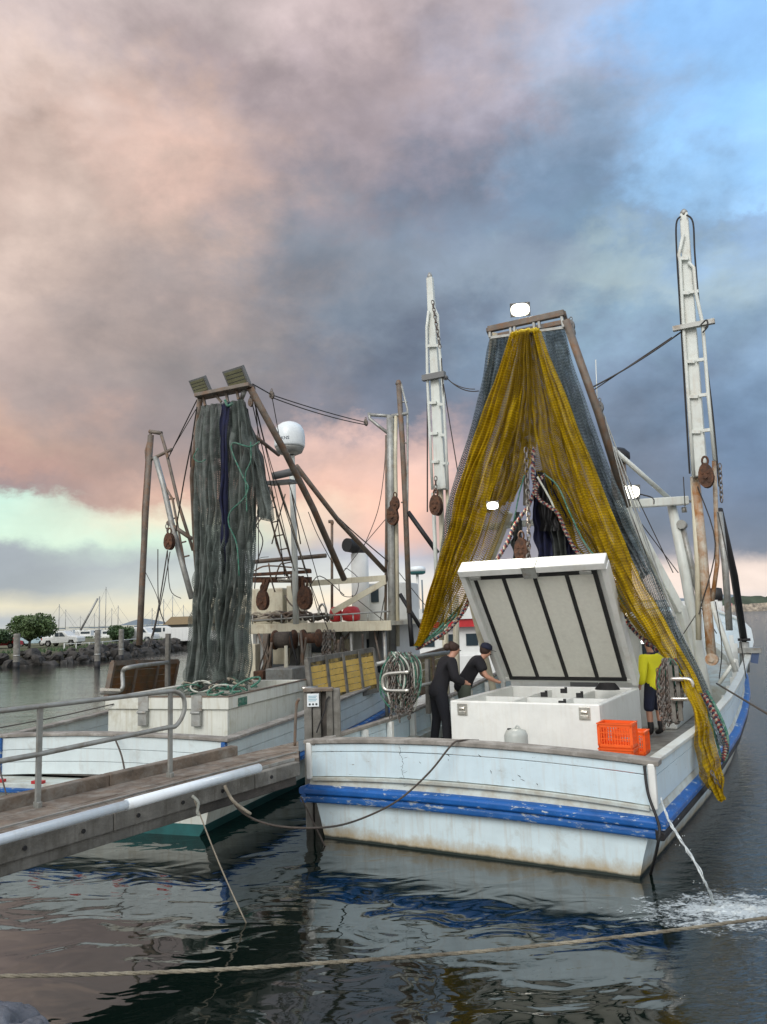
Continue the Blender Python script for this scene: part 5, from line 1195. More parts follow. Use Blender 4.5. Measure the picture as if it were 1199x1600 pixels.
# winch drum and steel tank on deck
mb = MB(); c_ = L(428, 1000, 6.6); mb.lathe(c_ + V((0, 0, 0)), [(.12, 0), (.24, .02), (.24, .06), (.12, .08), (.12, .5), (.24, .52), (.24, .56), (.10, .60)], 18, 'X'); mb.lathe(c_ + V((.75, 0, .02)), [(.12, 0), (.22, .02), (.22, .06), (.12, .08), (.12, .4), (.22, .42), (.22, .46), (.1, .5)], 18, 'X'); part('winch_drum', mb, M_rust, lt)
mb = MB(); mb.lathe(c_ + V((.08, 0, 0)), [(.20, 0), (.20, .42)], 16, 'X'); part('wound_wire', mb, M_ropeD, lt)
for px in (414, 418, 448, 472): 
    a = L(px, 1000, 6.8); mb = MB(); mb.bar((a.x, a.y, .74), (a.x, a.y, 2.86), .07, .07); part('winch_post', mb, M_brown, lt)
tk0 = L(415, 1064, 5.2); tk1 = L(457, 1064, 5.2)
mb = MB(); mb.bb((tk0.x, 5.2, .74), (tk1.x, 6.2, L(415, 1045, 5.2).z)); part('steel_tank', mb, M_galv, lt, bevel=.02)
mb = MB(); a = L(447, 1010, 5.6); mb.lathe((a.x, a.y, 1.5), [(.14, 0), (.14, .35), (.05, .45), (.04, 1.1)], 12); part('bait_pump', mb, M_cream, lt)
mb = MB(); mb.bb((L(476, 1000, 8).x, 8, .74), (L(508, 1000, 8).x, 8.5, 2.3)); part('louvred_cabinet', mb, M_hw, lt, bevel=.02)
for k in range(8):
    mb = MB(); mb.bb((L(478, 1000, 8).x, 7.97, 1.2 + k * .12), (L(506, 1000, 8).x, 8.0, 1.24 + k * .12)); part('louvre', mb, M_galv, lt)
# roof gear: cream casing, block beam with hanging blocks, brown rope heap, red floats
a = L(392, 958, 8.0); b = L(442, 958, 8.0)
mb = MB(); mb.bb((a.x, 8.0, 3.08), (b.x, 8.9, L(400, 920, 8.0).z)); part('roof_casing', mb, M_cream, lt, bevel=.03)
a = L(448, 958, 8.0); b = L(470, 958, 8.0); mb = MB(); mb.bb((a.x, 8.0, 3.08), (b.x, 8.5, L(450, 915, 8.0).z)); part('roof_locker', mb, M_cream, lt, bevel=.03)
mb = MB(); mb.bar(L(396, 898, 6.6), L(486, 893, 6.6), .10, .08); mb2 = MB(); part('block_beam', mb, M_rust, lt)
mb = MB(); mb.lathe(L(435, 906, 6.6), [(.06, 0), (.06, .5)], 10, 'X'); part('beam_roller', mb, M_stain, lt)
mb = MB(); mb.bar(L(396, 906, 6.7), L(486, 906, 6.7), .14, .14); part('block_beam', mb, M_rust, lt)
block(lt, LB, 411, 940, 6.4, 1.25, M_rust); block(lt, LB, 477, 937, 6.4, 1.45, M_rust)
for (x0, y0), (x1, y1) in (((420, 905), (410, 935)), ((472, 900), (476, 930)), ((414, 905), (408, 930)), ((466, 900), (470, 930))):
    mb = MB(); mb.bar(L(x0, y0, 6.45), L(x1, y1, 6.45), .10, .07); part('block_strap', mb, M_rust, lt)
rh = thing('brown_rope_heap', 'heap of brown rope flaked on the wheelhouse roof behind the rail', 'rope', LB, tuple(L(425, 970, 7.5)))
for k in range(34):
    cx = rnd.uniform(398, 505); c_ = L(cx, 966, 7.45 + rnd.uniform(-.25, .3)); c_.z = 3.10 + rnd.uniform(0, .17) * (1.2 if cx < 470 else .6); R_ = rnd.uniform(.12, .3); a0 = rnd.uniform(0, 6)
    mb = MB(); mb.tube(smoothline([c_ + V((math.cos(a0 + a) * R_ * 1.4, math.sin(a0 + a) * R_ * .6, abs(math.sin(a * 1.3 + k)) * .13)) for a in [j * .9 for j in range(7)]], 4), .026, 6); part('rope_coil', mb, rnd.choice((M_rope, M_ropeD, M_brown)), rh)
for cx, cy, s in ((525, 960, .17), (549, 955, .24)):
    c_ = L(cx, cy, 8.3); mb = MB(); mb.lathe((c_.x, c_.y, 3.09), [(.08, 0), (s * .95, .04), (s, .14), (s, .26), (s * .8, .36), (.08, .40)], 20)
    solo('float_drum', mb, M_red, ('smaller red drum on the wheelhouse roof behind the rail, left of its twin' if s < .2 else 'larger red drum on the wheelhouse roof, nearer the white funnel'), 'drum', LB, (c_.x, c_.y, 3.09), 'red drums on the roof')
for k in range(16):      # hoses and slack gear hanging under the roof and about the winch
    x = rnd.uniform(400, 600); y0 = rnd.uniform(985, 1005); v_ = rnd.uniform(6.0, 8.6); dx = rnd.uniform(-18, 18)
    mb = MB(); mb.tube(smoothline([L(x, y0, v_), L(x + dx * .3, y0 + 22, v_), L(x + dx, y0 + 48, v_), L(x + dx * 1.3, y0 + 70, v_)], 4), rnd.choice((.014, .02, .03)), 6); part('hanging_hose', mb, rnd.choice((M_black, M_wire, M_ropeD, M_brown)), lt)
for k in range(7):
    x = 512 + rnd.uniform(-9, 14); mb = MB(); chain(mb, [L(x, 985, 6.3), L(x + rnd.uniform(-6, 6), 1025, 6.3)], .05, .012); part('hanging_chain', mb, M_chain, lt, kind='stuff')
for (x0, y0, x1, y1, v_) in ((404, 990, 430, 1060, 6.4), (430, 990, 408, 1060, 6.5), (500, 985, 560, 1030, 7.4), (548, 988, 500, 1040, 7.6), (585, 985, 600, 1060, 7.2), (470, 985, 476, 1062, 6.2)):
    mb = MB(); mb.tube([L(x0, y0, v_), L(x1, y1, v_)], .028, 6); part('deck_strut', mb, M_brown, lt)
for (x, y, w_, h_, v_, mt) in ((440, 1022, .35, .5, 7.6, M_cream), (462, 1030, .3, .7, 8.2, M_grey), (395, 1035, .3, .9, 6.6, M_cream), (535, 1015, .5, .55, 8.4, M_cream), (590, 1010, .35, .8, 8.2, M_grey), (408, 1058, .25, .3, 5.6, M_rust)):
    c_ = L(x, y, v_); mb = MB(); mb.box(c_, (w_, .3, h_)); mb.lathe(c_ + V((0, -.16, .05)), [(.08, 0), (.08, .03)], 10, 'Y'); part('deck_gear_box', mb, mt, lt, bevel=.015)
for pts in (((430, 905), (440, 880), (452, 905)), ((398, 892), (420, 884), (486, 890)), ((455, 895), (458, 930), (470, 958)), ((445, 930), (455, 945), (474, 958)), ((420, 880), (424, 905), (430, 925))):
    mb = MB(); mb.tube(smoothline([L(a, b, 6.6) for a, b in pts], 4), .02, 6); part('gear_wire', mb, M_brown, lt)
mb = MB(); mb.tube(smoothline([L(404, 880, 6.6), L(404, 700, 5), L(400, 640, 3.6)], 4), .012, 5); part('rigging_wire', mb, M_wire, lt)
# exhaust funnel, stack, awning frames
a = L(564, 950, 9.2); b = L(562, 865, 9.2)
mb = MB(); mb.tube([(a.x, a.y, 3.08), (b.x, b.y, b.z)], .24, 18); fn = part('funnel', mb, M_hw, lt)
mb = MB(); mb.tube(smoothline([V((b.x, b.y, b.z)), b + V((-.02, -.03, .12)), b + V((-.12, -.2, .2)), b + V((-.22, -.42, .22))], 4), .19, 14); part('funnel_elbow', mb, M_black, fn)
mb = MB(); mb.tube([L(519, 818, 8.8), L(519, 960, 8.8)], .04, 8); mb.tube(smoothline([L(519, 819, 8.8), L(519, 815, 8.8), L(514, 815, 8.8)], 4), .05, 8); part('vent_pipe', mb, M_brown, lt)
mb = MB(); mb.bar(L(478, 912, 7.4), L(603, 903, 7.8), .09, .14); part('awning_beam', mb, M_cream, lt)
mb = MB(); mb.bar(L(520, 956, 7.6), L(603, 908, 7.8), .09, .14); part('awning_beam', mb, M_cream, lt)
mb = MB(); mb.bb((L(575, 925, 9.8).x, 9.8, 3.08), (L(610, 925, 9.8).x + .5, 11, L(575, 912, 9.8).z)); up_ = part('upper_cabin', mb, M_hw, lt, bevel=.03)
mb = MB(); mb.bb((L(575, 925, 9.8).x + .1, 9.76, 3.6), (L(592, 925, 9.8).x, 9.8, 4.0)); part('window', mb, M_glass, up_)
mb = MB(); mb.tube(smoothline([L(498, 962, 7), L(499, 950, 7), L(504, 944, 7), L(509, 950, 7), L(510, 962, 7)], 4), .03, 8); part('roof_handle', mb, M_stain, lt)
mb = MB(); mb.tube([L(472, 1076, 3.6), L(496, 1075, 3.9)], .04, 8); part('grab_bar', mb, M_stain, lt)
mb = MB(); mb.tube(smoothline([L(158, 1082, 2.8), L(190, 1078, 2.8), L(192, 1050, 3.0), L(205, 1042, 3.0), L(262, 1035, 4.5)], 4), .045, 8); part('side_rail', mb, M_galv, lt)
mb = MB(); mb.bar(L(158, 1077, 2.7), L(190, 1078, 2.7), .07, .05); part('grab_bar', mb, M_stain, lt)
mb = MB(); mb.bar(L(263, 990, 4.6), L(262, 1075, 4.6), .09, .09); part('rail_post', mb, M_wood2, lt)

# ================================================================== JETTY
jt = thing('jetty', 'narrow weathered timber jetty running between the two trawlers', 'jetty', JT)
JZ = 1.34
ed = [-1.16, -.92, -.70, -.46, -.24]
def jend(u): return 1.0 + (-.10 - u) * 1.25
for i in range(4):
    for k, (a, b) in enumerate(((-7, -2.2), (-2.19, None))):
        ua, ub = ed[i] + .006, ed[i + 1] - .006; z0 = JZ - .06; z1 = JZ + random.uniform(-.004, .006); ba, bb_ = (b, b) if b else (jend(ua), jend(ub))
        mb = MB(); mb.v = [V(q) for q in ((ua, a, z0), (ub, a, z0), (ub, bb_, z0), (ua, ba, z0), (ua, a, z1), (ub, a, z1), (ub, bb_, z1), (ua, ba, z1))]
        mb.f = [(3, 2, 1, 0), (4, 5, 6, 7), (0, 1, 5, 4), (1, 2, 6, 5), (2, 3, 7, 6), (3, 0, 4, 7)]; mb.sm = [False] * 6; part('deck_plank', mb, M_wood, jt, bevel=.006)
mb = MB(); mb.bb((-.235, -7, JZ - .02), (-.215, 1.05, JZ + .015)); part('edge_strip', mb, M_galv, jt)
mb = MB(); mb.bb((-.52, -7, JZ + .006), (-.49, 1.45, JZ + .02)); part('edge_strip', mb, M_galv, jt)
for a, b in ((-7, -1.2), (-1.19, .98)):
    mb = MB(); mb.bb((-1.30, a, JZ - .02), (-1.165, b, JZ + .13)); part('kerb_beam', mb, M_wood, jt, bevel=.012)
for a, b in ((-7, -2.0), (-1.99, .12), (.13, 1.02)):
    mb = MB(); mb.bb((-.21, a, JZ - .20), (-.10, b, JZ - .02)); fbm = part('fascia_beam', mb, M_wood2, jt, bevel=.012)
    for y in [a + .3 + j * .62 for j in range(int((b - a) / .62) + 1)]:
        if y > b - .05: continue
        mb = MB(); mb.lathe((-.098, y, JZ - .11), [(.022, 0), (.022, .012)], 10, 'X'); part('bolt', mb, M_black, fbm)
for a, b in ((-7, -.8), (-.79, 1.0)):
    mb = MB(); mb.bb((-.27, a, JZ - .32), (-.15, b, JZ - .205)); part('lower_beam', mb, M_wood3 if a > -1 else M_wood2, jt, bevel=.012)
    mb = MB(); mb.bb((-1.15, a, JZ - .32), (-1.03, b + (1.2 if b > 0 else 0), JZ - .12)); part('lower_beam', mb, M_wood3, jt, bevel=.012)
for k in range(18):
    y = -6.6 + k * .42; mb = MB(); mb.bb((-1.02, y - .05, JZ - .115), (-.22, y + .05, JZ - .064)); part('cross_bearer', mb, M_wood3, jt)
for x, y in ((-1.0, -4.8), (-.35, -4.8)):
    mb = MB(); mb.tube([(x, y, -1.2), (x, y, JZ - .15)], .12, 12); part('pile', mb, M_wood3, jt)
pp = [JT.z(0, 1312, JZ + .07), JT.z(405, 1200, JZ + .07)]
dd = (pp[1] - pp[0]).normalized()
mb = MB(); mb.tube([pp[0] - dd * 3.5, pp[0].lerp(pp[1],   .45)], .046, 16); mb.tube([pp[0].lerp(pp[1], .4), pp[1]], .054, 16)
solo('plastic_pipe', mb, M_pvc, 'long pale blue plastic pipe lying along the jetty edge', 'pipe', JT, tuple(pp[1]))
hr = thing('handrail', 'galvanised tube handrail with rounded end along the jetty', 'handrail', JT, (-1.0, -1, JZ))
ppx = (-1.0, -2.3, JZ); P1 = JT.z(59, 1262, JZ); P2 = JT.z(266, 1215, JZ)
for P in (P1, P2, P1 + (P1 - P2)):
    top = 1.02 if P is not P2 else 1.03
    mb = MB(); mb.bar(P + V((0, 0, -.2)), P + V((0, 0, top)), .06, .03, up=(1, 0, 0)); mb.box(P + V((0, 0, -.05)), (.09, .05, .22)); part('rail_post', mb, M_rail, hr, bevel=.004)
d_ = (P2 - P1).normalized(); Z = V((0, 0, 1))
a = P1 - d_ * 4 + Z * 1.03; b = P2 + Z * 1.03; e_ = P2 + Z * .60; c_ = P1 - d_ * 4 + Z * .50
loop = [a, P1 + Z * 1.03, b, b + d_ * .10 - Z * .02, b + d_ * .20 - Z * .09, P2 + d_ * .22 + Z * .80, e_ + d_ * .17 + Z * .08, e_ + d_ * .08, e_, P1 + Z * .54, c_]
mb = MB(); mb.tube(loop[:2] + smoothline(loop[2:9], 4) + loop[9:], .028, 10); part('rail_tube', mb, M_rail, hr)
# mooring post with the small sign, at the jetty end
pt = thing('timber_post_cluster', 'stubby grey timber mooring posts bolted together at the jetty end', 'mooring post', WD, (-1.05, 12.7, 0))
PW = 12.7
def W_(px, py, y=PW): return WD.v(px, py, y)
zz = W_(500, 1080).z
for i, (x0, x1, m_, dy) in enumerate(((475, 487, M_wood2, 0), (488, 501, M_wood2, .03), (501, 517, M_wood3, .10), (510, 520, M_wood2, -.02), (520, 531, M_wood2, .02))):
    a = W_(x0, 1100); b = W_(x1, 1100); mb = MB(); mb.bb((a.x, PW + dy, -1.2), (b.x, PW + .22, zz + (.03 if i == 4 else 0) - (.02 if i == 2 else 0))); part('timber', mb, m_, pt, bevel=.015)
mb = MB(); a = W_(474, 1081); b = W_(520, 1079); mb.bb((a.x, PW - .03, zz), (b.x, PW + .25, zz + .04)); part('top_board', mb, M_wood, pt)
sx = W_(480, 1084); sy = W_(499, 1104)
sg = thing('small_sign', 'small white notice plate with blue lines screwed to the grey timber posts', 'sign', WD, (sx.x, PW - .03, sx.z))
mb = MB(); mb.bb((sx.x, PW - .02, sy.z), (sy.x, PW - .005, sx.z)); part('sign_plate', mb, mat('sign_white', (.72, .78, .80), .4, var=.03), sg, bevel=.006)
mt_ = mat('sign_print', (.12, .36, .46), .5); mk = mat('sign_marks', (.05, .06, .06), .5)
wS, hS = sy.x - sx.x, sx.z - sy.z
for k in range(4):
    mb = MB(); mb.bb((sx.x + wS * .12, PW - .024, sx.z - hS * (.16 + .12 * k)), (sx.x + wS * (.85 - .1 * (k % 2)), PW - .0205, sx.z - hS * (.20 + .12 * k))); part('printed_line', mb, mt_, sg)
for k in range(3):
    mb = MB(); mb.lathe((sx.x + wS * (.22 + .28 * k), PW - .0205, sx.z - hS * .80), [(hS * .085, 0), (hS * .085, -.003)], 12, 'Y'); part('symbol', mb, mk, sg)
mb = MB(); mb.tube(smoothline([W_(515, 1088, PW - .05), W_(510, 1095, PW - .05), W_(508, 1110, PW - .05), W_(500, 1130, PW - .05), W_(495, 1145, PW - .05)], 5), .012, 6); part('lashing', mb, M_black, pt)
mb = MB(); mb.tube(smoothline([JT.v(468, 1092, 1.9), JT.v(464, 1100, 1.9), JT.v(462, 1130, 1.9), JT.v(461, 1165, 1.9)], 4), .022, 8); solo('hooped_bar', mb, M_brown, 'bent brown steel bar standing on the jetty beside the grey posts', 'bar', JT, tuple(JT.v(461, 1165, 1.9)))

# ================================================================== mooring lines
def line(name, label, pts, r_, m_, cat='rope', turns=None, sm=True):
    P = smoothline(pts, 8) if sm else pts
    mb = MB()
    if turns:
        P = resample(P, .03)
        for ph in (0, 2.09, 4.19):
            q = []
            for i, p in enumerate(P):
                t_ = (P[min(i + 1, len(P) - 1)] - P[max(i - 1, 0)]).normalized(); e1 = t_.orthogonal().normalized(); e2 = t_.cross(e1); an = ph + i * turns
                q.append(p + (e1 * math.cos(an) + e2 * math.sin(an)) * r_ * .5)
            mb.tube(q, r_ * .62, 6)
        t = thing(name, label, cat, WD, tuple(pts[0])); part('laid_strands', mb, m_, t, kind='stuff'); return t
    mb.tube(P, r_, 8)
    return solo(name, mb, m_, label, cat, WD, tuple(pts[0]))
M_ropeF = mat('old_mooring_rope', (.40, .37, .28), .85, var=.3, sc=3, dirt=(.10, .085, .06), damt=.55, dsc=1.2, bump=.7, bsc=80)
line('mooring_line', 'long weathered mooring line stretched low across the foreground water', [WD.v(-260, 1522, 4.4), WD.v(0, 1525, 4.5), WD.v(300, 1517, 4.6), WD.v(600, 1498, 4.8), WD.v(800, 1482, 4.95), WD.v(1000, 1460, 5.1), WD.v(1199, 1434, 5.3), WD.v(1500, 1395, 5.5)], .0105, M_ropeF, turns=.8)
JE = JT.u(352, 1234, -.08)
jw = JT.W(JE)
def rw(px, py, v): return RB.W(RB.v(px, py, v))
line('mooring_line', 'brown mooring line sagging from the jetty up to the stern rail of the right trawler', [jw, WD.v(380, 1270, 9.6), WD.v(430, 1290, 9.7), WD.v(505, 1293, 9.9), rw(560, 1281, -.6), rw(620, 1252, -.45), rw(670, 1208, -.3), rw(705, 1165, -.18), rw(720, 1157, -.02), rw(748, 1157, .35)], .013, M_ropeD)
mb = MB(); mb.tube(smoothline([jw + V((.0, -.02, .05)), WD.v(365, 1252, 9.5), WD.v(392, 1272, 9.6)], 5), .019, 8); solo('chafe_sleeve', mb, M_rope, 'pale frayed sleeve where the mooring line leaves the jetty', 'rope', WD, tuple(jw))
j2 = JT.W(JT.u(304, 1250, -.06))
line('dangling_line', 'pale line dangling from the jetty edge down into the water', [j2, j2.lerp(WD.z(385, 1442, 0), .5) + V((0, 0, -.05)), WD.z(385, 1442, 0), WD.z(392, 1448, -.3)], .008, M_rope)
mb = MB(); mb.tube(smoothline([j2 + V((-.02, -.02, .05)), j2 + V((.05, -.03, -.02)), j2 + V((.04, -.03, -.12)), j2 + V((.06, -.02, -.16))], 4), .018, 6); solo('rope_knot', mb, M_ropeW, 'frayed pale knot on the jetty edge beam', 'rope', WD, tuple(j2))
line('stern_line', 'thin line from the port stern corner of the right trawler into the water', [rw(470, 1245, -.3), rw(490, 1285, -.35), WD.z(508, 1322, 0)], .012, M_ropeD)
line('rubber_strap', 'black strap hanging over the starboard stern corner into the water', [rw(1007, 1196, -.05), rw(1013, 1240, -.12), rw(1030, 1290, -.22), rw(1028, 1320, -.25), WD.z(1017, 1366, 0), WD.z(1016, 1372, -.3)], .018, M_black)
line('bow_line', 'thin brown line from the starboard bulwark running off to the right', [rw(1120, 1068, 6.6), rw(1160, 1092, 4), rw(1199, 1115, 1.5), rw(1300, 1175, -1)], .016, M_ropeD)
line('stern_line', 'slack line from the left trawler cap rail down behind the jetty', [LB.W(LB.v(178, 1150, -.1)), LB.W(LB.v(190, 1180, -.4)), LB.W(LB.v(197, 1215, -.6))], .014, M_ropeD)
line('port_line', 'thin line running left from the port quarter of the left trawler', [LB.W(LB.v(4, 1190, -.3)), WD.v(0, 1200, 13), WD.v(15, 1260, 12)], .012, M_ropeD)
line('far_line', 'thin dark line crossing the water from the left to the fish box', [LB.W(LB.v(178, 1100, .8)), WD.v(80, 1122, 14), WD.v(-60, 1148, 13)], .010, M_wire)
# water jet from the hull and the foam it makes
mb = MB()
P = smoothline([rw(1033, 1246, -.05), rw(1038, 1262, -.2), rw(1050, 1290, -.4), rw(1075, 1330, -.6), rw(1100, 1375, -.8), WD.z(1116, 1412, 0)], 8)
for st in range(5):
    q = [p + V((noise.noise(V((i * .22, st * 3.1, 0))), noise.noise(V((i * .22, st * 3.1, 5))), noise.noise(V((i * .25, st * 3.1, 9))))) * (.010 + .04 * (i / len(P)) ** 1.5) for i, p in enumerate(P)]
    mb.tube(q, [max(.003, .0065 + .004 * math.sin(i * 1.3 + st * 2)) for i in range(len(q))], 6)
for k in range(26):
    t_ = random.random() ** .6; p = P[int(t_ * (len(P) - 1))] + V((random.gauss(0, .03 + .06 * t_), random.gauss(0, .04), random.gauss(0, .03))); mb.box(p, (.007,) * 3)
solo('water_jet', mb, M_foam, 'white jet of pump water falling from the starboard hull side', 'water jet', WD, tuple(P[0]))
fc_ = WD.z(1128, 1424, 0); mb = MB(); n = 0
rows = []
for i in range(150):
    row = []
    for j in range(110):
        x = fc_.x - .75 + i * 1.9 / 149; y = fc_.y - .7 + j * 1.3 / 109; e = ((x - fc_.x - .15) / .75) ** 2 + ((y - fc_.y) / .45) ** 2
        nn = noise.noise(V((x * 7, y * 11, 0))) * .035 + noise.noise(V((x * 19, y * 27, 0))) * .028 + noise.noise(V((x * 50, y * 60, 0))) * .014
        h = .030 * math.exp(-e * 3.2) - .026 - .010 * e + nn * (.45 + .9 * math.exp(-e))
        row.append(V((x, y, max(-.03, h) if e < 3.4 else -.03)))
    rows.append(row)
mb.grid(rows)
solo('foam', mb, M_foam, 'patch of white foam where the pump water hits the harbour', None, WD, (fc_.x, fc_.y, 0), kind='stuff')

def foam_film():
    m = bpy.data.materials.new('foam_film'); m.use_nodes = True; t = NT(m.node_tree); b = t.n['Principled BSDF']; out = t.n['Material Output']
    b.inputs['Base Color'].default_value = (.60, .66, .66, 1); b.inputs['Roughness'].default_value = .5
    co = t.new('ShaderNodeTexCoord').outputs['Object']; ln = t.vmath('LENGTH', (0, 0, 0))
    vl = t.new('ShaderNodeVectorMath', operation='LENGTH'); t.put(vl.inputs[0], t.scale(co, (1, 1.9, 1))); d = vl.outputs['Value']
    n1_ = t.noise(t.scale(co, (1, 1.5, 1)), 5, 8, .62, .6); n2_ = t.noise(t.scale(co, (1, 1.4, 1)), 24, 6, .65, .4)
    s_ = t.math('ADD', t.math('MULTIPLY', n1_, .6), t.math('MULTIPLY', n2_, .5)); th = t.math('ADD', .40, t.math('MULTIPLY', d, .17))
    al = t.mapr(t.math('SUBTRACT', s_, th), -.02, .12, 0, .85)
    tr = t.new('ShaderNodeBsdfTransparent'); ms = t.new('ShaderNodeMixShader'); t.put(ms.inputs[0], al); t.l.new(tr.outputs[0], ms.inputs[1]); t.l.new(b.outputs[0], ms.inputs[2]); t.l.new(ms.outputs[0], out.inputs[0])
    return m
mb = MB(); mb.quad((fc_.x - 1.3, fc_.y - 1.0, .006), (fc_.x + 1.6, fc_.y - 1.0, .006), (fc_.x + 1.6, fc_.y + .9, .006), (fc_.x - 1.3, fc_.y + .9, .006))
solo('foam', mb, foam_film(), 'thin lacy foam spreading round the splash', None, WD, (fc_.x + .15, fc_.y, .006), kind='stuff')
# ================================================================== BACKGROUND
shore = [(-70, 48), (-45, 58), (-32.6, 67), (-28.5, 69), (-26.2, 76), (-25.6, 88), (-25, 98), (-26, 112), (-30, 130), (-60, 150)]
BZ = 1.0
mb = MB()
top = [V((x - 1.6, y + .6, BZ + .0)) for x, y in shore]
back = [V((-400, 40, BZ)), V((-400, 160, BZ))]
mb.v = top + [V((p.x - 120, p.y + 20, BZ)) for p in top]; n_ = len(top)
for i in range(n_ - 1): mb.f.append((i, i + 1, n_ + i + 1, n_ + i)); mb.sm.append(False)
m0 = len(mb.v)
for (x, y), p in zip(shore, top): mb.v += [V((x, y, -.6)), p]
for i in range(n_ - 1): mb.f.append((m0 + 2 * i, m0 + 2 * i + 2, m0 + 2 * i + 3, m0 + 2 * i + 1)); mb.sm.append(False)
bank = solo('ground', mb, M_grass, 'low grassy bank behind a rock edge on the left', None, WD, kind='structure')
rk = thing('rock_wall', 'dark boulder revetment along the far bank on the left', 'rock wall', WD, (-30, 70, 0))
rockmeshes = []
for s in range(6):
    bm = bmesh.new(); bmesh.ops.create_icosphere(bm, subdivisions=2, radius=.5)
    for v_ in bm.verts:
        q = v_.co.normalized(); v_.co = q * (.40 + .22 * noise.noise(q * 1.3 + V((s * 5, 0, 0))) + .08 * noise.noise(q * 3.5 + V((s * 5, 3, 0))))
        v_.co.z *= .75
    me = bpy.data.meshes.new('rock'); bm.to_mesh(me); bm.free(); me.materials.append(M_rock); rockmeshes.append(me)
rr = random.Random(11)
def rock(parent, loc, sc):
    o = bpy.data.objects.new('rock', rockmeshes[rr.randrange(6)]); COL.objects.link(o); o.parent = parent
    o.location = V(loc) - ORG[parent.name]; o.rotation_euler = (rr.uniform(0, 3), rr.uniform(0, .5), rr.uniform(0, 6)); o.scale = (sc * rr.uniform(.8, 1.3), sc * rr.uniform(.8, 1.2), sc * rr.uniform(.7, 1)); return o
seg = [V((x, y, 0)) for x, y in shore]
pts = resample(smoothline(seg, 6), .75)
for p in pts:
    if p.y > 120 or p.x < -52: continue
    for k, zz_ in enumerate((.0, .45, .9)):
        if rr.random() < .88: rock(rk, (p.x - k * .55 + rr.uniform(-.25, .25), p.y + rr.uniform(-.3, .3) + k * .2, zz_ * .9 + rr.uniform(-.25, .2)), rr.choice((.7, .9, 1.2, 1.5, 2.1)))
# grass tufts on the bank
mb = MB()
for k in range(5000):
    p = pts[int(rr.random() * len(pts))]; x = p.x - 1.5 - abs(rr.gauss(0, 3)); y = p.y + rr.uniform(0, 4); h = rr.uniform(.08, .35); a = rr.uniform(0, 3.14); dx, dy = math.cos(a) * .09, math.sin(a) * .09
    mb.quad((x - dx, y - dy, BZ - .02), (x + dx, y + dy, BZ - .02), (x + rr.uniform(-.1, .1), y, BZ + h))
solo('grass', mb, M_leaf2, 'grass tufts along the top of the rock bank', None, WD, kind='stuff')
# foreground boulder at the photographer's feet
q = WD.v(30, 1590, 4.3)
for i, (x, y, z_, s_) in enumerate(((q.x - .17, 4.2, q.z - .10, .62), (q.x + .13, 4.15, q.z - .11, .48))):
    bm = bmesh.new(); bmesh.ops.create_icosphere(bm, subdivisions=5, radius=.5)
    for v_ in bm.verts:
        q_ = v_.co.normalized(); v_.co = q_ * (.42 + .16 * noise.noise(q_ * 1.4 + V((i * 4, 2, 0))) + .07 * noise.noise(q_ * 4 + V((i * 4, 2, 9))) + .02 * noise.noise(q_ * 12)); v_.co.z *= .8
    me = bpy.data.meshes.new('boulder'); bm.to_mesh(me); bm.free(); me.polygons.foreach_set('use_smooth', [True] * len(me.polygons)); me.materials.append(None)
    o = bpy.data.objects.new('boulder', me); o.data.materials[0] = mat('shore_boulder', (.11, .12, .14), .7, var=.4, bump=.6, bsc=20); COL.objects.link(o); o.location = (x, y, z_); o.scale = (s_, s_, s_ * .9); tag(o, ('left' if i == 0 else 'right') + ' one of two blue-grey boulders at the bottom left corner', 'rock', 'boulders at the bottom left corner')
# the rocky shore the photographer stands on
mb = MB(); rows = []
for i in range(60):
    x = -9 + i * .3; row = []
    for j in range(24):
        y = -3 + j * .36; z_ = 1.12 if y < 3.3 else 1.12 - (y - 3.3) * 1.15
        row.append(V((x, y, z_ + .16 * noise.noise(V((x * 1.3, y * 1.3, 5))) - .08)))
    rows.append(row)
mb.grid(rows); solo('ground', mb, M_rock, 'dark rocky near shore below the lower edge of the photo', None, WD, kind='structure')
# trees
def leafcloud(mb, c_, R, n, rnd, leaf):
    lob = [(V((rnd.gauss(0, .38), rnd.gauss(0, .38), rnd.uniform(-.35, .5))), rnd.uniform(.28, .55)) for _ in range(18)]
    for k in range(n):
        l, s = lob[rnd.randrange(18)]; d = V((rnd.gauss(0, 1), rnd.gauss(0, 1), rnd.gauss(0, 1))).normalized() * s * rnd.uniform(.5, 1.08)
        p = c_ + V(((l.x + d.x) * R[0], (l.y + d.y) * R[1], (l.z + d.z) * R[2])); u_ = V((rnd.gauss(0, 1), rnd.gauss(0, 1), rnd.gauss(0, 1))).normalized(); w_ = u_.orthogonal().normalized()
        mb.quad(p - u_ * leaf, p + w_ * leaf * .7, p + u_ * leaf, p - w_ * leaf * .7)
def tree(label, x, y, zg, R, h, n, m_, nm='tree', cat='tree', seed=1, leaf=.14, group=None):
    rnd = random.Random(seed); t = thing(nm, label, cat, WD, (x, y, zg), group)
    mb = MB(); c_ = V((x, y, zg + h))
    mb.tube([(x, y, zg - .1), (x + .1, y, zg + h * .4), (x, y, zg + h * .9)], [.16, .12, .05], 8)
    for k in range(7):
        a = k * .9; mb.tube([(x + .05, y, zg + h * .35), (x + math.cos(a) * R[0] * .4, y + math.sin(a) * R[1] * .4, zg + h * .75), (x + math.cos(a) * R[0] * .7, y + math.sin(a) * R[1] * .7, zg + h)], [.07, .05, .02], 6)
    part('trunk', mb, M_wood3, t)
    mb = MB(); leafcloud(mb, c_, R, n, rnd, leaf); part('crown', mb, m_, t, kind='stuff'); return t
def at_y(px, py, Y): return WD.v(px, py, Y)
a = at_y(46, 985, 84); tree('round dark green tree beside the parked ute', a.x, 84, BZ, (2.9, 2.6, 1.7), 2.1, 9000, M_leaf, seed=4)
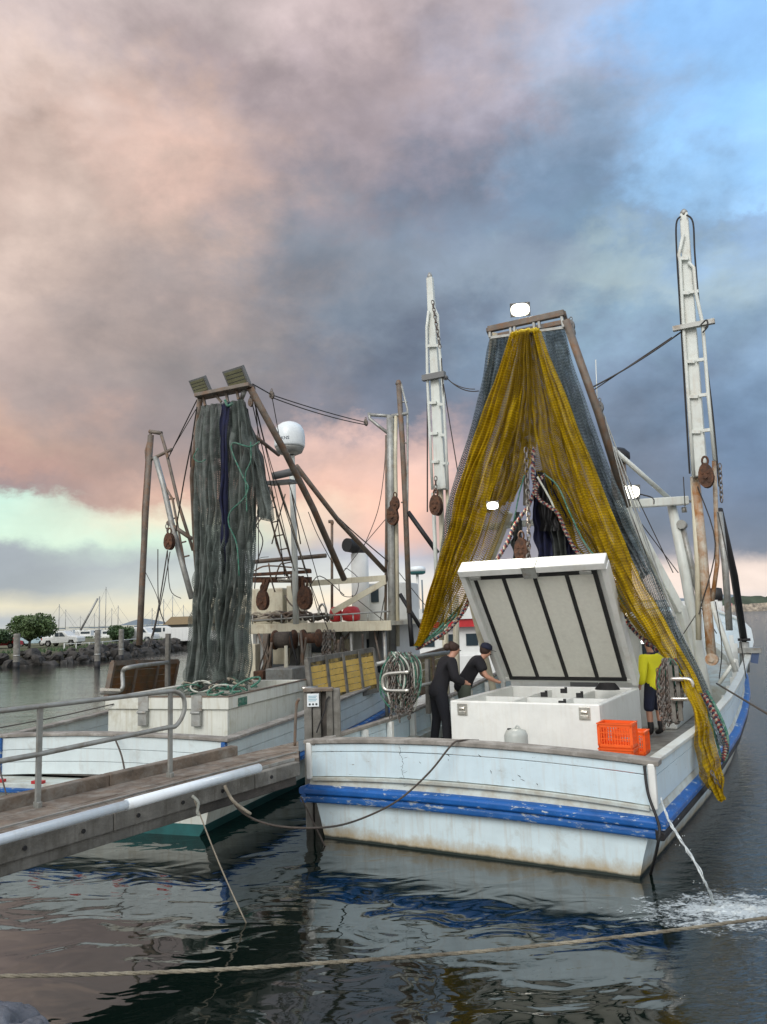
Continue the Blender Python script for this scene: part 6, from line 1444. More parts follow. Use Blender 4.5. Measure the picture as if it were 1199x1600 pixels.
a = at_y(6, 985, 86); tree('low green tree cut by the left edge of the photo', a.x - .8, 86, BZ, (1.6, 1.4, 1.0), 1.2, 2500, M_leaf2, seed=5)
a = at_y(197, 985, 95); tree('leafy green bush in front of the white van', a.x, 93, BZ, (1.5, 1.3, 1.2), 1.1, 3000, M_leaf2, 'bush', 'bush', 6)
# vehicles
def wheelset(t, xs, y0, y1, r_, z0):
    for x in xs:
        for y in (y0, y1):
            mb = MB(); mb.lathe((x, y, z0 + r_), [(r_ * .6, -.1), (r_, -.09), (r_, .09), (r_ * .6, .1)], 20, 'Y'); w_ = part('wheel', mb, M_black, t)
            mb = MB(); mb.lathe((x, y, z0 + r_), [(r_ * .58, -.11), (r_ * .58, .11)], 14, 'Y'); part('rim', mb, M_galv, w_)
def vehicle(label, cat, nm, px, Y, prof, glass, xs, W=1.75, rz=0, col=M_hw, tail=None, Lh=None, s=1.0):
    """prof: side outline (x,z) clockwise; faces -Y"""
    a = at_y(px, 1005, Y); fr = Fr((a.x, Y), rz, BZ); t = thing(nm, label, cat, fr)
    mb = MB(); n = len(prof)
    for k, y in enumerate((-W / 2, -W / 2 + .12, W / 2 - .12, W / 2)):
        ins = .05 if k in (0, 3) else 0
        for x, z in prof: mb.v.append(V((x * s * (1 - ins * .2), y * s, z * s - (ins if z > 1 else 0))))
    for k in range(3):
        for i in range(n): mb.f.append((k * n + i, k * n + (i + 1) % n, (k + 1) * n + (i + 1) % n, (k + 1) * n + i)); mb.sm.append(False)
    mb.f.append(tuple(range(n))); mb.sm.append(False); mb.f.append(tuple(3 * n + i for i in reversed(range(n)))); mb.sm.append(False)
    b = part('body', mb, col, t, bevel=.03)
    for g_ in glass:
        mb = MB(); mb.v = [V((x * s, -W / 2 * s - .012, z * s)) for x, z in g_] + [V((x * s, -W / 2 * s + .01, z * s)) for x, z in g_]; k = len(g_)
        mb.f = [tuple(range(k)), tuple(range(k, 2 * k))] + [(i, (i + 1) % k, k + (i + 1) % k, k + i) for i in range(k)]; mb.sm = [False] * len(mb.f); part('window', mb, M_glass, t)
    wheelset(t, [x * s for x in xs], -W / 2 * s + .08, W / 2 * s - .08, .34 * s, 0)
    if tail:
        mb = MB(); mb.bb((tail[0] * s - .02, -W / 2 * s - .02, tail[1] * s), (tail[0] * s + .08, -W / 2 * s + .1, (tail[1] + .25) * s)); part('tail_light', mb, M_red, t)
    mb = MB(); mb.bb((tail[0] * s + 1.6 if tail else 0, -W / 2 * s - .014, .95 * s), ((tail[0] + 1.85) * s if tail else .2, -W / 2 * s, .99 * s)); part('door_handle', mb, M_grey, t)
    return t
ute = [(-2.6, .5), (-2.6, 1.18), (-.95, 1.2), (-.85, 1.78), (-.6, 1.86), (.45, 1.86), (.65, 1.80), (1.2, 1.30), (2.35, 1.18), (2.55, 1.0), (2.55, .5), (2.1, .45), (1.95, .78), (1.35, .78), (1.2, .45), (-1.1, .4), (-1.25, .75), (-1.85, .75), (-2.0, .4)]
vehicle('white dual-cab ute parked beside the round tree on the bank', 'ute', 'parked_ute', 99, 90, ute, [[(-.62, 1.2), (-.55, 1.66), (-.05, 1.70), (-.05, 1.2)], [(.02, 1.2), (.02, 1.70), (.38, 1.70), (.85, 1.2)]], (-1.55, 1.65), s=.9, tail=(-2.5, .8), rz=12)
van = [(-2.2, .4), (-2.25, 1.7), (-2.1, 1.95), (.9, 1.95), (1.3, 1.8), (1.8, 1.25), (2.4, 1.05), (2.5, .8), (2.5, .4), (2.1, .38), (1.95, .72), (1.35, .72), (1.2, .38), (-1.0, .38), (-1.15, .72), (-1.75, .72), (-1.9, .38)]
vehicle('white panel van parked behind the right bollards', 'van', 'parked_van', 216, 95, van, [[(.5, 1.25), (.5, 1.75), (1.15, 1.72), (1.55, 1.25)]], (-1.45, 1.65), s=.95, tail=(-2.22, 1.1), rz=10)
vehicle('white minibus with dark windows parked ahead of the panel van', 'minibus', 'parked_minibus', 250, 99, van, [[(-1.9, 1.2), (-1.9, 1.75), (-1.0, 1.75), (-1.0, 1.2)], [(-.9, 1.2), (-.9, 1.75), (.3, 1.75), (.3, 1.2)], [(.5, 1.25), (.5, 1.75), (1.15, 1.72), (1.55, 1.25)]], (-1.45, 1.65), s=.95, tail=(-2.22, 1.1), rz=-8)
car = [(-2.0, .4), (-2.05, .95), (-1.6, 1.05), (-1.0, 1.42), (.5, 1.42), (1.1, 1.0), (2.0, .85), (2.1, .4), (1.8, .36), (1.65, .66), (1.05, .66), (.9, .36), (-.9, .36), (-1.05, .66), (-1.65, .66), (-1.8, .36)]
vehicle('red car at the left edge of the photo behind the first bollard', 'car', 'parked_car', 6, 88, car, [[(-1.0, 1.0), (-.85, 1.35), (.4, 1.35), (.8, 1.0)]], (-1.35, 1.35), s=.9, tail=(-2.0, .7), rz=5, col=M_red)
vehicle('pale blue car between the tree and the ute', 'car', 'parked_car', 54, 95, car, [[(-1.0, 1.0), (-.85, 1.35), (.4, 1.35), (.8, 1.0)]], (-1.35, 1.35), s=.9, tail=(-2.0, .7), col=mat('pale_blue_car', (.35, .47, .52), .3))
# container and low buildings on the bank
a = at_y(258, 1000, 97); b = at_y(330, 1000, 97)
ct = thing('white_container', 'long white container standing on the bank right of the minibus', 'container', WD, (a.x, 97, BZ))
mb = MB(); mb.bb((a.x, 97, BZ), (b.x + 2, 99.4, at_y(258, 981, 97).z)); part('container_body', mb, M_hw, ct)
for k in range(16):
    x = a.x + .3 + k * .45; mb = MB(); mb.bb((x - .05, 96.96, BZ + .1), (x + .05, 97, at_y(258, 983, 97).z)); part('corrugation', mb, M_hw, ct)
a = at_y(262, 1000, 130); b = at_y(300, 1000, 130)
bd = thing('low_building', 'low building with a brown-yellow roof beyond the container', 'building', WD, (a.x, 130, BZ))
mb = MB(); mb.bb((a.x, 130, BZ - 1), (b.x + 8, 138, at_y(270, 976, 130).z)); part('wall', mb, M_grey, bd)
mb = MB(); z1 = at_y(270, 976, 130).z; mb.quad((a.x - .5, 129, z1), (b.x + 9, 129, z1), (b.x + 9, 134, z1 + 1.3), (a.x - .5, 134, z1 + 1.3)); mb.quad((a.x - .5, 134, z1 + 1.29), (b.x + 9, 134, z1 + 1.29), (b.x + 9, 139, z1), (a.x - .5, 139, z1)); part('roof', mb, mat('ochre_roof', (.22, .16, .08), .8, var=.2), bd)
# guard rail on the bank
gr_ = thing('guard_rail', 'low white post and rail fence at the top of the rock bank', 'fence', WD, (-27.5, 73, BZ))
pr_ = [at_y(x, y, Y_) for x, y, Y_ in ((104, 1008, 73), (123, 1008, 74), (144, 1007, 75), (165, 1006, 77), (200, 1004, 84), (235, 1001, 92), (272, 999, 99))]
for p in pr_:
    mb = MB(); mb.bar((p.x - 1, p.y + 2, BZ), (p.x - 1, p.y + 2, BZ + .62), .09, .09); part('rail_post', mb, M_hw, gr_)
for p, q_ in zip(pr_, pr_[1:]):
    mb = MB(); mb.bar((p.x - 1, p.y + 2, BZ + .56), (q_.x - 1, q_.y + 2, BZ + .56), .07, .07); part('rail', mb, M_hw, gr_)
# pilings
for (px, y0, y1, Y, wpx, lab) in ((27, 990, 1043, 65, 9.5, 'stout grey timber piling nearest the left edge'), (153, 984, 1042, 62, 8.5, 'banded piling with a tall thin pole, middle of the three by the ute'), (190, 983, 1031, 73, 7.5, 'grey piling in front of the white van')):
    a = at_y(px, y0, Y); r_ = wpx / 2 / FOC * Y
    t = thing('piling', lab, 'piling', WD, (a.x, Y, 0), 'pilings in the water off the bank')
    mb = MB(); mb.lathe((a.x, Y, -1), [(r_, 0), (r_ * 1.02, 1.0), (r_, 1 + a.z - .04), (r_ * .8, 1 + a.z)], 14); part('pile_shaft', mb, M_wood2, t)
    mb = MB(); mb.lathe((a.x, Y, .9), [(r_ * 1.08, 0), (r_ * 1.08, .12)], 14); part('pile_band', mb, M_galv, t)
    mb = MB(); mb.lathe((a.x, Y, -.3), [(r_ * 1.04, 0), (r_ * 1.03, .75)], 14); part('weed_line', mb, M_black, t)
    if px == 153: mb = MB(); mb.tube([(a.x + .1, Y, 1), (a.x + .1, Y, at_y(153, 932, Y).z)], .05, 6); part('pole', mb, M_galv, t)
# yachts
YL = ['yacht just right of the round tree, the taller of the two masts over the ute', 'yacht with the shorter mast over the cab of the ute', 'yacht with the tallest mast, above the banded piling', 'yacht mast just right of the tallest mast', 'yacht mast directly above the piling by the van', 'far yacht with a short mast left of the banded piling', 'far yacht with a short mast behind the leaning pole', 'yacht mast first right of the brown stowed boom', 'yacht mast above the minibus', 'yacht with the tall mast above the white container', 'yacht mast closest to the hanging green net', 'far yacht with a short mast between boom and minibus']
ML = ['motor boat behind the tail of the ute', 'motor boat right of the ute bonnet', 'motor boat behind the banded piling', 'motor boat between the banded piling and the bush', 'motor boat behind the round tree', 'far motor boat behind the ute cab']
for i, (px, ytop, Y, lean) in enumerate(((93, 944, 190, 0), (103, 952, 230, 0), (166, 917, 200, 0), (175, 950, 240, 0), (185, 946, 210, 0), (148, 958, 260, 0), (126, 962, 280, 0), (238, 950, 180, 0), (256, 936, 170, 0), (270, 930, 190, 0), (287, 945, 230, 0), (248, 955, 260, 0))):
    a = at_y(px, ytop, Y); t = thing('yacht', YL[i], 'yacht', WD, (a.x, Y, 0), 'yachts moored beyond the bank')
    mb = MB(); rows = []
    for k in range(9):
        f = k / 8; hwid = 1.4 * math.sin(math.pi * (.15 + .85 * f)) ** .6 + .05; rows.append([V((a.x - 5 + 10 * f, Y - hwid, 1.3)), V((a.x - 4.6 + 9.4 * f, Y - hwid * .7, -.2)), V((a.x - 4.6 + 9.4 * f, Y + hwid * .7, -.2)), V((a.x - 5 + 10 * f, Y + hwid, 1.3))])
    mb.grid(rows, sm=False); mb.quad(*[r_[0] for r_ in rows], *[r_[3] for r_ in reversed(rows)]); part('hull', mb, M_hw, t)
    mb = MB(); mb.bb((a.x - 1.8, Y - .8, 1.3), (a.x + 1.6, Y + .8, 1.8)); part('cabin', mb, M_hw, t)
    mb = MB(); mb.tube([(a.x, Y, 1.3), (a.x, Y, a.z)], .10, 6); part('mast', mb, M_galv, t)
    mb = MB(); mb.tube([(a.x, Y, 2.6), (a.x - 4, Y, 2.7)], .16, 6); part('boom', mb, M_hill, t)
    mb = MB(); mb.tube([(a.x, Y, a.z - .3), (a.x + 4.8, Y, 1.4)], .03, 4); mb.tube([(a.x, Y, a.z - .3), (a.x - 4.8, Y, 1.4)], .03, 4); part('stay', mb, M_galv, t, kind='stuff')
p0 = at_y(126, 985, 66); p1 = at_y(153, 935, 66)
mb = MB(); mb.tube([p0, p1], .09, 6); solo('derrick_pole', mb, M_galv, 'slanting grey pole leaning up to the banded piling', 'pole', WD, tuple(p0))
for i, (px, Y, s_) in enumerate(((84, 150, 1.), (137, 150, 1.1), (152, 170, 1.), (172, 140, .9), (36, 160, 1), (110, 200, 1.2))):
    a = at_y(px, 995, Y); t = thing('motor_boat', ML[i], 'boat', WD, (a.x, Y, 0), 'motor boats moored beyond the bank')
    mb = MB(); rows = []
    for k in range(7):
        f = k / 6; hwid = (1.1 * (1 - f ** 3) + .05) * s_; x = a.x - 3 * s_ + 6 * f * s_; rows.append([V((x, Y - hwid, 1.1 + .4 * f)), V((x, Y - hwid * .7, -.1)), V((x, Y + hwid * .7, -.1)), V((x, Y + hwid, 1.1 + .4 * f))])
    mb.grid(rows, sm=False); mb.quad(*[r_[0] for r_ in rows], *[r_[3] for r_ in reversed(rows)]); part('hull', mb, M_hw, t)
    mb = MB(); mb.bb((a.x - 1.2, Y - .8, 1.1), (a.x + .9, Y + .8, 2.3)); part('cabin', mb, M_hw, t)
    mb = MB(); mb.bb((a.x - 1.0, Y - .83, 1.7), (a.x + .7, Y - .8, 2.1)); part('window', mb, M_glass, t)
# far land
def ridge(name, label, Y, pts, m_, depth, zb=-2, step=None, rough=2.0, seed=1):
    P = [at_y(x, y, Y) for x, y in pts]; mb = MB(); rows = []
    Q = resample(P, step or Y * .012)
    f0, f1, bk = [], [], []
    for i, p in enumerate(Q):
        h = p.z + rough * noise.noise(V((i * .35, seed, 0))) + rough * .5 * noise.noise(V((i * 1.1, seed, 4)))
        f0.append(V((p.x, Y - depth * .3, zb))); f1.append(V((p.x, Y, max(.2, h)))); bk.append(V((p.x, Y + depth, zb)))
    mb.grid([f0, f1, bk], sm=False)
    return solo(name, mb, m_, label, None, WD, kind='structure')
ridge('hill', 'haze-tinted blue-grey mountain on the horizon behind the left trawler', 3800, [(150, 985), (190, 978), (215, 966), (228, 965), (245, 971), (262, 976), (300, 978), (420, 984)], M_hill, 300, rough=6)
ridge('distant_shore', 'dark wooded far shore along the left horizon', 1500, [(-500, 984), (-100, 983), (60, 984), (120, 982), (200, 980), (300, 979), (500, 975), (700, 969)], mat('far_shore_trees', (.09, .11, .10), 1, var=.3, sc=.02, bump=0), 120, rough=5, seed=4)
ridge('hill', 'low haze-tinted blue hill on the horizon behind the right trawler', 3500, [(900, 945), (1050, 936), (1100, 932), (1150, 930), (1199, 934), (1400, 926), (1700, 918)], M_hill, 300, rough=8, seed=6)
ridge('wooded_point', 'dark wooded point on the right horizon', 480, [(1098, 944), (1130, 935), (1160, 931), (1199, 930), (1300, 924), (1500, 918)], M_farwood, 60, rough=1.8, seed=9, step=3)
ridge('breakwater', 'pale rock breakwater along the right shore', 430, [(1096, 948), (1150, 944), (1199, 942), (1300, 939), (1500, 932)], M_sand, 14, rough=.7, seed=2, step=1.6)
# vessel beyond the trawlers: white with a red band
vs_ = Fr((6.0, 44), 82); vf = thing('white_vessel', 'long white vessel with a red band moored beyond both trawlers', 'ship', WD, (8, 40, 0))
x0 = at_y(560, 960, 40).x; x1 = at_y(1118, 960, 40).x
def zb_(py, px=850): return at_y(px, py, 40).z
mb = MB(); mb.bb((x0, 40, -.5), (x1, 44, 1.2)); part('hull', mb, M_hw, vf, bevel=.1)
mb = MB(); mb.bb((x0 + .4, 40.3, 1.2), (x1 - .6, 43.6, 2.55)); part('deckhouse', mb, M_hw, vf)
mb = MB(); mb.bb((x0, 39.9, 2.55), (x1, 44, 2.95)); part('red_band', mb, M_red, vf)
mb = MB(); mb.bb((x0 - .1, 39.8, 2.95), (x1 + .1, 44.1, 3.5)); part('upper_bulwark', mb, M_hw, vf)
for k in range(16):
    x = x0 + 1 + k * 1.1; mb = MB(); mb.bb((x, 40.26, 1.6), (x + .6, 40.3, 2.2)); part('window', mb, M_glass, vf)
a = at_y(652, 890, 40); mb = MB(); mb.lathe(a + V((0, 0, -.25)), [(.3, 0), (.42, .06), (.42, .16)], 18); part('radar_base', mb, M_teal, vf)
mb = MB(); mb.lathe(a + V((0, 0, -.1)), [(.43, 0), (.43, .18), (.3, .26), (.02, .28)], 18); part('radar_dome', mb, M_radome, vf)
mb = MB(); mb.tube([(a.x, 40, 3.4), (a.x, 40, a.z - .2)], .07, 8); part('radar_mast', mb, M_hw, vf)
a = at_y(654, 925, 39.7); mb = MB(); mb.tube([(a.x + .2, 39.7, 3.3), (a.x + .2, 39.7, a.z + .6)], .04, 6); part('aerial', mb, M_hill, vf)
a = at_y(1126, 935, 40); mb = MB(); mb.tube([(a.x, 40.5, 2), (a.x, 40.5, a.z)], .26, 12); part('exhaust_stack', mb, M_hw, vf)
mb = MB(); mb.lathe((a.x, 40.5, a.z - .1), [(.3, 0), (.33, .3), (.3, .62), (.1, .66)], 14); part('exhaust_cap', mb, M_black, vf)
mb = MB(); mb.bb((x1 - .1, 40.4, .9), (x1 + 1.0, 43, 3.2)); part('foredeck_house', mb, M_hw, vf)
mb = MB(); mb.bar((x1 + .1, 40.2, 2.0), (x1 + .9, 40.2, 3.3), .3, .1); part('pink_marking', mb, mat('faded_pink_paint', (.55, .27, .25), .6), vf)

# ================================================================== PEOPLE
def skin_mesh(name, chains, m_, parent, sub=2, root=0):
    """chains: list of lists of (x,y,z,r); points that coincide are welded"""
    vs, es, rs, key = [], [], [], {}
    for ch in chains:
        prev = None
        for (x, y, z, r_) in ch:
            k = (round(x, 4), round(y, 4), round(z, 4))
            if k not in key: key[k] = len(vs); vs.append((x, y, z)); rs.append(r_)
            i = key[k]
            if prev is not None and prev != i: es.append((prev, i))
            prev = i
    me = bpy.data.meshes.new(name); me.from_pydata(vs, es, []); o = bpy.data.objects.new(name, me); COL.objects.link(o)
    o.modifiers.new('skin', 'SKIN')
    for i, d in enumerate(me.skin_vertices[0].data):
        r_ = rs[i]; d.radius = r_ if isinstance(r_, tuple) else (r_, r_)
    me.skin_vertices[0].data[0].use_root = True
    s = o.modifiers.new('sub', 'SUBSURF'); s.levels = s.render_levels = sub
    me.materials.append(m_); o.parent = parent; return o
def evaluated(o):
    bpy.context.view_layer.update(); dg = bpy.context.evaluated_depsgraph_get()
    me = bpy.data.meshes.new_from_object(o.evaluated_get(dg)); me.polygons.foreach_set('use_smooth', [True] * len(me.polygons))
    old = o.data; o.modifiers.clear(); o.data = me; return o
def person(label, fr, loc, head_dir, H, J, shirt, pants, legskin=False, sleeve='long', hair='bun', cap=None, boots=M_black, bend=0, extra=None):
    """J: joints in metres for a 1.75 m figure, x right, y ahead"""
    o = thing('person', label, 'person', fr, loc); o.matrix_world = o.matrix_world @ Matrix.Rotation(head_dir, 4, 'Z')
    k = H / 1.75
    P = {n_: V(v_) * k for n_, v_ in J.items() if n_ != 'capt'}
    def c4(n_, r_): p = P[n_]; return (p.x, p.y, p.z, r_ * k if not isinstance(r_, tuple) else tuple(q * k for q in r_))
    def mid(a, b, f, r_): p = P[a].lerp(P[b], f); return (p.x, p.y, p.z, r_ * k)
    ch = [[c4('pelvis', (.13, .10)), c4('waist', (.11, .085)), c4('chest', (.12, .08)), c4('neckb', .07), c4('neck', .052), c4('head', (.078, .092)), c4('crown', (.064, .080))]]
    for s in ('L', 'R'):
        ch.append([c4('chest', (.12, .08)), c4('sh' + s, .062), mid('sh' + s, 'el' + s, .5, .05), c4('el' + s, .042), mid('el' + s, 'wr' + s, .4, .042), c4('wr' + s, .027), c4('pa' + s, (.022, .042))])
        ch.append([c4('pelvis', (.13, .10)), c4('hip' + s, .085), mid('hip' + s, 'kn' + s, .5, .076), c4('kn' + s, .058), mid('kn' + s, 'an' + s, .35, .06), c4('an' + s, .04), c4('toe' + s, .035)])
        pa = P['pa' + s]; d = (pa - P['wr' + s]).normalized(); sd_ = d.orthogonal().normalized()
        for i, (f, l) in enumerate(((-1.5, .06), (-.5, .075), (.5, .08), (1.5, .07))):
            b = pa + sd_ * f * .019 * k; t1 = b + d * l * .6 * k; t2 = t1 + (d * .5 + V((0, 0, -.6))).normalized() * l * .5 * k
            ch.append([(b.x, b.y, b.z, .009 * k), (t1.x, t1.y, t1.z, .009 * k), (t2.x, t2.y, t2.z, .007 * k)])
        b = pa - d * .03 * k + sd_ * .035 * k; t1 = b + (sd_ + d) .normalized() * .045 * k
        ch.append([(b.x, b.y, b.z, .011 * k), (t1.x, t1.y, t1.z, .009 * k)])
    hd = P['head']; fd = V((J.get('face', (0, 1, 0)))).normalized(); n1 = hd + fd * .085 * k - V((0, 0, .01 * k)); n2 = hd + fd * .118 * k - V((0, 0, .022 * k))
    ch.append([(n1.x, n1.y, n1.z, .018 * k), (n2.x, n2.y, n2.z, .011 * k)])
    sdv = V((fd.y, -fd.x, 0))
    for s in (-1, 1):
        e = hd + sdv * s * .078 * k; ch.append([(e.x, e.y, e.z + .015, .014 * k), (e.x, e.y, e.z - .02, .012 * k)])
    body = evaluated(skin_mesh('body', ch, M_skin, o))
    for s in (-1, 1):
        e = hd + fd * .083 * k + sdv * s * .032 * k + V((0, 0, .02 * k)); mb = MB(); mb.lathe(e, [(.001, -.012), (.012, -.006), (.014, 0), (.012, .006), (.001, .012)], 8); mb.v = [q for q in mb.v]
        me = mesh_of('eye', mb, V((0, 0, 0)), M_black); eo = bpy.data.objects.new('eye', me); COL.objects.link(eo); eo.parent = o
    g_ = .034
    def c5(n_, r_): p = P[n_]; return (p.x, p.y, p.z, (r_ + g_) * k if not isinstance(r_, tuple) else tuple((q + g_) * k for q in r_))
    def mid5(a, b, f, r_): p = P[a].lerp(P[b], f); return (p.x, p.y, p.z, (r_ + g_) * k)
    sch = [[mid5('pelvis', 'waist', -1.0, .13), mid5('pelvis', 'waist', .25, .135), c5('waist', (.115, .09)), c5('chest', (.165, .115)), mid5('chest', 'neckb', .8, .075)]]
    sch[0][0] = (sch[0][0][0], sch[0][0][1], sch[0][0][2], ((.165 + g_) * k, (.13 + g_) * k))
    for s in ('L', 'R'):
        a_ = [c5('chest', (.17, .12)), c5('sh' + s, .066)]
        if sleeve == 'long': a_ += [mid5('sh' + s, 'el' + s, .5, .052), c5('el' + s, .046), mid5('el' + s, 'wr' + s, .5, .042), mid5('el' + s, 'wr' + s, .9, .03)]
        elif sleeve == 'rolled': a_ += [mid5('sh' + s, 'el' + s, .5, .055), c5('el' + s, .048), mid5('el' + s, 'wr' + s, .4, .045), mid5('el' + s, 'wr' + s, .75, .036)]
        else: a_ += [mid5('sh' + s, 'el' + s, .4, .058), mid5('sh' + s, 'el' + s, .72, .056)]
        sch.append(a_)
    evaluated(skin_mesh('shirt', sch, shirt, o))
    g_ = .016
    pch = [[c5('pelvis', (.15, .115)), mid5('pelvis', 'waist', .6, .12), mid5('pelvis', 'waist', 1.2, .11)]]
    for s in ('L', 'R'):
        a_ = [c5('pelvis', (.15, .115)), c5('hip' + s, .10), mid5('hip' + s, 'kn' + s, .5, .088)]
        a_ += [mid5('hip' + s, 'kn' + s, .9, .085), mid5('kn' + s, 'an' + s, .12, .078)] if legskin else [c5('kn' + s, .066), mid5('kn' + s, 'an' + s, .4, .062), mid5('kn' + s, 'an' + s, .95, .052)]
        pch.append(a_)
    evaluated(skin_mesh('shorts' if legskin else 'trousers', pch, pants, o))
    for s in ('L', 'R'):
        an = P['an' + s]; te = P['toe' + s]; up_ = P['kn' + s].lerp(an, .42 if legskin else .6)
        evaluated(skin_mesh('boot', [[(up_.x, up_.y, up_.z, .062 * k), (an.x, an.y, an.z + .01, .056 * k), (te.x, te.y, te.z + .005, (.05 * k, .04 * k))]], boots, o))
    cr = P['crown']; hc = [[(hd.x - fd.x * .055, hd.y - fd.y * .055, hd.z - .03 * k, .075 * k), (hd.x - fd.x * .05, hd.y - fd.y * .05, hd.z + .03 * k, (.105 * k, .10 * k)), (cr.x - fd.x * .02, cr.y - fd.y * .02, cr.z + .02 * k, (.10 * k, .115 * k)), (cr.x - fd.x * .0, cr.y - fd.y * .0, cr.z + .045 * k, (.07 * k, .08 * k))]]
    if hair == 'bun':
        b = hd - V((fd.x, fd.y, 0)) * .165 * k + V((0, 0, .035)); hc += [[(hd.x - fd.x * .06, hd.y - fd.y * .06, hd.z + .03, .07 * k), (hd.x - fd.x * .11, hd.y - fd.y * .11, hd.z + .035, .035 * k), (b.x, b.y, b.z, .078 * k), (b.x - fd.x * .03, b.y - fd.y * .03, b.z - .01, .06 * k)]]
    if hair == 'bun':
        back = V((-fd.x, -fd.y, 0)).normalized(); bc = hd + back * .14 * k + V((0, 0, .05 * k)); mb = MB(); R0 = .062 * k
        mb.lathe(bc, [(R0 * math.sin(a), -R0 * math.cos(a)) for a in [j * math.pi / 8 for j in range(9)]], 14); me = mesh_of('hair_bun', mb, V((0, 0, 0)), M_hair); bo = bpy.data.objects.new('hair_bun', me); COL.objects.link(bo); bo.parent = o
    if hair == 'bearded':
        b = hd + fd * .05 * k - V((0, 0, .075 * k)); hc += [[(b.x, b.y, b.z, (.055 * k, .045 * k)), (b.x + fd.x * .03, b.y + fd.y * .03, b.z - .03, .04 * k)]]
    evaluated(skin_mesh('hair', hc, M_hair, o))
    if cap:
        c_ = cr + V((0, 0, .03 * k)) - fd * .005
        ax = (V((0, 0, 1)) + fd * J.get('capt', .0)).normalized()
        mb = MB(); mb.lathe(c_, [(.104 * k, -.045 * k), (.104 * k, -.01 * k), (.09 * k, .03 * k), (.05 * k, .055 * k), (.005, .062 * k)], 18, ax)
        e1 = sdv; f_ = (fd - ax * fd.dot(ax)).normalized(); pts_ = []
        base = c_ - ax * .035 * k
        top_ = [base + e1 * math.cos(a) * .09 * k + f_ * (.06 + .12 * math.sin(a)) * k for a in [j * math.pi / 8 for j in range(9)]]
        n0 = len(mb.v); mb.v += top_ + [p - ax * .008 for p in top_]; mb.f.append(tuple(n0 + j for j in range(9))); mb.sm.append(False); mb.f.append(tuple(n0 + 9 + j for j in reversed(range(9)))); mb.sm.append(False)
        for j in range(8): mb.f.append((n0 + j, n0 + j + 1, n0 + 10 + j, n0 + 9 + j)); mb.sm.append(False)
        me = mesh_of('cap', mb, V((0, 0, 0)), cap); co = bpy.data.objects.new('cap', me); COL.objects.link(co); co.parent = o
    if extra: extra(o, P, k)
    return o
stand = dict(pelvis=(0, 0, .95), waist=(0, .01, 1.10), chest=(0, .0, 1.34), neckb=(0, .0, 1.48), neck=(0, .015, 1.54), head=(0, .035, 1.63), crown=(0, .03, 1.70),
             hipL=(-.10, 0, .90), knL=(-.11, .03, .50), anL=(-.11, 0, .09), toeL=(-.12, .15, .045), hipR=(.10, 0, .90), knR=(.11, .03, .50), anR=(.11, 0, .09), toeR=(.12, .15, .045),
             shL=(-.19, 0, 1.42), elL=(-.25, -.02, 1.15), wrL=(-.23, .1, .92), paL=(-.22, .14, .85), shR=(.19, 0, 1.42), elR=(.25, -.02, 1.15), wrR=(.23, .1, .92), paR=(.22, .14, .85))
def pose(**kw): d = dict(stand); d.update(kw); return d
# woman in black: faces starboard-forward, leaning over the box corner
wp = RB.v(706, 1160, 3.5); wl_ = (-1.94, 3.35, .73)
wj = pose(waist=(0, .06, 1.11), chest=(0, .17, 1.33), neckb=(0, .24, 1.45), neck=(0, .28, 1.50), head=(0, .33, 1.58), crown=(0, .33, 1.655), shL=(-.17, .20, 1.40), elL=(-.22, .28, 1.15), wrL=(-.13, .50, 1.06), paL=(-.10, .58, 1.03), shR=(.17, .18, 1.40), elR=(.24, .20, 1.13), wrR=(.14, .44, 1.04), paR=(.10, .52, 1.02), face=(.1, 1, -.45), hipL=(-.11, 0, .90), knL=(-.16, .02, .50), anL=(-.19, -.04, .09), toeL=(-.22, .11, .045), knR=(.13, .06, .50), anR=(.15, .06, .09), toeR=(.16, .21, .045))
def belt(o, P, k):
    mb = MB(); p = P['pelvis'].lerp(P['waist'], .4); mb.box(p + V((.02, -.125 * k, .0)), (.07, .012, .025)); me = mesh_of('belt_tag', mb, V((0, 0, 0)), M_hw); c_ = bpy.data.objects.new('belt_tag', me); COL.objects.link(c_); c_.parent = o
person('woman with a dark hair bun, in black, leaning over the freezer box corner', RB, wl_, -rad(42), 2.0, wj, M_blk, mat('black_trouser_cloth', (.007, .008, .013), .85, var=.3, bump=.4), sleeve='rolled', hair='bun', extra=belt)
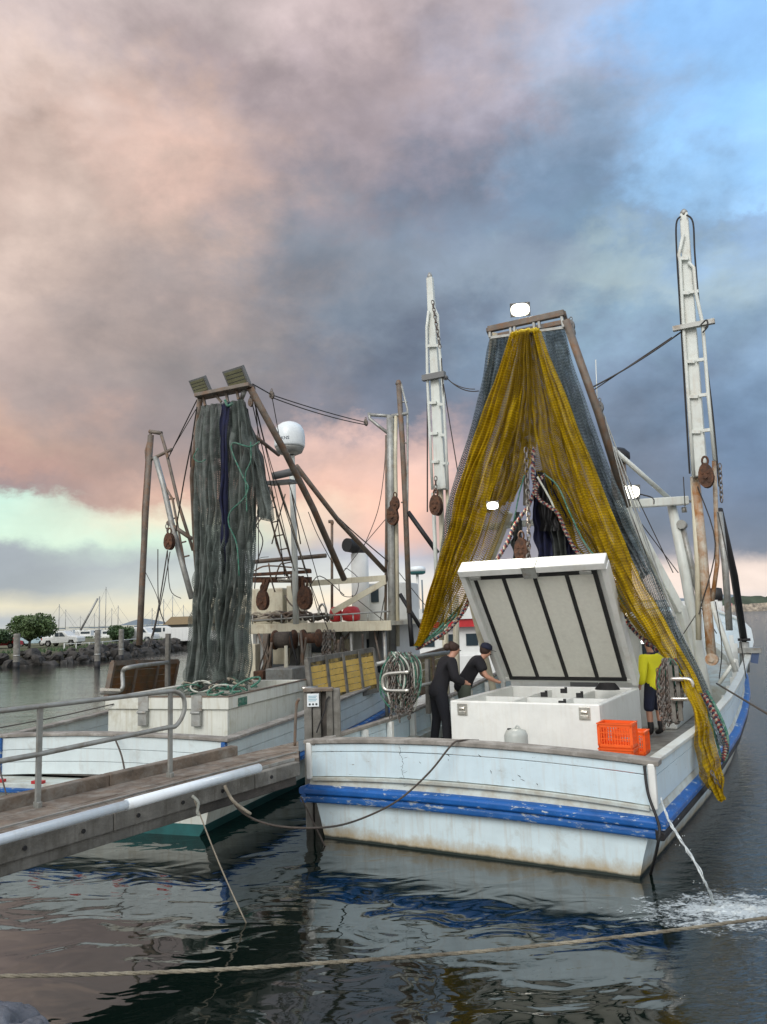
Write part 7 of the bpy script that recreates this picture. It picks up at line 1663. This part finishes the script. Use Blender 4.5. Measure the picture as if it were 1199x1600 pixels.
mj = pose(waist=(0, .08, 1.10), chest=(0, .22, 1.28), neckb=(0, .32, 1.38), neck=(0, .36, 1.42), head=(0, .42, 1.47), crown=(0, .43, 1.55), shL=(-.19, .26, 1.35), elL=(-.24, .36, 1.10), wrL=(-.16, .55, 1.00), paL=(-.14, .62, .98), shR=(.19, .26, 1.35), elR=(.24, .36, 1.10), wrR=(.16, .55, 1.00), paR=(.14, .62, .98), face=(0, 1, -.7), capt=.35)
def apron(o, P, k):
    pass
person('man in a dark cap and black t-shirt reaching into the freezer box', RB, (-1.86, 4.3, .73), -rad(60), 2.02, mj, M_blk, mat('grey_green_apron', (.09, .11, .08), .6), sleeve='short', hair='short', cap=M_navyc)
yj = pose(shL=(-.22, 0, 1.42), shR=(.22, 0, 1.42), elL=(-.30, -.03, 1.15), elR=(.30, -.03, 1.15), wrL=(-.30, .05, .92), wrR=(.28, .08, .92), paL=(-.30, .07, .85), paR=(.27, .11, .85), knL=(-.13, .03, .50), knR=(.13, .03, .50), anL=(-.14, 0, .09), anR=(.14, 0, .09), toeL=(-.16, .15, .045), toeR=(.16, .15, .045), face=(0, 1, 0))
def headlamp(o, P, k):
    mb = MB(); h_ = P['crown'] + V((0, .12 * k, .0)); mb.lathe(h_, [(.03, 0), (.03, .04)], 10, 'Y'); me = mesh_of('headlamp', mb, V((0, 0, 0)), mat('headlamp_lens', (.9, .9, .85), .3, emit=(1, .97, .9, 4))); c_ = bpy.data.objects.new('headlamp', me); COL.objects.link(c_); c_.parent = o
    mb = MB(); c0 = P['neckb']; mb.lathe(c0 + V((0, 0, -.01)), [(.085, -.02), (.08, .05)], 16); me = mesh_of('collar', mb, V((0, 0, 0)), M_navyc); c_ = bpy.data.objects.new('collar', me); COL.objects.link(c_); c_.parent = o
person('bearded man in a bright yellow shirt, navy shorts and boots beside the raised lid', RB, (1.36, 6.1, .73), rad(62), 1.86, yj, M_hivis, M_navyc, legskin=True, sleeve='long', hair='bearded', cap=M_blk, extra=headlamp)
